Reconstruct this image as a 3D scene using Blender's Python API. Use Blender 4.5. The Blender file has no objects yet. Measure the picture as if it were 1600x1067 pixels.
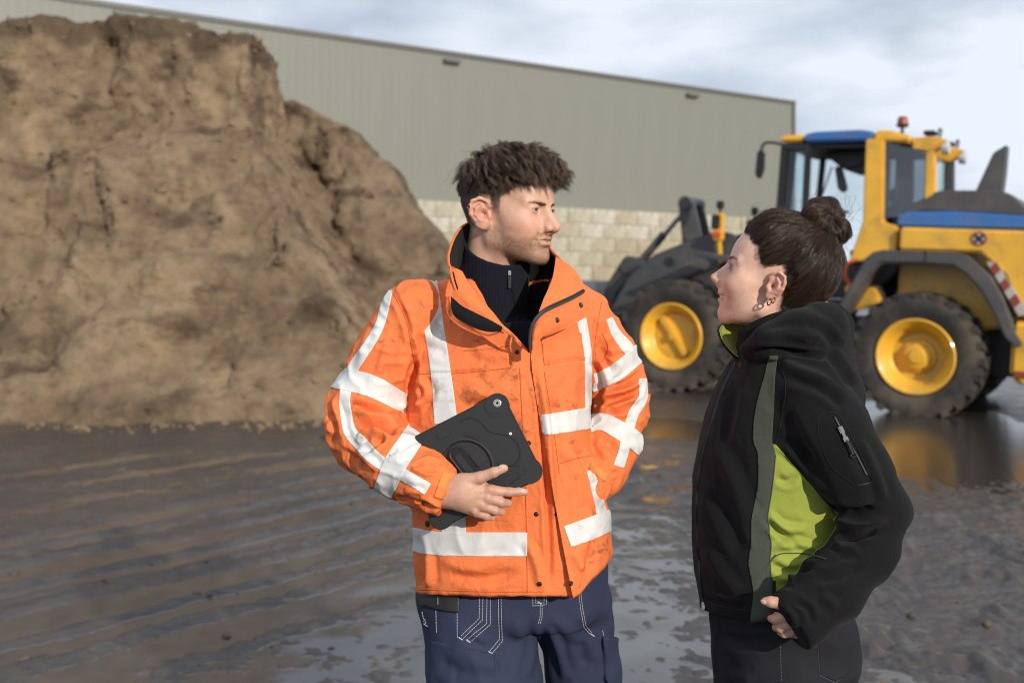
import bpy, bmesh, math, random
import numpy as np
from mathutils import Vector, Matrix
from mathutils.bvhtree import BVHTree

SC = bpy.context.scene
COL = SC.collection
R = math.radians
rng = np.random.default_rng(11)
random.seed(11)

# ------------------------------------------------------------------ camera
CAMZ = 1.57
F = 1600.0            # focal length in photo pixels (36 mm lens on a 36 mm sensor, 1600 px wide)
HOR = 450.0           # horizon row
cam_data = bpy.data.cameras.new('camera')
cam_data.lens = 36.0
cam_data.sensor_width = 36.0
cam_data.shift_y = -(533.5 - HOR) / 1600.0
cam_data.clip_start = 0.05
cam_data.clip_end = 900.0
cam_data.dof.use_dof = True
cam_data.dof.focus_distance = 1.93
cam_data.dof.aperture_fstop = 3.8
camera = bpy.data.objects.new('camera', cam_data)
camera.location = (0, 0, CAMZ)
camera.rotation_euler = (R(90), 0, 0)
COL.objects.link(camera)
SC.camera = camera

# ------------------------------------------------------------------ sun, sky, exposure
SUN_AZ, SUN_EL = 30.0, 19.0     # to the right of straight behind the camera
world = bpy.data.worlds.new('World')
SC.world = world
world.use_nodes = True
sun_dir = Vector((math.sin(R(SUN_AZ)) * math.cos(R(SUN_EL)), -math.cos(R(SUN_AZ)) * math.cos(R(SUN_EL)), math.sin(R(SUN_EL))))
sun_data = bpy.data.lights.new('sun', 'SUN')
sun_data.energy = 3.8
sun_data.angle = R(1.0)
sun_data.color = (1.0, 0.91, 0.80)
sun = bpy.data.objects.new('sun', sun_data)
sun.rotation_euler = sun_dir.to_track_quat('Z', 'Y').to_euler()
sun.location = (4, -8, 6)
COL.objects.link(sun)

def build_sky():
    nt = world.node_tree
    nt.nodes.clear()
    N, L = nt.nodes.new, nt.links.new
    out = N('ShaderNodeOutputWorld'); bg = N('ShaderNodeBackground')
    sky = N('ShaderNodeTexSky'); sky.sky_type = 'NISHITA'; sky.sun_disc = False
    sky.sun_elevation = R(SUN_EL); sky.sun_rotation = R(180 - SUN_AZ)
    sky.air_density = 1.0; sky.dust_density = 1.5; sky.ozone_density = 1.2
    tc = N('ShaderNodeTexCoord'); mp = N('ShaderNodeMapping')
    mp.inputs['Scale'].default_value = (2.2, 2.2, 6.5)
    mp.inputs['Rotation'].default_value = (0.0, 0.45, 0.3)
    L(tc.outputs['Generated'], mp.inputs['Vector'])
    n1 = N('ShaderNodeTexNoise'); n1.inputs['Scale'].default_value = 1.4; n1.inputs['Detail'].default_value = 7
    n1.inputs['Roughness'].default_value = 0.52; n1.inputs['Distortion'].default_value = 0.35
    L(mp.outputs['Vector'], n1.inputs['Vector'])
    n2 = N('ShaderNodeTexNoise'); n2.inputs['Scale'].default_value = 1.0; n2.inputs['Detail'].default_value = 7
    mp2 = N('ShaderNodeMapping'); mp2.inputs['Location'].default_value = (3.1, 1.7, 0.4); mp2.inputs['Scale'].default_value = (3.4, 3.4, 9.0)
    L(tc.outputs['Generated'], mp2.inputs['Vector']); L(mp2.outputs['Vector'], n2.inputs['Vector'])
    # cloud colour: pale white to blue-grey, by the second noise
    cr = N('ShaderNodeValToRGB')
    cr.color_ramp.elements[0].position = 0.36; cr.color_ramp.elements[0].color = (0.42, 0.50, 0.62, 1)
    cr.color_ramp.elements[1].position = 0.60; cr.color_ramp.elements[1].color = (0.80, 0.87, 0.96, 1)
    L(n2.outputs['Fac'], cr.inputs['Fac'])
    sc = N('ShaderNodeVectorMath'); sc.operation = 'SCALE'; sc.inputs['Scale'].default_value = 11.4
    L(cr.outputs['Color'], sc.inputs[0])
    cov = N('ShaderNodeMapRange'); cov.inputs['From Min'].default_value = 0.16; cov.inputs['From Max'].default_value = 0.44
    L(n1.outputs['Fac'], cov.inputs['Value'])
    mx = N('ShaderNodeMix'); mx.data_type = 'RGBA'; mx.clamp_factor = True
    L(cov.outputs['Result'], mx.inputs['Factor'])
    L(sky.outputs['Color'], mx.inputs['A']); L(sc.outputs['Vector'], mx.inputs['B'])
    L(mx.outputs['Result'], bg.inputs['Color'])
    bg.inputs['Strength'].default_value = 0.092
    L(bg.outputs['Background'], out.inputs['Surface'])
build_sky()

SC.view_settings.view_transform = 'Standard'
SC.view_settings.look = 'None'
SC.view_settings.exposure = 0.0
SC.view_settings.gamma = 1.0
SC.view_settings.use_curve_mapping = False
SC.render.engine = 'CYCLES'
SC.cycles.max_bounces = 8
SC.cycles.transparent_max_bounces = 12
SC.cycles.caustics_reflective = False
SC.cycles.caustics_refractive = False
SC.cycles.use_denoising = True
SC.cycles.use_adaptive_sampling = False
SC.cycles.filter_width = 1.1
SC.cycles.sample_clamp_indirect = 6.0

# ------------------------------------------------------------------ small helpers
def at(px, py, Y):
    """world point that the photograph shows at (px, py) when it stands Y metres in front of the camera"""
    return np.array([(px - 800.0) / F * Y, Y, CAMZ - (py - HOR) / F * Y])

def tag(o, label=None, cat=None, group=None, kind=None):
    if label: o['label'] = label
    if cat: o['category'] = cat
    if group: o['group'] = group
    if kind: o['kind'] = kind
    return o

def empty(name, loc, label=None, cat=None, group=None, rot=(0, 0, 0)):
    o = bpy.data.objects.new(name, None)
    o.empty_display_size = 0.2
    o.location = loc
    o.rotation_euler = rot
    COL.objects.link(o)
    return tag(o, label, cat, group)

def link(name, me, mat=None, parent=None, world_coords=False):
    o = bpy.data.objects.new(name, me)
    COL.objects.link(o)
    if mat is not None and len(me.materials) == 0:
        me.materials.append(mat)
    if parent is not None:
        o.parent = parent
    return o

def root_loc(p):
    v = np.zeros(3)
    while p is not None:
        v += np.array(p.location); p = p.parent
    return v

def np_mesh(name, V, faces, smooth=True, attrs=None):
    """V (n,3); faces: an int array (m,3|4) or a list of such arrays"""
    if isinstance(faces, np.ndarray): faces = [faces]
    faces = [np.asarray(f, dtype=np.int32) for f in faces if len(f)]
    me = bpy.data.meshes.new(name)
    V = np.asarray(V, dtype=np.float32)
    me.vertices.add(len(V))
    me.vertices.foreach_set('co', V.ravel())
    li = np.concatenate([f.ravel() for f in faces])
    cnt = np.concatenate([np.full(len(f), f.shape[1], dtype=np.int32) for f in faces])
    st = np.concatenate([[0], np.cumsum(cnt)[:-1]]).astype(np.int32)
    me.loops.add(len(li)); me.loops.foreach_set('vertex_index', li)
    me.polygons.add(len(cnt)); me.polygons.foreach_set('loop_start', st)
    me.polygons.foreach_set('use_smooth', np.full(len(cnt), smooth, dtype=bool))
    me.update(calc_edges=True)
    if attrs:
        for k, a in attrs.items():
            a = np.asarray(a, dtype=np.float32)
            if a.ndim == 1:
                t = me.attributes.new(k, 'FLOAT', 'POINT'); t.data.foreach_set('value', a)
            else:
                if a.shape[1] == 3: a = np.concatenate([a, np.ones((len(a), 1), np.float32)], 1)
                t = me.attributes.new(k, 'FLOAT_COLOR', 'POINT'); t.data.foreach_set('color', a.ravel())
    return me

def np_obj(name, V, faces, mat, parent=None, smooth=True, attrs=None):
    """vertices in world coordinates; made local to an unrotated parent"""
    V = np.asarray(V, float)
    if parent is not None: V = V - root_loc(parent)
    return link(name, np_mesh(name, V, faces, smooth, attrs), mat, parent)

class MB:
    """collects bevelled boxes, prisms, lathes and tubes into one mesh"""
    def __init__(s): s.V = []; s.F = {3: [], 4: []}; s.n = 0; s.poly = []
    def raw(s, V, faces):
        V = np.asarray(V, float)
        for f in faces: s.poly.append([i + s.n for i in f])
        s.V.append(V); s.n += len(V); return s
    def bm(s, b):
        b.verts.index_update()
        V = [v.co[:] for v in b.verts]
        Fc = [[v.index for v in f.verts] for f in b.faces]
        b.free(); return s.raw(V, Fc)
    def prism(s, poly, a0, a1, axis='y', bev=0.0, seg=2):
        """polygon in the plane across 'axis' pulled from a0 to a1"""
        def P(p, a):
            if axis == 'y': return (p[0], a, p[1])
            if axis == 'x': return (a, p[0], p[1])
            return (p[0], p[1], a)
        b = bmesh.new()
        lo = [b.verts.new(P(p, a0)) for p in poly]; hi = [b.verts.new(P(p, a1)) for p in poly]
        n = len(poly)
        b.faces.new(lo); b.faces.new(hi[::-1])
        for i in range(n): b.faces.new((lo[i], hi[i], hi[(i + 1) % n], lo[(i + 1) % n]))
        bmesh.ops.recalc_face_normals(b, faces=b.faces[:])
        if bev > 0: bmesh.ops.bevel(b, geom=b.edges[:], offset=bev, segments=seg, affect='EDGES', clamp_overlap=True)
        return s.bm(b)
    def box(s, x0, x1, y0, y1, z0, z1, bev=0.0):
        return s.prism([(x0, z0), (x1, z0), (x1, z1), (x0, z1)], y0, y1, 'y', bev)
    def lathe(s, prof, c=(0, 0, 0), axis='y', n=32, cap=False):
        """prof: (radius, along) pairs, turned about the axis through c"""
        V = []; Fc = []
        m = len(prof)
        for i in range(n):
            a = 2 * math.pi * i / n
            for r, t in prof:
                u, v = r * math.cos(a), r * math.sin(a)
                V.append({'y': (c[0] + u, c[1] + t, c[2] + v), 'x': (c[0] + t, c[1] + u, c[2] + v), 'z': (c[0] + u, c[1] + v, c[2] + t)}[axis])
        for i in range(n):
            j = (i + 1) % n
            for k in range(m - 1): Fc.append((i * m + k, j * m + k, j * m + k + 1, i * m + k + 1))
        if cap:
            Fc.append([i * m for i in range(n)]); Fc.append([i * m + m - 1 for i in range(n)][::-1])
        return s.raw(V, Fc)
    def tube(s, pts, rad, n=8, cap=True):
        V, Fc = tube_np(pts, rad, n)
        fl = [tuple(f) for f in Fc]
        if cap:
            fl.append(list(range(n))[::-1]); k = len(V) - n; fl.append(list(range(k, k + n)))
        return s.raw(V, fl)
    def build(s, name, mat, parent=None, smooth=True, ang=35):
        me = bpy.data.meshes.new(name)
        V = np.concatenate(s.V)
        me.from_pydata(V.tolist(), [], s.poly)
        b = bmesh.new(); b.from_mesh(me); bmesh.ops.recalc_face_normals(b, faces=b.faces[:]); b.to_mesh(me); b.free()
        if smooth:
            me.polygons.foreach_set('use_smooth', np.ones(len(me.polygons), dtype=bool))
            try: me.set_sharp_from_angle(angle=R(ang))
            except Exception: pass
        me.update()
        return link(name, me, mat, parent)

def smooth_path(P, n):
    """Catmull-Rom through P, resampled to n points"""
    P = np.asarray(P, float)
    if len(P) == 2: return P[0] + (P[1] - P[0]) * np.linspace(0, 1, n)[:, None]
    Q = np.concatenate([[2 * P[0] - P[1]], P, [2 * P[-1] - P[-2]]])
    seg = np.linalg.norm(np.diff(P[:, :min(3, P.shape[1])], axis=0), axis=1); cum = np.concatenate([[0], np.cumsum(seg)])
    t = np.linspace(0, cum[-1], n); i = np.clip(np.searchsorted(cum, t, 'right') - 1, 0, len(P) - 2)
    u = ((t - cum[i]) / np.maximum(seg[i], 1e-9))[:, None]
    a, b, c, d = Q[i], Q[i + 1], Q[i + 2], Q[i + 3]
    return 0.5 * (2 * b + (c - a) * u + (2 * a - 5 * b + 4 * c - d) * u ** 2 + (3 * b - a - 3 * c + d) * u ** 3)

def frames(P):
    T = np.gradient(P, axis=0); T /= np.maximum(np.linalg.norm(T, axis=1, keepdims=True), 1e-9)
    ref = np.array([0, 0, 1.0]) if abs(T[0, 2]) < 0.9 else np.array([1.0, 0, 0])
    N = np.zeros_like(P); n = ref - T[0] * ref.dot(T[0]); n /= np.linalg.norm(n)
    for i in range(len(P)):
        n = n - T[i] * n.dot(T[i]); n /= max(np.linalg.norm(n), 1e-9); N[i] = n
    return T, N, np.cross(T, N)

def tube_np(pts, rad, n=8):
    P = np.asarray(pts, float); rad = np.broadcast_to(np.asarray(rad, float), (len(P),))
    T, N, B = frames(P)
    a = np.linspace(0, 2 * np.pi, n, endpoint=False)
    V = P[:, None] + rad[:, None, None] * (np.cos(a)[None, :, None] * N[:, None] + np.sin(a)[None, :, None] * B[:, None])
    i = np.arange(len(P) - 1)[:, None] * n; j = np.arange(n)[None]; k = (j + 1) % n
    Fc = np.stack([i + j, i + k, i + n + k, i + n + j], -1).reshape(-1, 4)
    return V.reshape(-1, 3), Fc

def grid_faces(m, n, closed=False):
    """faces of an m x n vertex grid; closed wraps the second index"""
    i = np.arange(m - 1)[:, None] * n; j = np.arange(n if closed else n - 1)[None]; k = (j + 1) % n
    return np.stack([i + j, i + k, i + n + k, i + n + j], -1).reshape(-1, 4)

# ------------------------------------------------------------------ numpy noise
_PERM = np.random.default_rng(5).permutation(256); _PERM = np.concatenate([_PERM, _PERM, _PERM]).astype(np.int32)
_GR = np.random.default_rng(6).normal(size=(256, 3)); _GR /= np.linalg.norm(_GR, axis=1, keepdims=True); _GR = _GR.astype(np.float32)
def noise3(P):
    P = np.asarray(P, np.float32); i = np.floor(P).astype(np.int32); f = P - i; i &= 255
    u = f * f * f * (f * (f * 6 - 15) + 10)
    def g(dx, dy, dz):
        h = _PERM[_PERM[_PERM[i[..., 0] + dx] + i[..., 1] + dy] + i[..., 2] + dz] & 255
        v = _GR[h]
        return v[..., 0] * (f[..., 0] - dx) + v[..., 1] * (f[..., 1] - dy) + v[..., 2] * (f[..., 2] - dz)
    ux, uy, uz = u[..., 0], u[..., 1], u[..., 2]
    l = lambda a, b, t: a + (b - a) * t
    return 1.6 * l(l(l(g(0, 0, 0), g(1, 0, 0), ux), l(g(0, 1, 0), g(1, 1, 0), ux), uy), l(l(g(0, 0, 1), g(1, 0, 1), ux), l(g(0, 1, 1), g(1, 1, 1), ux), uy), uz)
def fbm(P, oct=4, gain=0.5):
    s = 0; a = 1.0; P = np.asarray(P, np.float32)
    for k in range(oct):
        s = s + a * noise3(P + 17.3 * k); P = P * 2.03; a *= gain
    return s

# ------------------------------------------------------------------ signed distance fields
def smin(a, b, k):
    h = np.clip(0.5 + 0.5 * (b - a) / k, 0, 1); return b + (a - b) * h - k * h * (1 - h)
def smax(a, b, k): return -smin(-a, -b, k)
def ell(P, c, r, rot=None):
    Q = P - np.asarray(c, np.float32)
    if rot is not None: Q = Q @ np.asarray(rot, np.float32)      # columns of rot: the ellipsoid's own axes
    r = np.asarray(r, np.float32)
    k0 = np.linalg.norm(Q / r, axis=-1); k1 = np.linalg.norm(Q / (r * r), axis=-1)
    return k0 * (k0 - 1.0) / np.maximum(k1, 1e-9)
def cone(P, a, b, ra, rb):
    """capsule whose radius runs from ra at a to rb at b"""
    a = np.asarray(a, np.float32); b = np.asarray(b, np.float32); d = b - a
    t = np.clip(((P - a) @ d) / max(float(d @ d), 1e-12), 0, 1)
    return np.linalg.norm(P - a - t[..., None] * d, axis=-1) - (ra + (rb - ra) * t)
def chain(P, pts, rad, k=0.01):
    s = None
    for i in range(len(pts) - 1):
        c = cone(P, pts[i], pts[i + 1], rad[i], rad[i + 1]); s = c if s is None else smin(s, c, k)
    return s
def rotm(ax=0, ay=0, az=0):
    return np.array((Matrix.Rotation(R(az), 3, 'Z') @ Matrix.Rotation(R(ay), 3, 'Y') @ Matrix.Rotation(R(ax), 3, 'X')))

def surface_nets(D, lo, h):
    nx, ny, nz = D.shape
    S = D < 0
    c = [S[i:nx - 1 + i, j:ny - 1 + j, k:nz - 1 + k] for i in (0, 1) for j in (0, 1) for k in (0, 1)]
    cnt = sum(x.astype(np.uint8) for x in c)
    act = (cnt > 0) & (cnt < 8)
    idx = np.argwhere(act); n = len(idx)
    vid = np.full(act.shape, -1, np.int32); vid[act] = np.arange(n)
    corners = [(i, j, k) for i in (0, 1) for j in (0, 1) for k in (0, 1)]
    val = {q: D[idx[:, 0] + q[0], idx[:, 1] + q[1], idx[:, 2] + q[2]] for q in corners}
    acc = np.zeros((n, 3)); m = np.zeros(n)
    for a in corners:
        for ax in range(3):
            if a[ax] == 0:
                b = list(a); b[ax] = 1; b = tuple(b)
                va, vb = val[a], val[b]; x = (va < 0) != (vb < 0)
                t = np.where(x, va / np.where(x, va - vb, 1), 0)
                p = np.array(a, float)[None] + 0; p = np.repeat(p, n, 0); p[:, ax] += t
                acc += p * x[:, None]; m += x
    V = (idx + acc / m[:, None]) * h + np.asarray(lo)
    quads = []
    for ax in range(3):
        sl0 = [slice(1, -1)] * 3; sl0[ax] = slice(0, D.shape[ax] - 1); sl1 = list(sl0); sl1[ax] = slice(1, D.shape[ax])
        A, B = S[tuple(sl0)], S[tuple(sl1)]
        e = np.argwhere(A != B); 
        if len(e) == 0: continue
        flip = A[tuple(e.T)]
        off = np.array([1, 1, 1]); off[ax] = 0
        e = e + off
        u, v = (ax + 1) % 3, (ax + 2) % 3
        def cell(du, dv):
            q = e.copy(); q[:, u] -= du; q[:, v] -= dv; return vid[q[:, 0], q[:, 1], q[:, 2]]
        Q = np.stack([cell(1, 1), cell(0, 1), cell(0, 0), cell(1, 0)], 1)
        Q[~flip] = Q[~flip][:, ::-1]
        quads.append(Q)
    return V, np.concatenate(quads)

def sdf_mesh(fn, lo, hi, h, cf=4, margin=2.2):
    """mesh of fn(P) < 0; coarse pass first, fine values only near the surface"""
    lo = np.asarray(lo, float); H = h * cf
    n = np.ceil((np.asarray(hi, float) - lo) / H).astype(int) + 1
    ax = [lo[i] + H * (np.arange(n[i]) + 0.5) - 0.5 * h for i in range(3)]
    G = np.stack(np.meshgrid(*ax, indexing='ij'), -1).astype(np.float32)
    C = fn(G.reshape(-1, 3)).reshape(n)
    D = C.repeat(cf, 0).repeat(cf, 1).repeat(cf, 2).astype(np.float32)
    near = (np.abs(C) < H * margin).repeat(cf, 0).repeat(cf, 1).repeat(cf, 2)
    I = np.argwhere(near)
    P = (I * h + lo).astype(np.float32)
    D[near] = np.concatenate([fn(P[i:i + 400000]) for i in range(0, len(P), 400000)])
    return surface_nets(D, lo, h)

def vnormals(V, Fc):
    N = np.zeros_like(V)
    fs = Fc if isinstance(Fc, list) else [Fc]
    for f in fs:
        if len(f) == 0: continue
        a, b = V[f[:, 2]] - V[f[:, 0]], (V[f[:, 3]] - V[f[:, 1]]) if f.shape[1] == 4 else (V[f[:, 1]] - V[f[:, 0]])
        n = np.cross(a, b) if f.shape[1] == 4 else np.cross(V[f[:, 1]] - V[f[:, 0]], V[f[:, 2]] - V[f[:, 0]])
        for k in range(f.shape[1]): np.add.at(N, f[:, k], n)
    return N / np.maximum(np.linalg.norm(N, axis=1, keepdims=True), 1e-12)

def relax(V, Fc, it=3, lam=0.5):
    """a few rounds of edge smoothing"""
    E = np.concatenate([Fc[:, [i, (i + 1) % Fc.shape[1]]] for i in range(Fc.shape[1])])
    for _ in range(it):
        S = np.zeros_like(V); c = np.zeros(len(V))
        np.add.at(S, E[:, 0], V[E[:, 1]]); np.add.at(c, E[:, 0], 1)
        np.add.at(S, E[:, 1], V[E[:, 0]]); np.add.at(c, E[:, 1], 1)
        V = V + lam * (S / np.maximum(c, 1)[:, None] - V)
    return V

def to_tris(Fc):
    return Fc if Fc.shape[1] == 3 else np.concatenate([Fc[:, [0, 1, 2]], Fc[:, [0, 2, 3]]])

def clip(V, T, fields, extra=None):
    """the part of a triangle mesh where every field (one value per vertex) is positive, cut exactly along the zero line"""
    fields = [np.asarray(f, float) for f in fields]
    A = np.concatenate([V] + [f[:, None] for f in fields] + ([extra] if extra is not None else []), 1)
    for q in range(len(fields)):
        f = A[:, 3 + q]; s = f > 0
        c = s[T].sum(1)
        keep = T[c == 3]
        new = []; outT = [keep]; base = len(A)
        for want in (1, 2):
            M = T[c == want]
            if len(M) == 0: continue
            lone = s[M] if want == 1 else ~s[M]
            k = lone.argmax(1); r = np.arange(len(M))
            a, b, d = M[r, k], M[r, (k + 1) % 3], M[r, (k + 2) % 3]
            tb = (f[a] / (f[a] - f[b]))[:, None]; td = (f[a] / (f[a] - f[d]))[:, None]
            pb = A[a] + (A[b] - A[a]) * tb; pd = A[a] + (A[d] - A[a]) * td
            ib = base + np.arange(len(M)); idd = ib + len(M); base += 2 * len(M)
            new += [pb, pd]
            if want == 1: outT.append(np.stack([a, ib, idd], 1))
            else: outT += [np.stack([ib, b, d], 1), np.stack([ib, d, idd], 1)]
        A = np.concatenate([A] + new); T = np.concatenate(outT)
        u, inv = np.unique(T, return_inverse=True)
        A = A[u]; T = inv.reshape(T.shape)
    # weld the doubled cut points
    key = np.round(A[:, :3] / 1e-5).astype(np.int64)
    _, first, inv = np.unique(key, axis=0, return_index=True, return_inverse=True)
    inv = inv.ravel(); T = inv[T]; A = A[first]
    T = T[(T[:, 0] != T[:, 1]) & (T[:, 1] != T[:, 2]) & (T[:, 0] != T[:, 2])]
    return A[:, :3], T, A[:, 3 + len(fields):]

def bvh(V, Fc): return BVHTree.FromPolygons([tuple(v) for v in V], [tuple(int(i) for i in f) for f in Fc])
def snap(tree, px, py, lift=0.001):
    """where the line of sight through a photo pixel first meets a surface (point, normal)"""
    d = Vector(((px - 800.0) / F, 1.0, -(py - HOR) / F)).normalized()
    p, n, i, t = tree.ray_cast(Vector((0, 0, CAMZ)), d)
    if p is None: return None, None
    if n.dot(d) > 0: n = -n
    return np.array(p) + np.array(n) * lift, np.array(n)

# ------------------------------------------------------------------ materials
def material(name): 
    m = bpy.data.materials.new(name); m.use_nodes = True
    nt = m.node_tree; b = nt.nodes['Principled BSDF']
    return m, nt, b
def ramp(nt, stops, fac=None):
    n = nt.nodes.new('ShaderNodeValToRGB'); e = n.color_ramp.elements
    while len(e) < len(stops): e.new(0.5)
    for i, (p, c) in enumerate(stops):
        e[i].position = p; e[i].color = (*c, 1) if len(c) == 3 else c
    if fac is not None: nt.links.new(fac, n.inputs['Fac'])
    return n
def noise_node(nt, scale, detail=5, rough=0.55, coord='Object', dist=0.0, stretch=None):
    tc = nt.nodes.new('ShaderNodeTexCoord'); n = nt.nodes.new('ShaderNodeTexNoise')
    n.inputs['Scale'].default_value = scale; n.inputs['Detail'].default_value = detail
    n.inputs['Roughness'].default_value = rough; n.inputs['Distortion'].default_value = dist
    src = tc.outputs[coord]
    if stretch:
        mp = nt.nodes.new('ShaderNodeMapping'); mp.inputs['Scale'].default_value = stretch
        nt.links.new(src, mp.inputs['Vector']); src = mp.outputs['Vector']
    nt.links.new(src, n.inputs['Vector'])
    return n
def bump(nt, b, h, strength=0.3, dist=0.01):
    n = nt.nodes.new('ShaderNodeBump'); n.inputs['Strength'].default_value = strength; n.inputs['Distance'].default_value = dist
    nt.links.new(h, n.inputs['Height']); nt.links.new(n.outputs['Normal'], b.inputs['Normal']); return n
def mixc(nt, fac, a, b):
    n = nt.nodes.new('ShaderNodeMix'); n.data_type = 'RGBA'
    for s, v in ((n.inputs['Factor'], fac), (n.inputs['A'], a), (n.inputs['B'], b)):
        if hasattr(v, 'is_output') or isinstance(v, bpy.types.NodeSocket): nt.links.new(v, s)
        else: s.default_value = v if isinstance(v, float) else (*v, 1)
    return n.outputs['Result']
def simple(name, col, rough=0.5, metal=0.0, var=0.12, scale=30, bmp=0.0, bscale=200, dirt=None, dscale=3.0, damt=(0.5, 0.75), coat=0.0):
    """a principled material with slight colour variation, optional dirt patches and fine relief"""
    m, nt, b = material(name)
    n = noise_node(nt, scale, 4)
    c0 = tuple(max(0, x * (1 - var)) for x in col); c1 = tuple(min(1, x * (1 + var)) for x in col)
    c = ramp(nt, [(0.3, c0), (0.7, c1)], n.outputs['Fac']).outputs['Color']
    if dirt:
        d = noise_node(nt, dscale, 7, 0.62)
        f = ramp(nt, [(damt[0], (0, 0, 0)), (damt[1], (1, 1, 1))], d.outputs['Fac']).outputs['Color']
        c = mixc(nt, f, c, dirt)
    nt.links.new(c, b.inputs['Base Color'])
    b.inputs['Roughness'].default_value = rough; b.inputs['Metallic'].default_value = metal
    if coat: b.inputs['Coat Weight'].default_value = coat
    if bmp:
        k = noise_node(nt, bscale, 3); bump(nt, b, k.outputs['Fac'], bmp, 0.002)
    return m
# ================================================================== ground
def g_parts(X, Y):
    """mud surface: slow form, detail on it, and the level that standing water reaches"""
    P = np.stack([X, Y, np.zeros_like(X)], -1)
    base = 0.020 * noise3(P * 0.35) + 0.008 * noise3(P * 0.9 + 5)
    # tyre ruts: bundles of arcs that run from the front left to the back right
    q = X * 0.60 + Y * 0.80 - 6.0
    s = (X * 0.80 - Y * 0.60) + 0.019 * q ** 2 + 0.15 * noise3(P * 0.7 + 31) + 0.045 * noise3(P * 2.9 + 7) + 0.02 * noise3(P * 8 + 3)
    near = np.exp(-((X + 1.8) / 3.4) ** 2) * np.clip((11.5 - Y) / 3, 0, 1)
    rut = 0
    for c, a, wd in ((-6.15, .022, .12), (-5.86, .016, .08), (-5.35, .028, .15), (-4.98, .018, .09), (-4.45, .024, .14), (-4.12, .016, .08), (-3.7, .014, .12), (-7.0, .022, .17), (-7.7, .014, .12), (-8.5, .022, .17)):
        d = (s - c) / (wd * (1 + .35 * noise3(P * 0.8 + c * 7)))
        k = np.clip(.75 + .9 * noise3(P * .6 + c * 3), .1, 1.4)
        rut = rut - k * a * np.exp(-d * d) + 0.5 * k * a * np.exp(-((np.abs(d) - 1.7) / 0.6) ** 2)
    # tread marks across the ruts, broken up
    trd = 0.0045 * np.maximum(0, np.sin(q * 42 + 3 * noise3(P * 2.0))) * np.exp(-(np.mod(s + .15, .75) - .38) ** 2 / .02) * np.clip(noise3(P * .8 + 90) + .3, 0, 1)
    n1 = fbm(P * 2.6 + 3, 3, 0.55); n2 = fbm(P * 9.0 + 11, 3, 0.6); n3 = noise3(P * 31 + 2); n4 = np.maximum(0, noise3(P * 15 + 40)) ** 1.5; n5 = noise3(P * 62 + 5)
    rough = 0.45 + 0.55 * np.clip(noise3(P * 0.55 + 50) * 1.3 + 0.5, 0, 1)
    cen = np.clip((X + 1.3) / .9, 0, 1)
    right = np.clip((X - 0.6) / 1.0, 0, 1) * np.exp(-((Y - 5) / 3.0) ** 2)
    det = near * (1.55 * rut + trd) + rough * (0.009 * n1 + (0.0085 + .003 * cen) * n2 + (0.0030 + .0022 * cen) * n3 + (0.011 + .005 * cen) * n4 + 0.0014 * n5) + right * 0.085 * np.maximum(0, fbm(P * 2.2 + 70, 4, 0.6) - 0.2)
    # level of the water film: higher where the yard is wettest
    G = lambda x, y, rx, ry: np.exp(-((X - x) / rx) ** 2 - ((Y - y) / ry) ** 2)
    lvl = -0.0075 + 0.0120 * G(-0.75, 4.5, 1.6, 1.9) + 0.0100 * G(0.8, 6.0, 1.1, 2.4) - 0.004 * G(2.4, 4.5, 1.2, 2) + 0.003 * noise3(P * 0.8 + 14) + cen * 0.0045 * noise3(P * 3.3 + 44) + 0.004 * G(-2.5, 9, 3, 2) - 0.001 * G(-2.2, 5.5, 1.8, 2.5) + 0.004 * noise3(P * 2.1 + 64)
    # deeper puddles by the loader; the rear wheels sink in, the front ones stand firmer
    dep = 0.075 * G(4.3, 9.9, 2.3, 1.9) + 0.050 * G(1.7, 11.9, 1.2, 1.3) + 0.03 * G(-3.4, 10.9, 3.0, .8)
    base = base - dep - 0.09 * np.exp(-((X - 5.1) ** 2 + (Y - 13.2) ** 2) / 2.2) + 0.06 * np.exp(-((X - 2.4) ** 2 + (Y - 15) ** 2) / 1.8)
    return base, det, lvl

def g_height(X, Y):
    b, d, l = g_parts(X, Y); return np.maximum(b + d, b + l)

def mud_material():
    m, nt, b = material('wet_mud')
    n1 = noise_node(nt, 0.9, 9, 0.62); n2 = noise_node(nt, 7.0, 8, 0.68)
    c1 = ramp(nt, [(0.3, (0.022, 0.019, 0.019)), (0.48, (0.046, 0.039, 0.036)), (0.70, (0.098, 0.078, 0.064))], n1.outputs['Fac']).outputs['Color']
    c2 = ramp(nt, [(0.35, (0.024, 0.021, 0.021)), (0.75, (0.105, 0.085, 0.070))], n2.outputs['Fac']).outputs['Color']
    nt.links.new(mixc(nt, 0.45, c1, c2), b.inputs['Base Color'])
    geo = nt.nodes.new('ShaderNodeAttribute'); geo.attribute_name = 'wet'
    n3 = noise_node(nt, 3.2, 8, 0.65)
    nt.links.new(ramp(nt, [(0.35, (0.58,) * 3), (0.65, (0.34,) * 3)], n3.outputs['Fac']).outputs['Color'], b.inputs['Roughness'])
    n4 = noise_node(nt, 60, 6, 0.7); bump(nt, b, n4.outputs['Fac'], 0.6, 0.006)
    nt.links.new(ramp(nt, [(0.15, (0.16,) * 3), (0.8, (1,) * 3)], geo.outputs['Fac']).outputs['Color'], b.inputs['Coat Weight'])
    b.inputs['Coat Roughness'].default_value = 0.10; b.inputs['Coat IOR'].default_value = 1.45
    return m
M_MUD = mud_material()

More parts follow.
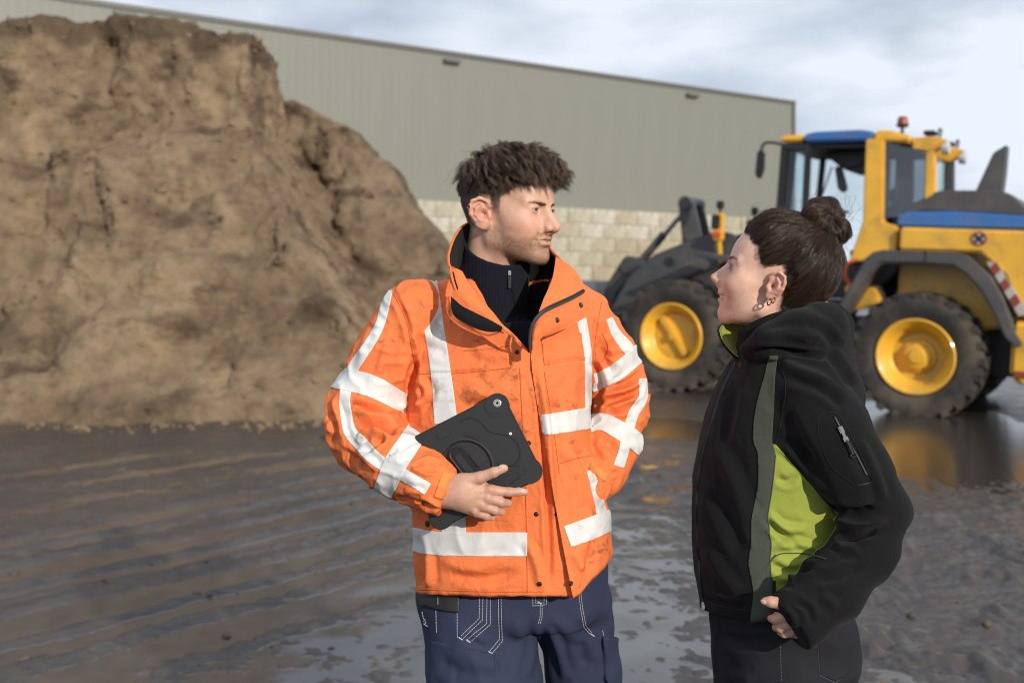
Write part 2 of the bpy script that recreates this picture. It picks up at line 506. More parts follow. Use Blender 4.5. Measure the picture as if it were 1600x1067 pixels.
def build_ground():
    # one sheet: fine where the camera is near, coarse out to the horizon
    u = np.concatenate([[-40, -6, -2, -1.3], np.linspace(-1, 1, 720), [1.3, 2, 6, 40]])
    ys = np.concatenate([[-60, -20, -5, 0.5, 1.6], 1 / np.linspace(1 / 2.4, 1 / 18.0, 700), [20, 24, 32, 50, 90, 160, 300, 600]])
    U, Y = np.meshgrid(u, ys, indexing='ij')
    X = U * np.maximum(0.35 + 0.60 * Y, 1.8)
    bs, dt, lv = g_parts(X.ravel(), Y.ravel()); bs, dt, lv = bs.reshape(X.shape), dt.reshape(X.shape), lv.reshape(X.shape)
    fade = np.clip(1 - (np.abs(U) - 1) / 1, 0, 1) * np.clip((18.5 - Y) / 3, 0, 1) * np.clip((Y + 3) / 3, 0, 1)
    far = np.clip((14 - Y) / 6, 0.25, 1)
    Z = np.maximum(bs + dt * far, bs + lv) * fade
    wet = np.clip(0.5 + (lv - dt * far) / 0.0030, 0, 1)
    V = np.stack([X, Y, Z], -1).reshape(-1, 3)
    me = np_mesh('muddy_ground', V, grid_faces(len(u), len(ys))[:, ::-1], True, {'wet': wet.ravel()})
    tag(link('muddy_ground', me, M_MUD), kind='structure')
    # standing water in the deeper puddles around the loader
    m, nt, b = material('puddle_water')
    b.inputs['Base Color'].default_value = (0.040, 0.035, 0.031, 1); b.inputs['Roughness'].default_value = 0.17; b.inputs['IOR'].default_value = 1.36
    n = noise_node(nt, 7, 5, 0.6, stretch=(0.5, 1, 1)); bump(nt, b, n.outputs['Fac'], 0.15, 0.03)
    xs = np.linspace(-7, 9, 17); yy = np.linspace(7.3, 14.5, 9)
    X, Y = np.meshgrid(xs, yy, indexing='ij')
    V = np.stack([X, Y, np.full_like(X, -0.040)], -1).reshape(-1, 3)
    tag(link('puddle_water', np_mesh('puddle_water', V, grid_faces(17, 9)[:, ::-1]), m), kind='structure')
build_ground()

def build_clods():
    # crumbs of mud, small stones and straw bits lying on the yard
    r = np.random.default_rng(21); n = 1500
    X = np.where(r.random(n) < .72, r.uniform(.7, 4.6, n), r.uniform(-3.2, .8, n)); Y = 3.2 + 7 * r.random(n) ** 1.6
    keep = noise3(np.stack([X, Y, 0 * X], -1) * .9 + 4) > -.15
    X, Y = X[keep], Y[keep]; Z = g_height(X, Y) - .002
    ico = bmesh.new(); bmesh.ops.create_icosphere(ico, subdivisions=2, radius=1); ico.verts.index_update()
    IV = np.array([v.co[:] for v in ico.verts]); IF = np.array([[v.index for v in f.verts] for f in ico.faces]); ico.free()
    V = []; Fc = []
    for i in range(len(X)):
        s = .004 + .022 * r.random() ** 5
        v = IV * (1 + .35 * noise3(IV * 1.3 + i * 3.1))[:, None] * np.array((s * r.uniform(.8, 1.6), s * r.uniform(.8, 1.4), s * .7))
        a = r.uniform(0, 6.28); v = v @ rotm(az=math.degrees(a)).T
        V.append(v + (X[i], Y[i], Z[i] + s * .05)); Fc.append(IF + len(IV) * i)
    m = simple('mud_crumb', (.075, .058, .044), .75, 0, .45, 2.0)
    tag(np_obj('mud_clods', np.concatenate(V), np.concatenate(Fc), m), kind='stuff')
build_clods()

# ================================================================== storage shed with its block wall
SH_A, SH_B = np.array([-14.1, 31.9]), np.array([13.75, 50.0])       # near and far end of the long wall (plan)
SH_A = SH_A - (SH_B - SH_A) * 0.22
SH_D = (SH_B - SH_A); SH_L = float(np.linalg.norm(SH_D)); SH_D = SH_D / SH_L
SH_N = np.array([SH_D[1], -SH_D[0]])                                  # out of the wall, towards the camera
SH_TOP, SH_CLAD = 10.53, 4.92
def sh(u, out, z): return (SH_A[0] + SH_D[0] * u + SH_N[0] * out, SH_A[1] + SH_D[1] * u + SH_N[1] * out, z)

def build_shed():
    root = empty('storage_shed', (0, 0, 0), 'long olive grey clad storage shed standing on a concrete block wall', 'building')
    m, nt, b = material('olive_cladding')
    n = noise_node(nt, 0.35, 6, 0.6, stretch=(1, 1, 0.25))
    nt.links.new(ramp(nt, [(0.3, (0.176, 0.182, 0.152)), (0.7, (0.200, 0.206, 0.176))], n.outputs['Fac']).outputs['Color'], b.inputs['Base Color'])
    b.inputs['Roughness'].default_value = 0.55
    trim = simple('dark_trim', (0.10, 0.10, 0.085), 0.5)
    # one cladding sheet: four trapezoid ribs, 1.2 m wide
    pts = []
    for k in range(4):
        u = 0.3 * k
        pts += [(u, 0), (u + .19, 0), (u + .215, .0025), (u + .275, .0025), (u + .3, 0)]
    npan = int(SH_L // 1.2)
    wdt = SH_L / npan
    V = []; Fc = []
    for z in (SH_CLAD, SH_TOP):
        for u, o in pts:
            q = np.array(SH_D) * (u * wdt / 1.2 - 0.0) + np.array(SH_N) * o
            V.append((q[0], q[1], z))
    k = len(pts)
    for i in range(k - 1):
        if pts[i] != pts[i + 1]: Fc.append((i, i + 1, k + i + 1, k + i))
    me = bpy.data.meshes.new('cladding_sheet'); me.from_pydata(V, [], Fc); me.update()
    for i in range(npan):
        o = link('cladding_sheet', me, m, root)
        o.location = (*sh(i * wdt, 0, 0)[:2], 0)
    # roof, gable and far walls (simple but solid)
    W = 30.0
    mb = MB()
    P = lambda u, o, z: sh(u, o, z)
    v = [P(0, -.02, 0), P(SH_L, -.02, 0), P(SH_L, -W, 0), P(0, -W, 0), P(0, -.02, SH_TOP - .05), P(SH_L, -.02, SH_TOP - .05), P(SH_L, -W, SH_TOP - .05), P(0, -W, SH_TOP - .05)]
    mb.raw(v, [(0, 1, 5, 4), (1, 2, 6, 5), (2, 3, 7, 6), (3, 0, 4, 7)])
    mb.build('wall', m, root, smooth=False)
    mb = MB(); mid = -W / 2
    v = [P(-.2, -.3, SH_TOP - .03), P(SH_L, -.3, SH_TOP - .03), P(SH_L, mid, SH_TOP + .5), P(-.2, mid, SH_TOP + .5), P(SH_L, -W, SH_TOP - .03), P(-.2, -W, SH_TOP - .03)]
    mb.raw(v, [(0, 1, 2, 3), (3, 2, 4, 5), (1, 4, 2), (0, 3, 5)])
    mb.build('roof', trim, root, smooth=False)
    def bar(name, u0, u1, o0, o1, z0, z1, mt):
        q = MB(); v = [P(u, o, z) for z in (z0, z1) for u, o in ((u0, o0), (u1, o0), (u1, o1), (u0, o1))]
        q.raw(v, [(0, 1, 2, 3), (4, 5, 6, 7), (0, 1, 5, 4), (1, 2, 6, 5), (2, 3, 7, 6), (3, 0, 4, 7)])
        return q.build(name, mt, root, smooth=False)
    bar('roof_trim', -.2, SH_L + .1, -.3, .07, SH_TOP, SH_TOP + .16, trim)
    bar('corner_trim', SH_L - .12, SH_L + .08, -.15, .06, SH_CLAD, SH_TOP, trim)
    bar('base_flashing', 0, SH_L, .0, .075, SH_CLAD - .10, SH_CLAD - .003, m)
    for px, py in ((194, 23), (704, 97), (1080, 150)):
        kx = (px - 800) / F
        u = (kx * SH_A[1] - SH_A[0]) / (SH_D[0] - kx * SH_D[1]); Y = SH_A[1] + SH_D[1] * u
        z = CAMZ - (py - HOR) / F * Y
        bar('wall_lamp', u - .34, u + .34, .04, .20, z - .07, z + .07, trim)
    return root
shed = build_shed()

def build_block_wall():
    root = empty('block_wall', (0, 0, 0), 'wall of stacked pale concrete blocks under the shed cladding', 'wall')
    mats = []
    for i, c in enumerate(((0.42, 0.375, 0.275), (0.46, 0.425, 0.33), (0.38, 0.325, 0.225), (0.52, 0.49, 0.41), (0.43, 0.365, 0.25))):
        mats.append(simple('concrete_%d' % i, c, 0.85, 0, 0.16, 3.0, 0.4, 18, dirt=(0.22, 0.19, 0.13), dscale=1.1, damt=(0.52, 0.8)))
    BH, BL = 0.585, 1.22
    meshes = []
    for mt in mats:
        b = MB(); b.box(0, BL - .012, -.55, 0, 0, BH - .012, .014)
        o = b.build('concrete_block', mt); meshes.append(o.data); bpy.data.objects.remove(o)
    ang = math.atan2(SH_D[1], SH_D[0])
    rows = 8
    u0 = 8.0
    for r in range(rows):
        z = SH_CLAD - .10 - (r + 1) * BH
        u = u0 + (0.5 * BL if r % 2 else 0)
        while u < SH_L - BL * 0.98:
            if u > 17.5 or r < 3:
                o = link('concrete_block', random.choices(meshes, (3, 3 if r > 0 else 6, 2 if r > 1 else 0, 3 if r < 2 else 1, 2 if r > 1 else 0))[0], None, root)
                o.location = sh(u, .36 + random.uniform(-.025, .025), z); o.rotation_euler = (0, 0, ang + random.uniform(-.006, .006))
            u += BL
    mb = MB()
    v = [sh(u, o, z) for z in (-.1, SH_CLAD - .12) for u, o in ((0, -.01), (SH_L, -.01), (SH_L, .12), (0, .12))]
    mb.raw(v, [(0, 1, 2, 3), (4, 5, 6, 7), (0, 1, 5, 4), (1, 2, 6, 5), (2, 3, 7, 6), (3, 0, 4, 7)])
    mb.build('backing_wall', mats[2], root, smooth=False)
build_block_wall()

# ================================================================== heaps of sandy soil
def soil_material(name, tint):
    m, nt, b = material(name)
    n1 = noise_node(nt, 0.75, 9, 0.62, dist=0.6); n2 = noise_node(nt, 3.3, 8, 0.65)
    n3 = noise_node(nt, 0.9, 6, 0.6, stretch=(1, 1, 2.2))
    t = lambda c: tuple(x * y for x, y in zip(c, tint))
    c1 = ramp(nt, [(0.34, t((0.120, 0.088, 0.057))), (0.47, t((0.245, 0.183, 0.118))), (0.62, t((0.370, 0.280, 0.180)))], n1.outputs['Fac']).outputs['Color']
    c2 = ramp(nt, [(0.38, t((0.130, 0.096, 0.063))), (0.60, t((0.340, 0.255, 0.162)))], n2.outputs['Fac']).outputs['Color']
    c = mixc(nt, 0.42, c1, c2)
    f = ramp(nt, [(0.53, (0, 0, 0)), (0.66, (0.85, 0.85, 0.85))], n3.outputs['Fac']).outputs['Color']
    cr = nt.nodes.new('ShaderNodeAttribute'); cr.attribute_name = 'crust'
    c = mixc(nt, cr.outputs['Fac'], c, t((0.090, 0.066, 0.047)))
    c = mixc(nt, f, c, t((0.085, 0.060, 0.041)))
    nt.links.new(c, b.inputs['Base Color'])
    b.inputs['Roughness'].default_value = 0.95
    b.inputs['Specular IOR Level'].default_value = 0.15
    n4 = noise_node(nt, 11, 9, 0.72); bump(nt, b, n4.outputs['Fac'], 1.0, 0.13)
    return m

def interp(x, pts):
    p = np.array(pts, float); o = np.argsort(p[:, 0]); return np.interp(x, p[o, 0], p[o, 1])

def crumble(V, Fc):
    N = vnormals(V, Fc)
    a = fbm(V * 5.0 + 2, 3, .65); b = np.maximum(0, noise3(V * 9.0 + 7)) ** 1.5; c = noise3(V * np.array((3.0, 3.0, 9.0)) + 3)
    return V + N * (.030 * a + .040 * b + .018 * c)[:, None]

def loose_soil(V, Fc, heap, n, seed):
    # crumbs that stick out of the face and the spill that has rolled to its foot
    r = np.random.default_rng(seed); N = vnormals(V, Fc)
    ok = np.nonzero((N[:, 1] < .1) & (V[:, 2] > .02))[0]
    i = r.choice(ok, n); P = V[i]
    m = 900; X = r.uniform(-9, -1.6, m); Y = 12.3 - np.abs(r.normal(size=m)) * .45 + .25 * noise3(np.stack([X, 0 * X, 0 * X], 1) * .8)
    P = np.concatenate([P, np.stack([X, Y, g_height(X, Y)], 1)])
    ico = bmesh.new(); bmesh.ops.create_icosphere(ico, subdivisions=1, radius=1); ico.verts.index_update()
    IV = np.array([v.co[:] for v in ico.verts]); IF = np.array([[v.index for v in f.verts] for f in ico.faces]); ico.free()
    s = .012 + .055 * r.random(len(P)) ** 5; s[n:] *= .8
    G = IV[None] * (1 + .3 * r.normal(size=(len(P), len(IV), 1)) * .6) * s[:, None, None] * r.uniform(.7, 1.4, size=(len(P), 1, 3)) + P[:, None]
    Fl = (IF[None] + (np.arange(len(P)) * len(IV))[:, None, None]).reshape(-1, 3)
    tag(np_obj('loose_soil', G.reshape(-1, 3), Fl, heap.data.materials[0], None, False), kind='stuff')

def heap_big():
    top = [(-14, 4.4), (-10.5, 5.3)]
    for px, py in ((0, 62), (45, 42), (120, 44), (200, 38), (260, 43), (318, 48), (328, 70), (360, 62), (398, 58), (404, 66)):
        p = at(px, py, 16.2); top.append((p[0], p[2]))
    side = []
    for px, py in ((408, 40), (411, 185), (440, 240), (470, 292), (510, 362), (545, 420), (600, 505), (650, 575), (720, 640)):
        p = at(px - 24, py, 15.4 if py < 400 else 14.2); side.append((p[0], p[2]))
    side += [(side[0][0] - .02, 8.0), (side[-1][0] + 3, -1.5)]
    front = [(11.2, -0.75), (11.9, -0.12), (12.25, .32), (12.7, 1.0), (13.4, 2.05), (14.1, 3.2), (14.7, 4.3), (15.15, 5.3), (15.5, 6.3), (16, 8.0)]
    def fn(P):
        x, y, z = P[:, 0], P[:, 1], P[:, 2]
        Q = P.copy()
        big = noise3(P * np.array([.42, .42, .30], np.float32) + 3.3)
        mid = noise3(P * np.array([1.0, 1.0, .62], np.float32) + 8.1)
        rid = 1 - np.abs(noise3(P * np.array([.75, .75, .42], np.float32) + 41))            # gullies
        fine = fbm(P * np.array([1.9, 1.9, 1.2], np.float32) + 5, 5, 0.58)
        wy = y + 0.50 * big + 0.34 * mid - 0.20 * (rid ** 3 - .4) + 0.13 * fine + 0.035 * np.maximum(0, -x - 4) ** 1.2 * 0
        # slump scars: ledges where a slab has slid away
        led = np.clip((z - 3.45 - 0.45 * noise3(P * .6 + 12)) / 0.16, 0, 1) * 0.50 * np.clip(1 - np.abs(x + 6.2) / 2.6, 0, 1)
        led2 = np.clip((z - 1.7 - 0.6 * noise3(P * .7 + 22)) / 0.18, 0, 1) * 0.36 * np.clip(1 - np.abs(x + 4.2) / 1.6, 0, 1)
        wy = wy - led - led2
        a = z - interp(wy, front)
        wx = x + 0.16 * mid + 0.06 * fine
        s = z - interp(wx, side)
        t = z - (interp(x, top) + 0.05 * fine + .05 * np.maximum(0, fbm(P * 5 + 1, 2)))
        bk = (y - 20.5 + z * 0.6) 
        d = smax(smax(a * .50, s * .48, .05), t * .8, .04)
        return np.maximum(np.maximum(d, bk * .8), -(z + .5))
    V, Fc = sdf_mesh(fn, (-12.5, 10.6, -.6), (0.4, 20.8, 6.4), 0.05, cf=4, margin=2.6)
    V = crumble(V, Fc)
    # darker damp crust along the broken top edge, with uneven lower limit
    cr = np.clip((V[:, 2] - interp(V[:, 0], top) + .42 + .28 * noise3(V * 1.3) + .12 * noise3(V * 5)) / .18, 0, 1) * .75
    o = np_obj('soil_heap', V, Fc, soil_material('sandy_soil', (1.36, 1.31, 1.28)), attrs={'crust': cr})
    loose_soil(V, Fc, o, 2600, 31)
    tag(o, 'tall heap of brown sandy soil with a steep cut face at the left', 'soil heap')
heap_big()

def heap_back():
    top = []
    for px, py in ((300, 150), (408, 136), (470, 139), (505, 155), (525, 168), (575, 190), (592, 206), (604, 232), (632, 240), (645, 272), (660, 300), (690, 330), (720, 375), (760, 430), (840, 540), (900, 620), (1000, 720)):
        p = at(px - 10, py + 26, 18.6); top.append((p[0], p[2]))
    front = [(13.2, -.9), (14.2, -.1), (15.0, .6), (16.2, 2.0), (17.2, 3.5), (18.0, 4.9), (18.8, 6.5)]
    def fn(P):
        x, y, z = P[:, 0], P[:, 1], P[:, 2]
        mid = noise3(P * np.array([1.1, 1.1, .7], np.float32) + 18.1)
        rid = 1 - np.abs(noise3((P + np.stack([z * .6, 0 * z, 0 * z], -1)) * np.array([1.0, .8, .35], np.float32) + 61))
        fine = fbm(P * 2.6 + 35, 4, 0.58)
        wy = y + 0.32 * mid - 0.24 * (rid ** 3 - .4) + 0.18 * fine
        a = z - interp(wy, front)
        t = z - (interp(x + .06 * fine, top) + 0.07 * fine)
        d = smax(a * .55, t * .6, .08)
        return np.maximum(np.maximum(d, (y - 22.0 + z * .6) * .8), -(z + .5))
    V, Fc = sdf_mesh(fn, (-7.0, 13.0, -.6), (2.8, 22.2, 5.6), 0.055, cf=4, margin=2.6)
    V = crumble(V, Fc)
    o = np_obj('soil_heap', V, Fc, soil_material('grey_soil', (1.10, 1.07, 1.08)))
    tag(o, 'smaller greyer soil heap behind the tall one, sloping down towards the block wall', 'soil heap')
heap_back()
# ================================================================== wheel loader
def build_loader():
    root = empty('wheel_loader', (5.82, 14.09, -0.08), 'yellow wheel loader with blue roof and dark grey arms parked behind the woman', 'wheel loader',
                 rot=(0, R(-2.9), R(146.7)))
    YEL = simple('yellow_paint', (0.80, 0.43, 0.035), 0.42, 0, 0.08, 3, dirt=(0.24, 0.155, 0.07), dscale=2.6, damt=(0.50, 0.86), coat=0.25)
    GRY = simple('dark_grey_paint', (0.065, 0.066, 0.070), 0.45, 0, 0.15, 5, dirt=(0.13, 0.11, 0.09), dscale=2.6, damt=(0.5, 0.85))
    HOOD = simple('grey_hood_plastic', (0.075, 0.072, 0.072), 0.5, 0, 0.1, 4, dirt=(0.14, 0.12, 0.10), dscale=2.0, damt=(0.5, 0.9))
    BLU = simple('blue_paint', (0.040, 0.150, 0.42), 0.42, 0, 0.08, 4, dirt=(0.13, 0.14, 0.16), dscale=2.4, damt=(0.45, 0.85))
    BLK = simple('black_plastic', (0.018, 0.018, 0.019), 0.5)
    RUB = simple('tyre_rubber', (0.028, 0.026, 0.025), 0.85, 0, 0.2, 8, dirt=(0.105, 0.082, 0.060), dscale=2.4, damt=(0.40, 0.68), bmp=0.5, bscale=30)
    STL = simple('worn_steel', (0.25, 0.25, 0.26), 0.4, 0.7, 0.2, 9)
    RED = simple('red_reflector', (0.28, 0.05, 0.035), 0.4, dirt=(.16, .11, .08), dscale=5, damt=(.5, .9)); WHT = simple('white_film', (0.48, 0.45, 0.40), 0.5, dirt=(.3, .24, .17), dscale=4, damt=(.5, .9))
    ORG = simple('orange_rail', (0.62, 0.10, 0.03), 0.5)
    m, nt, b = material('cab_glass')
    tr = nt.nodes.new('ShaderNodeBsdfTransparent'); tr.inputs['Color'].default_value = (0.86, 0.93, 0.93, 1)
    gl = nt.nodes.new('ShaderNodeBsdfGlossy'); gl.inputs['Roughness'].default_value = 0.03
    fr = nt.nodes.new('ShaderNodeFresnel'); fr.inputs['IOR'].default_value = 1.5
    mx = nt.nodes.new('ShaderNodeMixShader'); nt.links.new(fr.outputs[0], mx.inputs[0]); nt.links.new(tr.outputs[0], mx.inputs[1]); nt.links.new(gl.outputs[0], mx.inputs[2])
    nt.links.new(mx.outputs[0], nt.nodes['Material Output'].inputs['Surface'])
    GLS = m
    m, nt, b = material('tinted_glass')
    tr = nt.nodes.new('ShaderNodeBsdfTransparent'); tr.inputs['Color'].default_value = (0.20, 0.26, 0.30, 1)
    gl = nt.nodes.new('ShaderNodeBsdfGlossy'); gl.inputs['Roughness'].default_value = 0.03
    mx = nt.nodes.new('ShaderNodeMixShader'); mx.inputs[0].default_value = 0.14
    nt.links.new(tr.outputs[0], mx.inputs[1]); nt.links.new(gl.outputs[0], mx.inputs[2])
    nt.links.new(mx.outputs[0], nt.nodes['Material Output'].inputs['Surface'])
    TNT = m

    # ---------------------------------------------------------------- wheels
    tm = MB()
    prof = [(.46, -.25), (.50, -.275), (.60, -.295), (.70, -.290), (.745, -.265), (.76, -.20), (.765, 0), (.76, .20), (.745, .265), (.70, .290), (.60, .295), (.50, .275), (.46, .25)]
    tm.lathe(prof, (0, 0, 0), 'y', 56)
    nl = 24
    for i in range(nl):
        for s in (-1, 1):
            a = 2 * math.pi * (i + (0.5 if s > 0 else 0)) / nl
            b = bmesh.new()
            bmesh.ops.create_cube(b, size=1.0)
            for v in b.verts:
                x, y, z = v.co
                t = (y + .5)                                   # 0 at the middle, 1 at the shoulder
                yy = s * (0.015 + 0.275 * t)
                rr = (.745 if z < 0 else (.802 - .012 * t ** 2))
                aa = a + s * 0.0 + (0.10 * (1 - t)) + x * (0.105 if z > 0 else 0.13)
                if t > 0.9 and z > 0: rr -= .015
                v.co = (rr * math.cos(aa), yy, rr * math.sin(aa))
            tm.bm(b)
            b = bmesh.new(); bmesh.ops.create_cube(b, size=1.0)      # the lug's end on the shoulder
            for v in b.verts:
                x, y, z = v.co
                aa = a + x * 0.115
                rr = .700 if z < 0 else .790
                v.co = (rr * math.cos(aa), s * ((.255 if y < 0 else .300) - (.012 if z < 0 and y > 0 else 0)), rr * math.sin(aa))
            tm.bm(b)
    tyre0 = tm.build('tyre', RUB, None); tyre_me = tyre0.data; bpy.data.objects.remove(tyre0)
    # raised rings on the side wall
    rm = MB()
    rm.lathe([(.36, .20), (.40, .245), (.435, .292), (.455, .300), (.468, .290), (.468, .20), (.47, -.2), (.468, -.29), (.44, -.30), (.40, -.24), (.36, -.2)], n=56)
    rm.lathe([(.305, .075), (.315, .12), (.35, .15), (.37, .20)], n=48)
    rim0 = rm.build('rim', YEL, None); rim_me = rim0.data; bpy.data.objects.remove(rim0)
    hm = MB()                                                    # rear: dished disc with a stepped planetary hub
    hm.lathe([(.37, .06), (.30, .045), (.22, .05), (.20, .085), (.165, .095), (.155, .13), (.10, .14), (.09, .165), (.03, .17), (0.001, .17)], n=40)
    hub0 = hm.build('hub', YEL, None); hub_me = hub0.data; bpy.data.objects.remove(hub0)
    fm = MB()                                                    # front: flat cover with a diagonal bar across it
    fm.lathe([(.37, .10), (.33, .095), (.31, .13), (.25, .135), (.001, .13)], n=40)
    b = bmesh.new(); bmesh.ops.create_cube(b, size=1.0)
    for v in b.verts:
        x, y, z = v.co; v.co = (x * .09, .16 + y * .07, z * .64)
    bmesh.ops.bevel(b, geom=b.edges[:], offset=.012, segments=2, affect='EDGES')
    bmesh.ops.rotate(b, verts=b.verts, cent=(0, 0, 0), matrix=Matrix.Rotation(R(32), 3, 'Y'))
    fm.bm(b)
    fm.lathe([(.001, .23), (.05, .228), (.055, .19)], n=16)
    fh0 = fm.build('hub', YEL, None); fh_me = fh0.data; bpy.data.objects.remove(fh0)
    am = MB(); am.lathe([(.28, -.2), (.28, .01), (.001, .01)], n=24); ax0 = am.build('wheel', GRY, None); ax_me = ax0.data; bpy.data.objects.remove(ax0)
    for ux, front in ((0.02, False), (3.38, True)):
        for s in (1, -1):
            w = link('wheel', ax_me, None, root); w.location = (ux, s * 1.06, .78)
            w.scale = (1.035, 1.04, 1.035)
            w.rotation_euler = (0, random.uniform(0, .2), 0 if s > 0 else math.pi)
            for nme, me in (('tyre', tyre_me), ('rim', rim_me), ('hub', fh_me if front else hub_me)): link(nme, me, None, w)
    # ---------------------------------------------------------------- axles and frames
    q = MB()
    for ux in (.02, 3.38): q.lathe([(.17, -.8), (.19, -.4), (.30, -.15), (.30, .15), (.19, .4), (.17, .8)], (ux, 0, .78), 'y', 20)
    q.box(-1.2, 1.15, -.42, .42, .55, 1.15, .04); q.box(2.2, 3.9, -.45, .45, .6, 1.5, .05); q.box(1.0, 2.4, -.25, .25, .6, 1.2, .05)
    q.build('chassis', GRY, root)
    # ---------------------------------------------------------------- rear body
    q = MB()
    q.prism([(.40, 2.44), (.40, 1.15), (-.75, 1.15), (-1.05, 1.25), (-1.95, 1.2), (-2.02, 2.30), (-1.1, 2.42)], -.78, .78, 'y', .04, 3)
    q.build('engine_cover', YEL, root)
    for s in (1, -1):
        q = MB(); q.prism([(.36, 2.13), (.36, 2.43), (-1.2, 2.41), (-1.98, 2.28), (-1.98, 1.3), (-1.18, 1.30), (-.92, 1.85), (-.62, 2.13)], s * .76, s * 1.02, 'y', .03, 3)
        q.build('side_panel', YEL, root)
    q = MB(); q.prism([(.46, 2.44), (.46, 2.64), (-.3, 2.66), (-1.1, 2.61), (-2.0, 2.48), (-2.0, 2.32), (-1.1, 2.43)], -.80, .80, 'y', .03, 3)
    q.build('blue_band', BLU, root)
    q = MB(); q.prism([(.42, 2.65), (.34, 2.72), (.0, 2.91), (-.08, 2.93), (-.75, 2.93), (-.9, 2.88), (-1.12, 2.66), (-1.9, 2.52), (-1.95, 2.47), (-1.1, 2.60), (-.3, 2.65)], -.74, .74, 'y', .05, 3)
    q.build('engine_hood', HOOD, root)
    q = MB(); q.prism([(-.46, 2.88), (-.66, 3.41), (-.81, 3.51), (-.80, 3.15), (-.78, 2.88)], .42, .70, 'y', .012, 2)
    q.build('exhaust_stack', HOOD, root)
    q = MB(); q.prism([(-1.05, 1.3), (-1.05, .62), (-1.2, .50), (-2.05, .62), (-2.1, 1.3)], -1.18, 1.18, 'y', .05, 3)
    q.build('counterweight', YEL, root)
    q = MB(); q.box(-1.32, -1.10, 1.185, 1.21, .62, .70, .008); q.build('reflector', RED, root)
    # warning sticker: white disc, red ring and black cross
    q = MB(); q.lathe([(.001, .006), (.085, .006), (.085, 0)], (-.60, 1.02, 2.30), 'y', 24)
    st = q.build('warning_sticker', WHT, root)
    q = MB()
    for a in (45, -45):
        b = bmesh.new(); bmesh.ops.create_cube(b, size=1.0)
        for v in b.verts: v.co = (v.co.x * .16, 1.029 + v.co.y * .006, v.co.z * .035)
        bmesh.ops.rotate(b, verts=b.verts, cent=(0, 1.029, 0), matrix=Matrix.Rotation(R(a), 3, 'Y'))
        bmesh.ops.translate(b, verts=b.verts, vec=(-.60, 0, 2.30)); q.bm(b)
    q.build('cross', BLK, st)
    q = MB(); q.lathe([(.070, .012), (.092, .012), (.092, 0)], (-.60, 1.021, 2.30), 'y', 28); q.build('ring', RED, st)
    # ---------------------------------------------------------------- rear fenders with hazard plates
    arch_o = [(1.10, 1.18), (1.03, 1.32), (.70, 2.00), (.60, 2.09), (.48, 2.12), (-.36, 2.12), (-.50, 2.08), (-.78, 1.84), (-.92, 1.60), (-1.10, 1.16), (-1.20, 1.02)]
    arch_i = [(-1.12, .98), (-.98, 1.12), (-.80, 1.50), (-.66, 1.72), (-.44, 1.93), (-.32, 1.96), (.46, 1.96), (.56, 1.92), (.90, 1.30), (.97, 1.16)]
    def strip(o, i):
        return o + i
    for s in (1, -1):
        q = MB()
        n = len(arch_o); oi = arch_i[::-1]
        V = []
        for y in (.72 * s, 1.36 * s):
            V += [(x, y, z) for x, z in arch_o]
        oi2 = [(np.interp(k / (n - 1), np.linspace(0, 1, len(oi)), [p[0] for p in oi]), np.interp(k / (n - 1), np.linspace(0, 1, len(oi)), [p[1] for p in oi])) for k in range(n)]
        for y in (.72 * s, 1.36 * s):
            V += [(x, y, z) for x, z in oi2]
        b = bmesh.new(); vs = [b.verts.new(v) for v in V]
        for k in range(n - 1):
            A, B, C, D = vs[k], vs[k + 1], vs[n + k + 1], vs[n + k]
            E_, F_, G_, H_ = vs[2 * n + k], vs[2 * n + k + 1], vs[3 * n + k + 1], vs[3 * n + k]
            b.faces.new((A, B, C, D)); b.faces.new((E_, H_, G_, F_)); b.faces.new((D, C, G_, H_)); b.faces.new((A, E_, F_, B))
        b.faces.new((vs[0], vs[n], vs[3 * n], vs[2 * n])); b.faces.new((vs[n - 1], vs[3 * n - 1], vs[4 * n - 1], vs[2 * n - 1]))
        bmesh.ops.recalc_face_normals(b, faces=b.faces[:])
        bmesh.ops.bevel(b, geom=[e for e in b.edges if e.is_boundary is False and e.calc_face_angle(0) > .7], offset=.025, segments=2, affect='EDGES')
        q.bm(b)
        fd = q.build('rear_fender', HOOD, root)
        q = MB(); q.box(-.05, -.035, s * 1.352 - .01, s * 1.352 + .014, 1.955, 2.125, .003); q.build('seam', BLK, fd)
    # red and white striped plate behind the fender
    hp = MB(); hp.prism([(-.70, 2.02), (-.83, 2.0), (-1.22, 1.40), (-1.10, 1.36)], 1.02, 1.06, 'y', .005); hzp = hp.build('hazard_plate', WHT, root)
    for k in range(3):
        t0 = .12 + .30 * k; t1 = t0 + .15
        P = lambda t, w: (-.70 - .40 * t - .12 * w, 2.02 - .64 * t - .0 * w)
        q = MB(); q.prism([P(t0, .02), P(t0 - .12, .98), P(t1 - .12, .98), P(t1, .02)], 1.061, 1.066, 'y'); q.build('red_stripe', RED, hzp)
    # ---------------------------------------------------------------- cab
    q = MB()
    q.prism([(1.02, 1.95), (.86, 2.5), (.88, 3.60), (.64, 3.60), (.60, 2.5), (.42, 2.45), (.42, 2.05), (.60, 1.98)], .78, .93, 'y', .02)
    q.build('cab_pillar', YEL, root)
    q = MB()
    q.prism([(1.02, 1.95), (.86, 2.5), (.88, 3.60), (.64, 3.60), (.60, 2.5), (.42, 2.45), (.42, 2.05), (.60, 1.98)], -.93, -.78, 'y', .02)
    q.build('cab_pillar', GRY, root)
    for s in (1, -1):
        q = MB(); q.prism([(.00, 2.65), (.14, 2.65), (.16, 3.46), (.04, 3.46)], s * .56, s * .72, 'y', .02); q.build('cab_pillar', YEL if s > 0 else GRY, root)
        q = MB(); q.prism([(1.98, 1.5), (2.06, 1.5), (1.96, 3.58), (1.88, 3.58)], s * .66, s * .74, 'y', .012); q.build('cab_pillar', BLK, root)
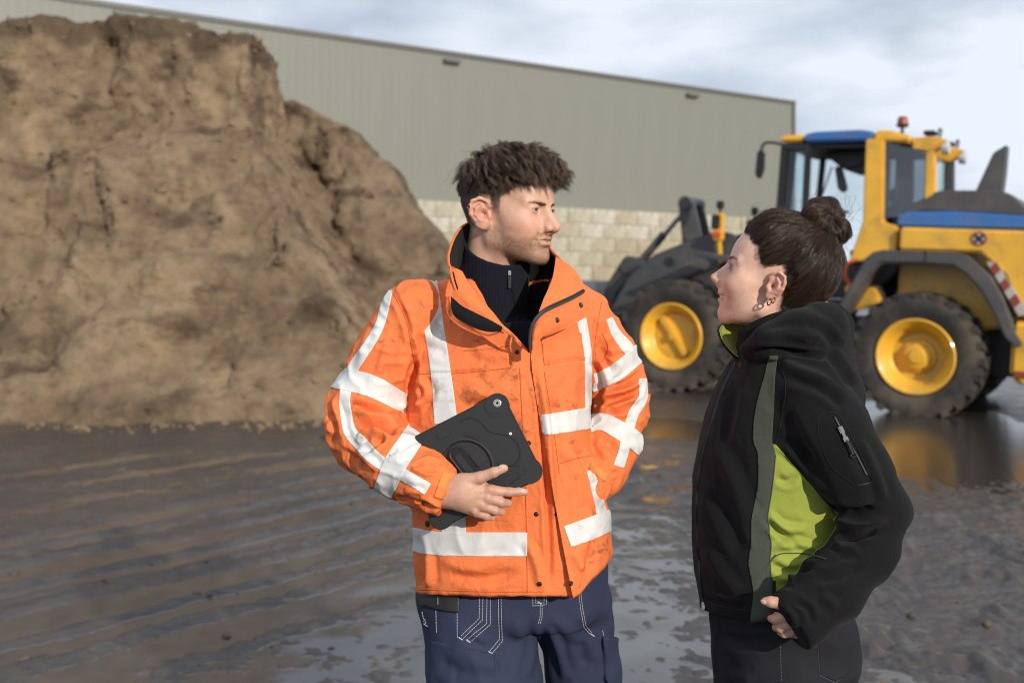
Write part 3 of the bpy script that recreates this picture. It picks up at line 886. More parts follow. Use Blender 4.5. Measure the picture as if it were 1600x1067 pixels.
    # lower cab: black door panel, floor, rear wall
    q = MB(); q.prism([(2.05, 1.45), (1.0, 1.45), (.62, 2.0), (.55, 2.5), (.88, 2.5), (1.0, 1.95), (2.03, 1.95)], -.84, .84, 'y', .03); q.build('cab_floor', BLK, root)
    # roof: blue cap with yellow ends
    q = MB(); q.prism([(1.72, 3.585), (.80, 3.585), (.78, 3.70), (.95, 3.735), (1.6, 3.725), (1.75, 3.68)], -.88, .90, 'y', .03, 3); q.build('roof_cap', BLU, root)
    q = MB(); q.prism([(.795, 3.585), (.30, 3.54), (.32, 3.64), (.60, 3.72), (.78, 3.72)], -.84, .88, 'y', .03, 3); q.build('roof_end', YEL, root)
    q = MB(); q.prism([(2.08, 3.60), (1.725, 3.59), (1.745, 3.70), (2.0, 3.70), (2.10, 3.66)], -.80, .86, 'y', .03, 3); q.build('roof_end', YEL, root)
    q = MB(); q.prism([(2.06, 3.52), (.30, 3.49), (.30, 3.535), (2.06, 3.585)], -.80, .80, 'y', .015); q.build('roof_liner', BLK, root)
    # open door swung round against the front of the cab, seen edge on
    dr = MB()
    dr.prism([(2.10, 1.55), (2.02, 1.55), (1.95, 3.55), (2.04, 3.55)], .74, .92, 'y', .015); dr.prism([(1.70, 1.55), (1.62, 1.55), (1.63, 3.55), (1.70, 3.55)], .80, .93, 'y', .015)
    dr.prism([(2.02, 3.48), (1.66, 3.48), (1.66, 3.56), (2.02, 3.56)], .78, .92, 'y', .015)
    dr.prism([(2.06, 1.5), (1.64, 1.5), (1.64, 2.0), (2.03, 2.0)], .78, .92, 'y', .02)
    door = dr.build('door', BLK, root)
    q = MB(); q.prism([(2.00, 2.0), (1.69, 2.0), (1.69, 3.49), (1.97, 3.49)], .85, .858, 'y'); q.build('door_glass', GLS, door)
    def pane(name, poly, m):
        b = MB(); b.raw(poly, [(0, 1, 2, 3)]); return b.build(name, m, root, smooth=False)
    pane('side_window', [(.63, .86, 2.55), (.13, .70, 2.62), (.15, .70, 3.46), (.66, .86, 3.57)], TNT)
    pane('side_window', [(.63, -.86, 2.55), (.13, -.70, 2.62), (.15, -.70, 3.46), (.66, -.86, 3.57)], GLS)
    pane('rear_window', [(.10, .56, 2.62), (.10, -.56, 2.62), (.12, -.56, 3.46), (.12, .56, 3.46)], GLS)
    pane('windscreen', [(2.02, .66, 1.8), (2.02, -.66, 1.8), (1.93, -.66, 3.5), (1.93, .66, 3.5)], GLS)
    pane('far_window', [(1.96, -.84, 2.0), (.9, -.84, 2.0), (.9, -.84, 3.55), (1.92, -.84, 3.55)], GLS)
    # inside: seat, steering column, wiper and sun-blind box
    q = MB(); q.box(.75, 1.20, -.26, .26, 2.0, 2.18, .05); q.prism([(.72, 2.15), (.86, 2.12), (.74, 2.80), (.60, 2.80)], -.24, .24, 'y', .05); q.prism([(.66, 2.80), (.74, 2.80), (.72, 3.02), (.64, 3.02)], -.14, .14, 'y', .03)
    q.build('seat', BLK, root)
    q = MB(); q.prism([(1.62, 1.9), (1.74, 1.9), (1.56, 2.65), (1.50, 2.65)], -.07, .07, 'y', .02); q.lathe([(.19, -.015), (.205, 0), (.19, .015), (.178, 0), (.19, -.015)], (1.50, 0, 2.68), 'z', 24); q.build('steering_column', BLK, root)
    q = MB(); q.prism([(1.60, 3.50), (.92, 3.50), (.98, 3.30), (1.10, 3.26), (1.24, 3.22), (1.42, 3.34)], -.5, .45, 'y', .04); q.build('roof_console', BLK, root)
    q = MB(); q.prism([(1.44, 3.30), (1.34, 3.30), (1.24, 2.98), (1.30, 2.92), (1.38, 2.98)], .30, .36, 'y', .015); q.tube([(1.48, .33, 3.3), (1.60, .33, 2.9), (1.62, .33, 2.6)], .012, 6); q.build('sun_visor', GRY, root)
    q = MB(); q.prism([(1.00, 2.0), (.93, 2.0), (.95, 3.5), (1.02, 3.5)], -.82, -.72, 'y', .01); q.box(.93, 1.06, -.76, -.66, 3.05, 3.30, .02); q.build('inner_post', BLK, root)
    # beacon, rear work lamps, mirror
    q = MB(); q.lathe([(.03, 0), (.02, .12), (.075, .14), (.085, .17)], (.50, .55, 3.66), 'z', 16); bc = q.build('beacon', BLK, root)
    q = MB(); q.lathe([(.07, .17), (.068, .24), (.05, .275), (.001, .28)], (.50, .55, 3.66), 'z', 16); q.build('lens', RED, bc)
    for y in (.62, -.62):
        q = MB(); q.prism([(.34, 3.46), (.10, 3.42), (-.02, 3.50), (-.12, 3.58), (.05, 3.64), (.34, 3.62)], y - .13, y + .13, 'y', .03); lp = q.build('work_lamp', YEL, root)
        q = MB(); q.lathe([(.001, -.02), (.085, -.02), (.095, .0), (.09, .07)], (-.10, y, 3.50), 'x', 18); q.build('lens', simple('lamp_lens', (.55, .58, .6), .15, .2), lp)
        q = MB(); q.box(.05, .20, y - .10, y + .10, 3.66, 3.72, .015); q.tube([(.02, y - .08, 3.64), (.0, y - .08, 3.74), (.0, y + .08, 3.74), (.02, y + .08, 3.64)], .012, 6); q.build('bracket', BLK, lp)
    q = MB(); q.tube(smooth_path([(2.02, .86, 3.56), (2.14, 1.0, 3.58), (2.24, 1.06, 3.55), (2.27, 1.06, 3.40)], 10), .022, 8); mi = q.build('mirror', BLK, root)
    q = MB(); q.prism([(2.30, 3.46), (2.23, 3.46), (2.22, 3.20), (2.27, 3.06), (2.32, 3.12)], .98, 1.14, 'y', .02); q.build('mirror_head', BLK, mi)
    # orange grab rail and the steps by the door
    q = MB(); q.tube(smooth_path([(.86, 1.10, 1.98), (.98, 1.12, 1.92), (1.00, 1.12, 1.75), (.94, 1.10, 1.66)], 12), .028, 8); q.build('grab_rail', ORG, root)
    q = MB(); q.box(.95, 1.9, .74, 1.02, 1.36, 1.44, .01); q.box(1.0, 1.75, .8, 1.1, .95, 1.0, .01); q.box(1.05, 1.7, .85, 1.12, .60, .65, .01)
    q.box(.96, 1.0, .9, 1.0, .6, 1.4, .005); q.box(1.74, 1.79, .9, 1.0, .6, 1.4, .005); q.build('step', BLK, root)
    q = MB(); q.prism([(1.05, 1.65), (.65, 1.65), (.55, 1.40), (1.0, 1.28)], .6, .98, 'y', .03); q.build('body_panel', YEL, root)
    # ---------------------------------------------------------------- front part: frame, fenders, arms, bucket
    q = MB(); q.prism([(2.35, 1.3), (2.50, 2.05), (2.95, 2.22), (3.40, 2.20), (3.9, 1.9), (4.1, 1.2), (3.6, .9), (2.6, .9)], -.40, .40, 'y', .05); q.build('front_frame', GRY, root)
    for s in (1, -1):
        q = MB(); q.prism([(2.35, 1.55), (2.40, 1.80), (2.55, 1.96), (3.05, 2.02), (3.10, 1.96), (2.60, 1.88), (2.48, 1.76), (2.42, 1.55)], s * .80, s * 1.34, 'y', .015); q.build('front_fender', GRY, root)
        arm = MB()
        arm.prism([(2.75, 2.05), (2.80, 2.30), (3.05, 2.36), (3.55, 2.18), (4.10, 1.95), (4.50, 1.60), (4.78, 1.10), (5.15, .55), (5.32, .40), (5.22, .22), (4.95, .34), (4.50, .85), (4.22, 1.30), (3.95, 1.50), (3.45, 1.66), (3.0, 1.85)], s * .42, s * .58, 'y', .03)
        am = arm.build('lift_arm', GRY, root)
        q = MB(); q.lathe([(.001, 0), (.07, 0), (.075, -.03)], (3.80, s * .60 if s > 0 else -.57, 1.86), 'y', 18); q.build('pivot_pin', BLK, am)
        q = MB(); q.tube([(3.30, s * .66, 1.15), (4.35, s * .66, 1.05)], .075, 12); q.tube([(4.3, s * .66, 1.05), (4.75, s * .64, .98)], .04, 10); q.build('lift_cylinder', GRY, root)
    # bell crank and tilt cylinder (the tall link and the thin rod)
    q = MB()
    for y in (.20, -.14):
        q.prism([(3.74, 2.02), (3.86, 2.78), (3.80, 2.86), (3.70, 2.88), (3.62, 2.82), (3.40, 2.10)], y - .06, y + .06, 'y', .03)
    q.lathe([(.001, -.30), (.10, -.30), (.10, .30), (.001, .30)], (3.72, .03, 2.78), 'y', 18)
    q.build('bell_crank', GRY, root)
    q = MB(); q.tube([(3.78, .05, 2.72), (4.30, .05, 2.12)], .042, 10); q.build('tilt_rod', STL, root)
    q = MB(); q.tube([(4.16, .05, 2.30), (4.50, .05, 1.90)], .065, 12); q.lathe([(.001, -.2), (.15, -.2), (.15, .2), (.001, .2)], (4.66, .05, 1.78), 'y', 18)
    q.prism([(4.52, 1.92), (4.40, 1.76), (4.85, 1.32), (5.0, .80), (5.22, .85), (5.10, 1.42), (4.82, 1.86)], -.16, .22, 'y', .04); q.build('tilt_link', GRY, root)
    bk = MB()
    poly = [(5.15, .12), (5.10, .70), (5.22, 1.15), (5.38, 1.40), (5.50, 1.50), (5.57, 1.46), (5.46, 1.30), (5.34, 1.08), (5.24, .70), (5.28, .22), (6.30, .10), (6.30, .04)]
    bk.prism(poly, -1.40, 1.40, 'y', .012)
    bu = bk.build('bucket', GRY, root)
    for s in (1, -1):
        q = MB(); q.prism([(5.16, .14), (5.12, .70), (5.24, 1.14), (5.50, 1.48), (5.90, .9), (6.30, .08)], s * 1.36, s * 1.41, 'y', .01); q.build('side_plate', GRY, bu)
    # headlight units on the front frame
    for s in (1, -1):
        q = MB(); q.prism([(2.90, 2.20), (3.05, 2.20), (3.04, 2.60), (2.90, 2.60)], s * .72 - .05, s * .72 + .05, 'y', .015); q.tube([(2.97, s * .62, 1.9), (2.97, s * .72, 2.25)], .04, 8); hl = q.build('headlight', YEL, root)
        q = MB(); q.box(2.94, 3.08, s * .72 - .09, s * .72 + .07, 2.36, 2.58, .02); q.build('lamp_housing', BLK, hl)
        q = MB(); q.box(2.92, 3.06, s * .72 - .08, s * .72 + .08, 2.24, 2.33, .015); q.build('indicator', ORG, hl)
        q = MB(); q.tube([(2.97, s * .72, 2.58), (2.97, s * .72, 2.66)], .018, 8); q.box(2.92, 3.02, s * .72 - .04, s * .72 + .04, 2.66, 2.78, .015); q.build('marker_lamp', BLK, hl)
    # hydraulic hoses at the joint
    q = MB()
    for k, y in enumerate((.2, .28, -.2)):
        q.tube(smooth_path([(2.6, y, 1.5), (2.2, y + .1, 1.35 + .05 * k), (1.7, y, 1.3), (1.2, y, 1.2)], 12), .03, 8)
    q.build('hose', BLK, root)
    # white side lettering block and mud flaps are below the frame edge and are left plain
    return root
build_loader()
# ================================================================== heads
FEM_X = .905
def fem_warp(P):
    x = P[:, 0] + .16 * np.clip(-P[:, 2] - .012, 0, .08) * np.clip(P[:, 0] / .05, 0, 1)
    return np.where(x > 0, x / FEM_X, x)
def head_sdf(P, fem=False):
    """a head in its own frame: x forward, y to its left, z up, origin between the ear canals (metres)"""
    if fem:
        P = P.copy(); P[:, 0] = fem_warp(P)       # shorter face, chin set back
    x, y, z = P[:, 0], P[:, 1], P[:, 2]
    A = P.copy(); A[:, 1] = np.abs(y)                  # mirrored copy: one side serves both
    f = fem
    d = ell(P, (-.012, 0, .046 if not f else .050), (.097, .074 if not f else .072, .080 if not f else .083))
    d = smin(d, ell(P, (.037 if not f else .034, 0, .047), (.0615 if not f else .060, .061, .062)), .03)
    d = smin(d, ell(P, (.042, 0, -.010), (.050, .056, .056)), .025)
    d = smin(d, ell(P, (.066, 0, -.040), (.036, .036, .034)), .022)
    # jaw and chin
    gw = .0455 if not f else .045
    jaw = cone(A, (.006, gw, -.046), (.076, .013, -.078 if not f else -.077), .016 if not f else .014, .0135)
    d = smin(d, jaw, .026)
    d = smin(d, ell(P, (.040, 0, -.050), (.046, .042, .036)), .02)
    d = smin(d, ell(P, (.0865 if not f else .082, 0, -.0785), (.0155, .0180 if not f else .016, .0155)), .014)
    # cheek bones, and the fuller cheek of a smile
    d = smin(d, ell(A, (.052, .044, -.006), (.024, .016, .018)), .028)
    d = smin(d, ell(A, (.048, .034, -.028), (.030, .018, .024)), .024)
    if f: d = smin(d, ell(A, (.070, .036, -.017), (.021, .017, .016)), .016)
    else: d = smin(d, ell(A, (.070, .030, -.018), (.020, .016, .020)), .020)
    # brow
    if not f: d = smin(d, cone(A, (.0905, .010, .0285), (.074, .046, .033), .0085, .0075), .013)
    else: d = smin(d, cone(A, (.087, .010, .030), (.073, .044, .034), .007, .006), .014)
    # eye sockets
    d = smax(d, -ell(A, (.103, .031, .0165), (.0185, .0165, .0105)), .013)
    d = smax(d, -ell(A, (.100, .017, .0150), (.012, .007, .010)), .010)
    # nose
    if not f:
        n = cone(P, (.0955, 0, .020), (.1195, 0, -.0165), .0072, .0094)
        n = smin(n, cone(P, (.090, 0, .006), (.104, 0, -.018), .012, .0145), .010)
        n = smin(n, ell(A, (.1060, .0128, -.0200), (.0115, .0068, .0080)), .005)
        n = smin(n, cone(P, (.120, 0, -.0185), (.104, 0, -.0255), .0068, .006), .006)
    else:
        n = cone(P, (.0925, 0, .021), (.1165, 0, -.0115), .0060, .0076)
        n = smin(n, cone(P, (.088, 0, .006), (.101, 0, -.018), .0108, .0125), .010)
        n = smin(n, ell(A, (.1030, .0112, -.0190), (.0105, .0062, .0070)), .005)
        n = smin(n, cone(P, (.117, 0, -.0130), (.101, 0, -.0235), .0062, .005), .006)
    d = smin(d, n, .0075)
    d = smax(d, -ell(A, (.1110 if not f else .1075, .0062, -.0268 if not f else -.0252), (.0060, .0030, .0042)), .003)
    # lips
    zm = -.0455
    ux = .1022 if not f else .0990
    up = chain(A, [(ux, 0, zm + (.0048 if not f else .0062)), (ux - .0015, .007, zm + (.0050 if not f else .0062)), (.0905, .0245 if not f else .027, zm + (.0005 if not f else .0035))], [.0042 if not f else .0046, .0040 if not f else .0046, .0012 if not f else .0022], .004)
    lo = chain(A, [(ux - .0030, 0, zm - (.0074 if not f else .0070)), (ux - .0050, .009, zm - (.0068 if not f else .0062)), (.0905, .0230 if not f else .025, zm + (-.0005 if not f else .0025))], [.0056 if not f else .0058, .0052, .0012 if not f else .0024], .004)
    if f:                                                  # a smile: the corners drawn back and up
        up = smin(up, cone(A, (.0920, .0250, zm + .0032), (.0810, .0315, zm + .0075), .0030, .0016), .003)
        lo = smin(lo, cone(A, (.0915, .0240, zm + .0015), (.0805, .0310, zm + .0055), .0032, .0016), .003)
    d = smin(d, up, .0055); d = smin(d, lo, .0055)
    slit = chain(A, [(ux + .006, 0, zm - .0003), (ux + .001, .010, zm - .0002), (.0920 if not f else .0950, .0235 if not f else .0215, zm + (.0005 if not f else .0016)), (.0860 if not f else .0900, .030, zm + (.000 if not f else .0052))], [.0040 if not f else .0042, .0034 if not f else .0040, .0008 if not f else .0030, .0004 if not f else .0008], .002)
    if f: slit = np.minimum(slit, chain(A, [(.0985, .0200, zm + .0012), (.0925, .0275, zm + .0042), (.0845, .0330, zm + .0072)], [.0030, .0022, .0010], .002))
    slit = np.minimum(slit, chain(A, [(ux - .001, 0, zm - .0003), (ux - .006, .010, zm - .0002), (ux - .016, .018, zm + (0 if not f else .001))], [.0030 if not f else .0034, .0026 if not f else .0030, .0010], .002))
    d = smax(d, -slit, .0016)
    d = smax(d, -ell(P, (.1080, 0, -.0615), (.0090, .020, .0042)), .008)
    # corner of the mouth and the fold from nose to mouth
    fold = chain(A, [(.104, .0190, -.0200), (.0985, .0285, -.0330), (.0900, .0340 if f else .0315, -.0470)], [.0016, .0020, .0012], .002)
    d = smax(d, -fold, .007)
    # eye lids
    ec = np.array((.0785 if not f else .0770, .0310, .0180), np.float32)
    E = A - ec
    lid = np.linalg.norm(E, axis=1) - .0140
    d = smin(d, lid, .0055)
    ang = np.arctan2(E[:, 2], np.maximum(E[:, 0], 1e-4))
    hw = np.clip(1 - (E[:, 1] / .0135) ** 2, 0, 1) ** .7
    hi = (.10 if not f else .30) * hw - .02; lo_ = -(.22 if not f else .26) * hw + .0
    cut = np.maximum(np.maximum((ang - hi) * .0135, (lo_ - ang) * .0135), np.maximum(np.linalg.norm(E, axis=1) - .020, .003 - E[:, 0]))
    d = smax(d, -np.maximum(cut, np.abs(E[:, 1]) - .0138), .0012)
    # crease above the upper lid
    # temples
    d = smax(d, -ell(A, (.058, .088, .040), (.030, .022, .030)), .02)
    # ears
    fl = 20 if f else 30; ce, se = math.cos(R(fl)), math.sin(R(fl))
    es = .94 if f else 1.05
    B = A - np.array((-.002, .0685, .006), np.float32)
    U = np.stack([B[:, 0] * ce - B[:, 1] * se, B[:, 0] * se + B[:, 1] * ce, B[:, 2]], 1)      # ear frame: x along the ear, y outwards
    U[:, 0] += U[:, 2] * .10
    U = U / es; U[:, 0] *= (.88 if f else .80)
    U = U + np.array((.0, .0, .0), np.float32)
    pl = ell(U, (-.013, .0055, .000), (.0165, .0042, .0275))
    hel = chain(U, [(.001, .004, .004), (.0035, .008, .014), (-.001, .0105, .0240), (-.011, .0125, .0285), (-.022, .0130, .0225), (-.0275, .0125, .0100), (-.0265, .0115, -.004), (-.0205, .0095, -.015)], [.0024, .0030, .0033, .0034, .0034, .0032, .003, .0028], .003)
    ear = smin(pl, hel, .004)
    anti = chain(U, [(-.010, .0105, .0165), (-.0175, .0120, .009), (-.0190, .0120, -.004), (-.0130, .0095, -.0135), (-.005, .007, -.015)], [.0022, .0028, .0028, .0028, .0025], .003)
    ear = smin(ear, anti, .003)
    ear = smin(ear, ell(U, (-.0095, .0050, -.0235), (.0085, .0042, .0085)), .006)
    ear = smin(ear, ell(U, (.0015, .0060, -.005), (.004, .0045, .0060)), .004)
    ear = smax(ear, -ell(U, (-.0075, .0125, -.002), (.0075, .0095, .0100)), .003)
    ear = smax(ear, -ell(U, (-.0175, .0165, .0155), (.0055, .0070, .0055)), .003)
    d = smin(d, ear * es, .005)
    # neck
    if f:
        nk = cone(P, (-.026, 0, -.02), (-.060, 0, -.155), .049, .050)
    else:
        nk = cone(P, (-.028, 0, -.02), (-.048, 0, -.175), .056, .060)
        nk = smin(nk, cone(A, (-.010, .050, -.02), (.020, .012, -.165), .010, .011), .02)
        nk = smin(nk, ell(P, (.016, 0, -.118), (.011, .011, .015)), .018)
    d = smin(d, nk, .024)
    return d

def head_colors(V, fem, hairmask):
    x, y, z = V[:, 0].copy(), V[:, 1], V[:, 2]; ay = np.abs(y)
    if fem: x = fem_warp(V)
    base = np.array((.64, .385, .270) if not fem else (.70, .440, .330))
    C = np.repeat(base[None], len(V), 0)
    def blend(col, w): 
        nonlocal C
        w = np.clip(w, 0, 1)[:, None]; C = C * (1 - w) + np.array(col) * w
    G = lambda cx, cy, cz, r: np.exp(-((x - cx) ** 2 + (ay - cy) ** 2 + (z - cz) ** 2) / r ** 2)
    nz = fbm(V * 60, 3); nz2 = fbm(V * 260, 2)
    blend((.53, .22, .155), .55 * G(.082, .040, -.014, .022) + .6 * G(.118, 0, -.018, .014))
    blend((.58, .20, .14), .42 * np.clip((ay - .066) / .012, 0, 1) * np.exp(-((z - .005) / .03) ** 2) * (x < .012))
    blend((.46, .25, .19), .35 * G(.09, .028, .006, .012))
    C *= (1 + .07 * nz + .06 * nz2)[:, None]
    blend((.58, .25, .18), .30 * np.clip(fbm(V * 38 + 9, 3), 0, 1))
    zm = -.0455
    lip = np.exp(-((z - zm - (.0035 if fem else 0) * np.clip(ay / .026, 0, 1) ** 2) / (.0088 if fem else .0070)) ** 4) * np.clip((x - (.076 if fem else .084)) / .006, 0, 1) * np.clip((.0335 if fem else .0215) - ay, 0, .005) / .005
    lip = lip * (1 - np.exp(-((z - zm - .014) / .0035) ** 2))
    blend((.55, .26, .22) if fem else (.50, .255, .205), (.75 if fem else .55) * lip)
    if not fem:
        # stubble shade: cheeks along the jaw, chin, upper lip
        zt = np.interp(x, [-.02, .015, .04, .07, .1], [.012, -.012, -.032, -.040, -.036])
        bd = np.clip((zt - z + .006 * nz) / .012, 0, 1) * np.clip((z + .115 + (.08 - x) * .35) / .02, 0, 1) * np.clip((x + .004) / .015, 0, 1)
        ms = np.exp(-((z + .0330) / .0055) ** 2) * np.clip((x - .085) / .01, 0, 1) * np.clip((.032 - ay) / .008, 0, 1)
        bd = np.maximum(bd, ms) * (1 - lip)
        blend((.23, .130, .075), .62 * bd * (.8 + .3 * nz2))
    # eyebrow shade under the hairs
    if fem: br = np.exp(-((z - (.0325 + .004 * np.sin(np.clip((ay - .012) / .034, 0, 1) * 2.4))) / .0030) ** 2) * np.clip((ay - .009) / .004, 0, 1) * np.clip((.046 - ay) / .01, 0, 1) * (x > .05)
    else: br = np.exp(-((z - (.0270 + .004 * np.sin(np.clip((ay - .012) / .034, 0, 1) * 2.2))) / .0034) ** 2) * np.clip((ay - .008) / .004, 0, 1) * np.clip((.048 - ay) / .012, 0, 1) * (x > .05)
    blend((.16, .09, .052), .6 * br)
    # lash line
    E = np.stack([x - .078, ay - .031, z - .018], 1); rr = np.linalg.norm(E, axis=1)
    blend((.06, .035, .025), .7 * np.exp(-((rr - .0128) / .0012) ** 2) * (E[:, 0] > .004))
    blend((.030, .020, .014), .93 * hairmask * np.where((ay > .0745) & (z < .046) & (x < .014), 0, 1))
    return np.clip(C, 0, 1)

def skin_material(name):
    m, nt, b = material(name)
    a = nt.nodes.new('ShaderNodeAttribute'); a.attribute_name = 'tint'
    nt.links.new(a.outputs['Color'], b.inputs['Base Color'])
    b.inputs['Roughness'].default_value = 0.50
    b.inputs['Specular IOR Level'].default_value = 0.42
    b.inputs['Subsurface Weight'].default_value = 0.16
    b.inputs['Subsurface Radius'].default_value = (1.0, .36, .2)
    b.inputs['Subsurface Scale'].default_value = 0.006
    n = noise_node(nt, 420, 3, 0.6); n2 = noise_node(nt, 160, 4, 0.65)
    s = nt.nodes.new('ShaderNodeMath'); s.operation = 'ADD'; nt.links.new(n.outputs['Fac'], s.inputs[0]); nt.links.new(n2.outputs['Fac'], s.inputs[1])
    bump(nt, b, s.outputs[0], 0.40, 0.0012)
    return m
M_SKIN = skin_material('skin')

def hair_material(name, c0, c1, rough=.36):
    m, nt, b = material(name)
    a = nt.nodes.new('ShaderNodeAttribute'); a.attribute_name = 'shade'
    nt.links.new(ramp(nt, [(0.0, c0), (1.0, c1)], a.outputs['Fac']).outputs['Color'], b.inputs['Base Color'])
    b.inputs['Roughness'].default_value = rough; b.inputs['Specular IOR Level'].default_value = 0.45
    return m

def strands_mesh(paths, width, shade, tip=0.25):
    """paths (n,k,3): one thin three-sided tube for each strand; width (n,), shade (n,)"""
    n, k, _ = paths.shape
    T = np.gradient(paths, axis=1); T /= np.maximum(np.linalg.norm(T, axis=2, keepdims=True), 1e-9)
    ref = rng.normal(size=(n, 1, 3)); A = np.cross(T, ref); A /= np.maximum(np.linalg.norm(A, axis=2, keepdims=True), 1e-9)
    B = np.cross(T, A)
    w = width[:, None] * np.interp(np.linspace(0, 1, k), [0, .6, 1], [1, .9, tip])[None]
    ring = []
    for q in range(3):
        a = 2 * np.pi * q / 3
        ring.append(paths + w[..., None] * (math.cos(a) * A + math.sin(a) * B))
    V = np.stack(ring, 2).reshape(-1, 3)
    base = np.arange(n)[:, None, None] * (k * 3); i = np.arange(k - 1)[None, :, None] * 3; j = np.arange(3)[None, None]; jn = (j + 1) % 3
    Fc = np.stack([base + i + j, base + i + jn, base + i + 3 + jn, base + i + 3 + j], -1).reshape(-1, 4)
    return V, Fc, np.repeat(shade, k * 3)

class Head:
    """geometry of a head: mesh in its own frame plus the placing matrix"""
    def __init__(s, fem, h=.0022):
        s.fem = fem
        s.fn = lambda P: head_sdf(np.asarray(P, np.float32), fem)
        s.V, s.F = sdf_mesh(s.fn, (-.130, -.102, -.190), (.140, .102, .142), h, cf=4)
        s.N = vnormals(s.V, s.F)
    def place(s, origin, yaw, pitch, roll, scale):
        s.M = rotm(az=yaw) @ rotm(ay=-pitch) @ rotm(ax=roll); s.o = np.asarray(origin, float); s.sc = scale
    def w(s, P): return (np.asarray(P) * s.sc) @ s.M.T + s.o
    def push_out(s, P, lift, it=2):
        """move points so that they lie 'lift' above the skin"""
        sh = P.shape; Q = P.reshape(-1, 3).astype(float); lift = np.broadcast_to(lift, P.shape[:-1]).reshape(-1)
        e = .002
        for _ in range(it):
            d = s.fn(Q)
            g = np.stack([s.fn(Q + e * np.eye(3)[i]) - d for i in range(3)], 1); g /= np.maximum(np.linalg.norm(g, axis=1, keepdims=True), 1e-9)
            Q = Q + g * (lift - d)[:, None]
        return Q.reshape(sh)
# ================================================================== hair
def hairline_m(x):
    return np.interp(x, [-.12, -.075, -.040, -.028, -.024, .004, .008, .024, .031, .040, .055, .072, .090, .11],
                        [-.050, -.040, -.026, -.010, .038, .040, .002, .004, .044, .056, .068, .080, .083, .084])
def hairline_w(x):
    return np.interp(x, [-.12, -.080, -.050, -.036, -.029, -.022, .004, .014, .024, .034, .042, .052, .064, .080, .10],
                        [-.030, -.036, -.040, -.036, .010, .044, .045, .036, .034, .048, .068, .074, .086, .097, .105])

def eye_balls(H, body, gaze_yaw=0.0, gaze_pitch=0.0, iris=(.028, .034, .034)):
    """two eyeballs with iris and pupil, parts of the person"""
    m, nt, b = material('eye')
    a = nt.nodes.new('ShaderNodeAttribute'); a.attribute_name = 'tint'; nt.links.new(a.outputs['Color'], b.inputs['Base Color'])
    b.inputs['Roughness'].default_value = .12
    for s in (1, -1):
        c = np.array((.0785 if not H.fem else .0770 * FEM_X, .0310 * s, .0180))
        t = np.linspace(.0, math.pi, 26) ** 1.0; p = np.linspace(0, 2 * np.pi, 28, endpoint=False)
        T, Ph = np.meshgrid(t, p, indexing='ij')
        r = .0124 + .0006 * np.exp(-(T / .42) ** 4)
        L = np.stack([r * np.cos(T), r * np.sin(T) * np.cos(Ph), r * np.sin(T) * np.sin(Ph)], -1).reshape(-1, 3)
        col = np.repeat(np.array([[.42, .37, .35]]), len(L), 0); tt = T.reshape(-1)
        col[tt < (.62 if H.fem else .52)] = np.array(iris); col[(tt > .42) & (tt < .52)] *= .5; col[tt < .20] = (.004, .004, .004)
        L = L @ rotm(az=gaze_yaw, ay=-gaze_pitch).T + c
        np_obj('eye', H.w(L), grid_faces(26, 28, True), m, body, True, {'tint': col})

def lock_paths(H, roots, nrm, flow, length, rise, curl, k=10, droop=0.35):
    """guide curves that start along the scalp normal and bend over into the flow direction"""
    n = len(roots); P = np.zeros((n, k, 3)); p = roots.copy(); st = length / (k - 1)
    ph = rng.uniform(0, 6.28, n); fr = rng.uniform(.8, 1.5, n)
    side = np.cross(nrm, flow)
    P[:, 0] = p
    for i in range(1, k):
        s = i / (k - 1)
        d = nrm * (rise * (1 - s) ** 1.7)[:, None] + flow * (.40 + .95 * s) + np.array((0, 0, -1)) * (droop * s * s)
        a = ph + fr * 6.28 * s
        d = d + curl[:, None] * (side * np.cos(a)[:, None] + nrm * np.sin(a)[:, None]) * min(1, s * 1.7)
        d /= np.linalg.norm(d, axis=1, keepdims=True)
        p = p + d * st[:, None]
        P[:, i] = p
    return P

def children(G, per, spread, pinch=.35, jit=.15):
    """strands around guide curves, drawn together at the tip"""
    n, k, _ = G.shape
    off = rng.normal(size=(n, per, 1, 3)) * spread
    s = np.linspace(0, 1, k); prof = np.interp(s, [0, .45, 1], [1, .85, pinch])[None, None, :, None]
    wob = np.cumsum(rng.normal(size=(n, per, k, 3)), axis=2) * spread * jit
    C = G[:, None] + off * prof + wob
    # uneven lengths: stop some strands short
    cut = rng.uniform(.72, 1.0, size=(n, per))
    t = cut[..., None] * s[None, None]; f = t * (k - 1); i0 = np.clip(f.astype(int), 0, k - 2); u = (f - i0)[..., None]
    a = np.take_along_axis(C, i0[..., None].repeat(3, -1), 2); b = np.take_along_axis(C, (i0 + 1)[..., None].repeat(3, -1), 2)
    return (a * (1 - u) + b * u).reshape(n * per, k, 3)

def pick(H, mask, n, w=None):
    idx = np.nonzero(mask)[0]
    pr = None
    if w is not None: pr = w[idx] / w[idx].sum()
    i = rng.choice(idx, n, replace=len(idx) < n, p=pr)
    return i

def tangent(v, n):
    v = v - n * (v * n).sum(1, keepdims=True); return v / np.maximum(np.linalg.norm(v, axis=1, keepdims=True), 1e-9)

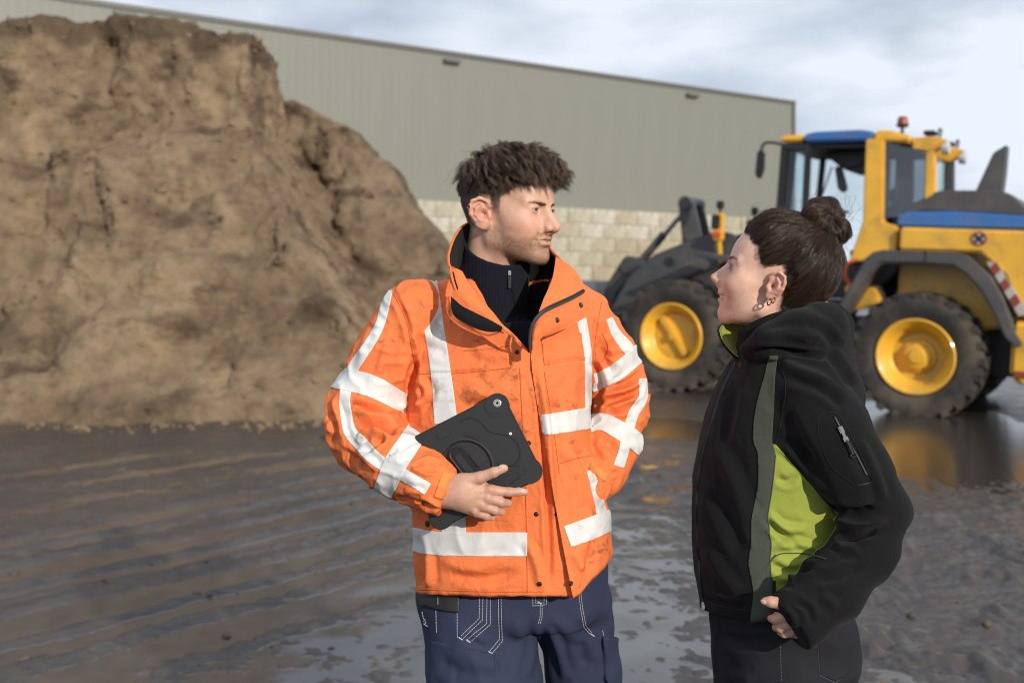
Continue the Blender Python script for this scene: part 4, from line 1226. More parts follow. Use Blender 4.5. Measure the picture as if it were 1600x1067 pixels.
def hair_man(H, body):
    V, N = H.V, H.N; x, y, z = V.T
    edge = z - hairline_m(x) + .003 * noise3(V * 90)
    H.mask = np.clip(edge / .012, 0, 1) * np.clip(.20 + (z - hairline_m(x)) / .040, .2, 1)
    H.mask = np.where(z > .062, np.clip(edge / .006, 0, 1), H.mask)
    crown = np.array((-.062, .008, .112))
    parts = []
    def add(paths, w, sh, tip=.25): parts.append((paths, w, sh, tip))
    # long waves on top
    top = (edge > 0) & (z > .070)
    i = pick(H, top, 520, 1 + 1.0 * (x > .03) + .8 * (x > .055)); r, n = V[i], N[i]
    fl = tangent((r - crown) * np.array((1, .75, .4)) + np.array((.028, -.012, 0)) + rng.normal(size=r.shape) * .015, n)
    front = np.clip((r[:, 0] - .02) / .06, 0, 1); back = np.clip((-.02 - r[:, 0]) / .06, 0, 1); sd = np.clip((.095 - r[:, 2]) / .025, 0, 1)
    ln = (.076 + .002 * front - .018 * back - .034 * sd) * rng.uniform(.78, 1.15, len(r))
    rise = (2.25 + .25 * front - 1.3 * sd - 1.1 * back) * rng.uniform(.75, 1.2, len(r))
    G = lock_paths(H, r, n, fl, ln, rise, rng.uniform(.35, 1.0, len(r)) * (.60 + .65 * front), k=11, droop=.70)
    dd = H.fn(G.reshape(-1, 3)).reshape(G.shape[:2]); bad = dd < .004
    Q = H.push_out(G, np.maximum(dd, .004), 1); G = np.where(bad[..., None], Q, G)
    C = children(G, 32, .0038, .38, .02)
    add(C, rng.uniform(.00017, .00029, len(C)), np.clip(np.repeat(rng.uniform(.0, 1., len(r)), 32) + rng.normal(size=len(C)) * .08, 0, 1))
    # middle length on the sides and back, combed down
    mid = (edge > 0) & (z > .050) & (z < .084)
    i = pick(H, mid, 520); r, n = V[i], N[i]
    fl = tangent(np.stack([-.15 + 0 * r[:, 0], 0 * r[:, 0], -1 + 0 * r[:, 0]], 1) + (r - crown) * 2.0 + rng.normal(size=r.shape) * .22, n)
    ln = np.interp(r[:, 2], [.050, .060, .08], [.010, .018, .032]) * rng.uniform(.8, 1.15, len(r))
    G = lock_paths(H, r, n, fl, ln, np.full(len(r), .55), rng.uniform(.05, .25, len(r)), k=7, droop=.2)
    dd = H.fn(G.reshape(-1, 3)).reshape(G.shape[:2]); Q = H.push_out(G, np.maximum(dd, .0015), 1); G = np.where((dd < .0015)[..., None], Q, G)
    C = children(G, 10, .0022, .5)
    add(C, rng.uniform(.00022, .00036, len(C)), np.clip(np.repeat(rng.uniform(0, .7, len(r)), 10) + rng.normal(size=len(C)) * .15, 0, 1))
    # clipped short hair: fade over the ears, nape and sideburns
    low = (edge > -.001) & (z < .058)
    i = pick(H, low, 4200); r, n = V[i] + rng.normal(size=(4200, 3)) * .0007, N[i]
    fl = tangent(np.stack([-.45 + 0 * r[:, 0], 0 * r[:, 0], -1 + 0 * r[:, 0]], 1) + rng.normal(size=r.shape) * .2, n)
    ln = np.interp(r[:, 2] - hairline_m(r[:, 0]), [0, .02, .05], [.0030, .006, .011])
    C = lock_paths(H, r, n, fl, ln, np.full(len(r), .6), np.zeros(len(r)), k=4, droop=0)
    add(C, np.full(len(C), .00014), np.clip(rng.uniform(.2, 1, len(C)), 0, 1))
    # fly-away curls
    i = pick(H, top, 170); r, n = V[i], N[i]
    fl = tangent((r - crown) + rng.normal(size=r.shape) * .05, n)
    C = lock_paths(H, r, n, fl, rng.uniform(.055, .085, len(r)), np.full(len(r), 1.9), rng.uniform(.5, 1.3, len(r)), k=13, droop=.4)
    add(C, np.full(len(C), .00022), rng.uniform(0, .6, len(C)))
    VV = []; FF = []; SS = []; o = 0
    for p, w, sh, tip in parts:
        v, f, s = strands_mesh(p, w, sh, tip); VV.append(H.w(v)); FF.append(f + o); SS.append(s); o += len(v)
    # dark under-layer that closes the gaps
    lift = np.interp(z, [.07, .10, .13], [0, .012, .016]) * np.clip((edge - .012) / .03, 0, 1)
    keep = (edge > .006) & (z > .060); fm = keep[H.F].all(1)
    u, inv = np.unique(H.F[fm], return_inverse=True)
    VV.append(H.w(V[u] + N[u] * (lift[u] + .0008)[:, None])); FF.append(inv.reshape(-1, 4) + o); SS.append(np.full(len(u), .05))
    tag(np_obj('hair', np.concatenate(VV), FF, hair_material('brown_hair', (.026, .018, .012), (.23, .155, .098), .40), body, True, {'shade': np.concatenate(SS)}), kind='stuff')
    # beard, moustache and eyebrows
    parts = []
    nz = noise3(V * 60)
    ay = np.abs(y)
    zt = np.interp(x, [-.02, .012, .04, .07, .1], [.012, -.012, -.036, -.042, -.036])
    bd = (z < zt + .004 * nz) & (z > -.118 + (.08 - x) * -.35 * -1 * -1) & (x > .002)
    zm = -.0455
    lip = (np.abs(z - zm) < .0078) & (x > .090) & (ay < .0190)
    lowb = z > np.interp(x, [0, .02, .05, .09], [-.060, -.075, -.092, -.100])
    bd &= ~lip & lowb
    ms = (np.abs(z + .0335) < .0058) & (x > .086) & (ay < .030)
    wgt = np.where(bd, np.clip((zt - z) / .02, .15, 1), 0) + np.where(ms, 1.0, 0)
    i = pick(H, wgt > 0, 7500, wgt); r, n = V[i] + rng.normal(size=(7500, 3)) * .0007, N[i]
    fl = tangent(np.stack([.35 + 0 * r[:, 0], 0 * r[:, 0], -1 + 0 * r[:, 0]], 1) + rng.normal(size=r.shape) * .35, n)
    ln = rng.uniform(.0016, .0036, len(r)) * np.where(r[:, 0] < .03, .8, 1)
    C = lock_paths(H, r, n, fl, ln, np.full(len(r), .8), np.full(len(r), .15), k=4, droop=.2)
    v, f, sh = strands_mesh(C, rng.uniform(.00009, .00014, len(C)), rng.uniform(0, 1, len(C)))
    tag(np_obj('beard', H.w(v), f, hair_material('ginger_brown_beard', (.10, .052, .028), (.28, .15, .075)), body, True, {'shade': sh}), kind='stuff')
    eyebrows(H, body, 200, .0085, .00013, (.075, .044, .026), (.19, .115, .068))

def eyebrows(H, body, num, ln, w, c0, c1):
    V, N = H.V, H.N; x, y, z = V.T; ay = np.abs(y); xx = np.where(x > 0, x / FEM_X, x) if H.fem else x
    if H.fem: cz = .0325 + .004 * np.sin(np.clip((ay - .012) / .034, 0, 1) * 2.4); hw = .0022
    else: cz = .0270 + .004 * np.sin(np.clip((ay - .012) / .034, 0, 1) * 2.2); hw = .0024
    mk = (np.abs(z - cz) < hw * np.interp(ay, [.008, .016, .046], [.8, 1.1, .35])) & (ay > .009) & (ay < .046) & (xx > .05)
    if mk.sum() < 5: return
    i = pick(H, mk, num * 2); r, n = V[i] + rng.normal(size=(num * 2, 3)) * .0006, N[i]
    sy = np.sign(r[:, 1])
    fl = tangent(np.stack([-.2 + 0 * sy, sy, .35 - 14 * (np.abs(r[:, 1]) - .012)], 1) + rng.normal(size=r.shape) * .18, n)
    C = lock_paths(H, r, n, fl, rng.uniform(.6, 1, len(r)) * ln, np.full(len(r), .35), np.zeros(len(r)), k=4, droop=0)
    v, f, sh = strands_mesh(C, np.full(len(C), w), rng.uniform(0, 1, len(C)))
    tag(np_obj('eyebrows', H.w(v), f, hair_material('brow_hair', c0, c1), body, True, {'shade': sh}), kind='stuff')
    # lashes
    L = []
    for s in (1, -1):
        c = np.array((.0785 if not H.fem else .0770 * FEM_X, .0310 * s, .018))
        for k in range(34):
            t = rng.uniform(-1, 1); up = rng.random() < .7
            hwid = max(0, 1 - t * t) ** .7
            a = (.10 if not H.fem else .30) * hwid if up else -(.22 if not H.fem else .26) * hwid
            d = np.array((math.cos(a) * math.cos(t * .95), math.sin(t * .95), math.sin(a) * math.cos(t * .95)))
            p0 = c + d * .0137; l = (.0062 if H.fem else .0036) * (1 if up else .5)
            q = [p0 + (d * u * 1.0 + np.array((0, s * .2 * max(t * s, 0), 0)) * u + np.array((0, 0, (.55 if up else -.35))) * u * u) * l for u in np.linspace(0, 1, 4)]
            L.append(q)
    v, f, sh = strands_mesh(np.array(L), np.full(len(L), .00020 if H.fem else .00014), np.zeros(len(L)), .3)
    tag(np_obj('eyelashes', H.w(v), f, hair_material('lash', (.012, .009, .008), (.02, .016, .014)), body, True, {'shade': sh}), kind='stuff')

def hair_woman(H, body):
    V, N = H.V, H.N; x, y, z = V.T
    edge = z - hairline_w(x) + .004 * noise3(V * 70)
    H.mask = np.clip(edge / .010, 0, 1) * np.interp(edge, [0, .012, .03], [.45, .8, 1])
    bun = np.array((-.070, 0, .158)); base = np.array((-.060, 0, .122))
    BR = .0265; br = .0235
    parts = []
    def lift_f(p):                       # how far the combed hair stands off the skull
        e = p[:, 2] - hairline_w(p[:, 0])
        b = np.clip((e - .003) / .060, 0, 1) ** .85
        vol = .013 + .011 * np.clip((p[:, 2] - .03) / .06, 0, 1) + .004 * np.clip(-p[:, 0] / .08, 0, 1)
        st = .0040 * noise3(np.stack([np.arctan2(p[:, 2] - .1, p[:, 0] + .06) * 5.5, p[:, 1] * 30, 0 * p[:, 0]], 1))
        return .0012 + b * (vol + st)
    # guides from the whole scalp to the knot
    reg = edge > .0005
    near = np.exp(-(edge / .012) ** 2)
    i = pick(H, reg, 1500, .5 + 2.2 * near); r = V[i]
    k = 12; s = np.linspace(0, 1, k)
    tgt = base + rng.normal(size=r.shape) * np.array((.010, .012, .008))
    G = r[:, None] * (1 - s)[None, :, None] + tgt[:, None] * s[None, :, None]
    sag = np.sin(s * np.pi)[None, :, None]
    G = G + sag * np.array((0, 0, -.012))[None, None] * np.clip((.09 - r[:, 2]) / .08, 0, 1)[:, None, None]   # side hair dips before it rises to the knot
    G = G + (rng.normal(size=(len(r), 1, 3)) * .004) * sag
    depth = rng.uniform(.55, 1.0, len(r)) ** .5
    flat = G.reshape(-1, 3)
    d0 = H.push_out(G, lift_f(flat).reshape(len(r), k) * depth[:, None], 3)
    # let the last stretch rise freely into the knot
    u = np.clip((s - .80) / .2, 0, 1)[None, :, None]; G = d0 * (1 - u) + (G + np.array((0, 0, .016))) * u
    C = children(G, 8, .0016, .8, .10)
    parts.append((C, rng.uniform(.00016, .00028, len(C)), np.clip(np.repeat(rng.uniform(.12, .62, len(r)), 8) + rng.normal(size=len(C)) * .08, 0, 1), .5))
    # fine short hairs that soften the hairline
    i = pick(H, (edge > -.0035) & (edge < .012), 2600); r, n = V[i] + rng.normal(size=(2600, 3)) * .0012, N[i]
    fl = tangent(base - r + rng.normal(size=r.shape) * .018, n)
    C = lock_paths(H, r, n, fl, rng.uniform(.008, .026, len(r)), np.full(len(r), .12), rng.uniform(0, .15, len(r)), k=6, droop=0)
    dd = H.fn(C.reshape(-1, 3)).reshape(C.shape[:2]); Q = H.push_out(C, np.maximum(dd, .0006), 1); C = np.where((dd < .0006)[..., None], Q, C)
    parts.append((C, rng.uniform(.00010, .00018, len(C)), rng.uniform(.1, .7, len(C)), .2))
    # knot: strands that come out of the dimple, over the ring and under
    axis = np.array((-.42, .52, .62)); axis /= np.linalg.norm(axis)
    e1 = np.cross(axis, (0, 0, 1.0)); e1 /= np.linalg.norm(e1); e2 = np.cross(axis, e1)
    nb = 330; t0 = rng.uniform(0, 2 * np.pi, nb); tw = rng.uniform(.2, 1.5, nb); kk = 14
    ph = np.linspace(-2.6, 1.15, kk) * -1                      # around the tube: starts at the hole
    ph = np.linspace(np.pi * .96, -np.pi * .40, kk)
    T = t0[:, None] + tw[:, None] * np.linspace(0, 1, kk)[None]
    lump = 1 + .16 * np.sin(T * 3 + 1.0) + .10 * np.sin(T * 7 + 2)
    rr = br * lump * rng.uniform(.80, 1.16, nb)[:, None]
    R1 = BR + rr * np.cos(ph)[None]; Hh = rr * np.sin(ph)[None] * .95
    B = bun + R1[..., None] * (np.cos(T)[..., None] * e1 + np.sin(T)[..., None] * e2) + Hh[..., None] * axis
    B = B + np.array((0, 0, -.004)) * 0
    C = children(B, 11, .0018, .9, .12)
    parts.append((C, rng.uniform(.00022, .00034, len(C)), np.clip(np.repeat(rng.uniform(.05, .85, nb), 11) + rng.normal(size=len(C)) * .12, 0, 1), .7))
    # hair wound round the foot of the knot
    nw = 90; t0 = rng.uniform(0, 6.28, nw); tt = np.linspace(0, 2.4, 14)
    T = t0[:, None] + tt[None]; rad = rng.uniform(.026, .040, nw)[:, None] + .003 * np.sin(T * 2); hgt = rng.uniform(-.032, -.010, nw)[:, None] + .004 * np.sin(T * 1.5)
    ax2 = np.array((-.25, .05, .96)); ax2 /= np.linalg.norm(ax2); f1 = np.cross(ax2, (0, 1.0, 0)); f1 /= np.linalg.norm(f1); f2 = np.cross(ax2, f1)
    B = bun + rad[..., None] * (np.cos(T)[..., None] * f1 + np.sin(T)[..., None] * f2) + hgt[..., None] * ax2
    C = children(B, 8, .0018, .9, .15)
    parts.append((C, np.full(len(C), .00028), np.clip(np.repeat(rng.uniform(0, .6, nw), 8), 0, 1), .6))
    # loose wisps at the temples, over the nape and above the crown
    i = pick(H, (edge > .002) & (edge < .014), 110); r, n = V[i], N[i]
    fl = tangent(base - r + rng.normal(size=r.shape) * .05 + np.array((-.02, 0, -.02)), n)
    C = lock_paths(H, r, n, fl, rng.uniform(.03, .06, len(r)), np.full(len(r), .25), rng.uniform(.05, .35, len(r)), k=10, droop=.15)
    parts.append((C, np.full(len(C), .00017), rng.uniform(.1, .8, len(C)), .3))
    i = pick(H, (edge > -.001) & (edge < .02) & (x < -.020) & (x > -.060) & (z < .0), 60); r, n = V[i], N[i]
    fl = tangent(np.array((-.15, 0, -1.0)) + rng.normal(size=r.shape) * .12, n)
    G = lock_paths(H, r, n, fl, rng.uniform(.035, .06, len(r)), np.full(len(r), .4), rng.uniform(.05, .2, len(r)), k=9, droop=.5)
    C = children(G, 8, .0016, .5)
    parts.append((C, np.full(len(C), .00022), rng.uniform(0, .8, len(C)), .3))
    q = rng.normal(size=(130, 3)); q /= np.linalg.norm(q, axis=1, keepdims=True); r = bun + q * .044
    C = lock_paths(H, r, q, tangent(rng.normal(size=r.shape), q), rng.uniform(.03, .075, 130), np.full(130, .9), rng.uniform(.3, .9, 130), k=12, droop=.3)
    parts.append((C, np.full(len(C), .00020), rng.uniform(.2, .9, 130), .3))
    i = pick(H, (z > .06) & (edge > .01), 260); r, n = V[i] + N[i] * .016, N[i]
    C = lock_paths(H, r, n, tangent(base - r + rng.normal(size=r.shape) * .05, n), rng.uniform(.03, .07, 260), np.full(260, .55), rng.uniform(.1, .6, 260), k=9, droop=.2)
    parts.append((C, np.full(len(C), .00019), rng.uniform(.2, .9, 260), .3))
    VV = []; FF = []; SS = []; o = 0
    for p, w, sh, tip in parts:
        v, f, t = strands_mesh(p, w, sh, tip); VV.append(H.w(v)); FF.append(f + o); SS.append(t); o += len(v)
    keep = edge > .010; fm = keep[H.F].all(1); u, inv = np.unique(H.F[fm], return_inverse=True)
    VV.append(H.w(V[u] + N[u] * (lift_f(V[u]) * .62)[:, None])); FF.append(inv.reshape(-1, 4) + o); SS.append(np.full(len(u), .06)); o += len(u)
    T, Ph = np.meshgrid(np.linspace(0, 2 * np.pi, 30, endpoint=False), np.linspace(0, 2 * np.pi, 14, endpoint=False), indexing='ij')
    K = bun + (BR + br * .88 * np.cos(Ph))[..., None] * (np.cos(T)[..., None] * e1 + np.sin(T)[..., None] * e2) + (br * .88 * np.sin(Ph))[..., None] * axis
    f = grid_faces(31, 14, True); f = np.where(f >= 30 * 14, f - 30 * 14, f)
    VV.append(H.w(K.reshape(-1, 3))); FF.append(f + o); SS.append(np.full(420, .05)); o += 420
    tag(np_obj('hair', np.concatenate(VV), FF, hair_material('dark_brown_hair', (.012, .0075, .0055), (.125, .070, .043), .28), body, True, {'shade': np.concatenate(SS)}), kind='stuff')
    eyebrows(H, body, 140, .0075, .00012, (.045, .026, .016), (.10, .058, .036))
# ================================================================== cloth tools
def proj(V):
    """photo pixel of world points"""
    return np.stack([800 + F * V[:, 0] / V[:, 1], HOR - F * (V[:, 2] - CAMZ) / V[:, 1]], 1)

def polydist(Q, pts):
    """distance of pixels Q from a polyline, with the running position along it (0..1)"""
    pts = np.asarray(pts, float); best = np.full(len(Q), 1e9); tt = np.zeros(len(Q))
    seg = np.linalg.norm(np.diff(pts[:, :2], axis=0), axis=1); cum = np.concatenate([[0], np.cumsum(seg)]); L = cum[-1]
    for i in range(len(pts) - 1):
        a, b = pts[i, :2], pts[i + 1, :2]; d = b - a
        t = ((Q - a) @ d) / (d @ d); tc = np.clip(t, 0, 1)
        dist = np.linalg.norm(Q - a - tc[:, None] * d, axis=1)
        # beyond the open ends keep the signed overshoot
        pos = (cum[i] + np.where((i == 0) & (t < 0), t, np.where((i == len(pts) - 2) & (t > 1), t, tc)) * seg[i]) / L
        m = dist < best; best[m] = dist[m]; tt[m] = pos[m]
    return best, tt, L

def strip_field(Q, pts):
    """positive inside a strip with straight ends; pts rows: x, y, half width (photo pixels)"""
    pts = np.asarray(pts, float)
    P = smooth_path(pts, 40) if len(pts) > 2 else smooth_path(pts, 12)
    d, t, L = polydist(Q, P)
    hw = np.interp(t, np.linspace(0, 1, len(P)), P[:, 2])
    # perpendicular distance near the ends
    f = np.minimum(hw - d, np.minimum(t * L + .6, (1 - t) * L + .6))
    return f

def poly_field(Q, poly):
    """positive inside a polygon (photo pixels)"""
    poly = np.asarray(poly, float); n = len(poly)
    ins = np.zeros(len(Q), bool)
    for i in range(n):
        a, b = poly[i], poly[(i + 1) % n]
        c = ((a[1] > Q[:, 1]) != (b[1] > Q[:, 1])) & (Q[:, 0] < (b[0] - a[0]) * (Q[:, 1] - a[1]) / ((b[1] - a[1]) or 1e-9) + a[0])
        ins ^= c
    d, _, _ = polydist(Q, np.concatenate([poly, poly[:1]]))
    return np.where(ins, d, -d)

def folds(V, N, lst, fade_back=True):
    """push a surface in and out along hand-placed folds; rows: points, width px, depth mm (minus is a valley)"""
    Q = proj(V); D = np.zeros(len(V))
    view = -(N * (V - np.array((0, 0, CAMZ))) / np.linalg.norm(V - np.array((0, 0, CAMZ)), axis=1, keepdims=True)).sum(1)
    wgt = np.clip((view + .25) / .5, 0, 1) if fade_back else 1.0
    for pts, w, amp in lst:
        P = smooth_path(np.asarray(pts, float), 24)
        lo = P.min(0) - 4 * w; hi = P.max(0) + 4 * w
        m = (Q[:, 0] > lo[0]) & (Q[:, 0] < hi[0]) & (Q[:, 1] > lo[1]) & (Q[:, 1] < hi[1])
        if not m.any(): continue
        d, t, L = polydist(Q[m], P)
        e = np.clip(np.minimum(t, 1 - t) / .22, 0, 1); e = e * e * (3 - 2 * e)
        u = d / w
        D[m] += amp * .001 * e * (np.exp(-u * u) - .45 * np.exp(-((u - 1.9) / .9) ** 2))
    return V + N * (D * wgt)[:, None]

def overlay(name, V, T, N, fields, lift, mat, parent, thick=.0016, attrs=None, smooth=True):
    """a piece of material laid on a surface: cut out exactly, lifted, given thickness"""
    W, TT, ex = clip(V, T, fields, N)
    if len(TT) == 0: return None
    # keep the largest connected piece
    lab = np.arange(len(W)); E = np.concatenate([TT[:, [0, 1]], TT[:, [1, 2]]])
    for _ in range(400):
        m = np.minimum(lab[E[:, 0]], lab[E[:, 1]]); new = lab.copy()
        np.minimum.at(new, E[:, 0], m); np.minimum.at(new, E[:, 1], m); new = new[new]
        if (new == lab).all(): break
        lab = new
    u, c = np.unique(lab[TT[:, 0]], return_counts=True); TT = TT[lab[TT[:, 0]] == u[c.argmax()]]
    u, inv = np.unique(TT, return_inverse=True); TT = inv.reshape(TT.shape); W = W[u]; ex = ex[u]
    ex = ex / np.maximum(np.linalg.norm(ex, axis=1, keepdims=True), 1e-9)
    top = W + ex * lift; bot = W + ex * (lift - thick - .002)
    n = len(W)
    # boundary edges get a side wall
    e = np.concatenate([TT[:, [0, 1]], TT[:, [1, 2]], TT[:, [2, 0]]])
    key = np.sort(e, 1); _, inv, cnt = np.unique(key, axis=0, return_inverse=True, return_counts=True)
    bd = e[cnt[inv.ravel()] == 1]
    side = np.stack([bd[:, 0], bd[:, 0] + n, bd[:, 1] + n, bd[:, 1]], 1)
    o = np_obj(name, np.concatenate([top, bot]), [TT, side], mat, parent, smooth)
    return o

def sheet(name, rows, mat, parent, res=(40, 24), thick=.003, mat2=None, bumpf=None, lift=0.0, name2=None, flip=False):
    """a curved sheet through rows of world points; optional second face in another material"""
    G = np.array([smooth_path(np.asarray(r, float), res[0]) for r in rows])
    G = np.stack([smooth_path(G[:, j], res[1]) for j in range(res[0])], 1)          # res[1] x res[0] x 3
    V = G.reshape(-1, 3); Fc = grid_faces(res[1], res[0])
    if flip: Fc = Fc[:, ::-1]
    N = vnormals(V, Fc)
    if bumpf is not None: V = V + N * bumpf(V)[:, None]
    n = len(V); B = V - N * thick
    top = Fc; bot = Fc[:, ::-1] + n
    idx = np.arange(n).reshape(res[1], res[0])
    loop = np.concatenate([idx[0, :-1], idx[:-1, -1], idx[-1, ::-1][:-1], idx[::-1, 0][:-1]]); nx = np.roll(loop, -1)
    side = np.stack([loop, nx, nx + n, loop + n], 1)
    if mat2 is None:
        return np_obj(name, np.concatenate([V, B]), [np.concatenate([top, bot, side])], mat, parent)
    o = np_obj(name, np.concatenate([V, B]), [np.concatenate([top, bot, side])], mat, parent)
    B2 = V - N * (thick + .0006); C2 = V - N * (thick + .003)
    o2 = np_obj(name2 or name + '_lining', np.concatenate([B2, C2]), [np.concatenate([Fc, Fc[:, ::-1] + n, np.stack([loop, nx, nx + n, loop + n], 1)])], mat2, o.parent)
    return o, o2

def surface_line(tree, pts, rad, mb, lift=.0008, n=None, seg=5):
    """a thin cord along a line of sight path on a surface, added to the builder mb"""
    P = np.asarray(pts, float)
    n = n or max(4, int(np.linalg.norm(np.diff(P, axis=0), axis=1).sum() / 5))
    S = smooth_path(P, n); out = []
    for q in S:
        p, nn = snap(tree, q[0], q[1], lift)
        if p is not None and (not out or np.linalg.norm(p - out[-1]) < .05): out.append(p)
    if len(out) > 2: mb.tube(out, rad, seg, cap=False)

def stitch_line(tree, pts, rad, mb, dash=5.0, gap=2.2, lift=.0010):
    """a row of separate stitches (pixel lengths)"""
    P = np.asarray(pts, float); seg = np.linalg.norm(np.diff(P, axis=0), axis=1); cum = np.concatenate([[0], np.cumsum(seg)])
    t = 0
    while t + dash < cum[-1]:
        out = []
        for u in (t, t + dash * .5, t + dash):
            q = (np.interp(u, cum, P[:, 0]), np.interp(u, cum, P[:, 1]))
            p, nn = snap(tree, *q, lift)
            if p is not None: out.append(p)
        if len(out) == 3: mb.tube(out, rad, 4, cap=False)
        t += dash + gap

def fabric(name, col, rough=.8, dirt=None, dirt_amt=(.56, .74), dscale=7.0, wr=.35, wscale=26, weave=900, sheen=0.0, var=.06, weave_s=.25):
    m, nt, b = material(name)
    n = noise_node(nt, 9, 4)
    c = ramp(nt, [(.3, tuple(x * (1 - var) for x in col)), (.7, tuple(min(1, x * (1 + var)) for x in col))], n.outputs['Fac']).outputs['Color']
    if dirt:
        d = noise_node(nt, dscale, 9, .68, dist=.4); d2 = noise_node(nt, 2.6, 4, .5)
        mu = nt.nodes.new('ShaderNodeMath'); mu.operation = 'MULTIPLY_ADD'; nt.links.new(d2.outputs['Fac'], mu.inputs[0]); mu.inputs[1].default_value = .55; nt.links.new(d.outputs['Fac'], mu.inputs[2])
        f = ramp(nt, [(dirt_amt[0] + .27, (0, 0, 0)), (dirt_amt[1] + .27, (.85,) * 3)], mu.outputs[0]).outputs['Color']
        c = mixc(nt, f, c, dirt)
    nt.links.new(c, b.inputs['Base Color'])
    b.inputs['Roughness'].default_value = rough
    b.inputs['Specular IOR Level'].default_value = .3
    if sheen:
        b.inputs['Sheen Weight'].default_value = sheen; b.inputs['Sheen Roughness'].default_value = .5
    w = noise_node(nt, wscale, 5, .55, dist=.8); k = noise_node(nt, weave, 2)
    s = nt.nodes.new('ShaderNodeMath'); s.operation = 'MULTIPLY_ADD'; nt.links.new(k.outputs['Fac'], s.inputs[0]); s.inputs[1].default_value = weave_s; nt.links.new(w.outputs['Fac'], s.inputs[2])
    bump(nt, b, s.outputs[0], wr, .006)
    return m

def bar_rows(y0, pts):
    """turn (row, left, right) photo rows at depth y0 into z, centre x, half width"""
    p = np.array(pts, float)
    z = CAMZ - (p[:, 0] - HOR) / F * y0
    l = (p[:, 1] - 800) / F * y0; r = (p[:, 2] - 800) / F * y0
    o = np.argsort(z); return z[o], ((l + r) / 2)[o], ((r - l) / 2)[o]

def ring_body(P, z, cx, a, cy, b, n=2.4, yaw=0.0, z_lo=None, z_hi=None):
    """upright body whose sections are rounded rectangles that change with height"""
    q = P[:, 2]
    X = P[:, 0] - np.interp(q, z, cx); Y = P[:, 1] - np.interp(q, z, cy)
    c, s = math.cos(yaw), math.sin(yaw)
    X, Y = X * c + Y * s, -X * s + Y * c
    A = np.interp(q, z, a); B = np.interp(q, z, b)
    r = ((np.abs(X) / A) ** n + (np.abs(Y) / B) ** n) ** (1 / n)
    return (r - 1) * np.minimum(A, B)
# ================================================================== the man in the orange jacket
YM = 2.10
def J(px, py, dy=0.0): return at(px, py, YM + dy)
ORANGE = (.84, .200, .060)
M_ORANGE = fabric('orange_workwear', ORANGE, .72, dirt=(.16, .060, .025), dirt_amt=(.60, .74), dscale=22, wr=.75, wscale=42)
M_ORANGE2 = fabric('orange_velcro', (.80, .235, .06), .9, wr=.2)
M_SEAM = fabric('orange_thread', (.50, .095, .012), .8)
M_TAPE = fabric('reflective_tape', (.66, .66, .64), .42, dirt=(.36, .33, .28), dirt_amt=(.60, .84), dscale=16, wr=.25, wscale=22, weave=600, weave_s=.1)
M_FLEECE = fabric('black_fleece', (.007, .007, .008), 1.0, wr=.3, wscale=120, sheen=.02)
M_BRASS = simple('dark_brass', (.045, .034, .022), .45, .8, .2, 60)
M_BLACKP = simple('black_rubber', (.0075, .0075, .008), .48, 0, .12, 40, bmp=.04, bscale=900)

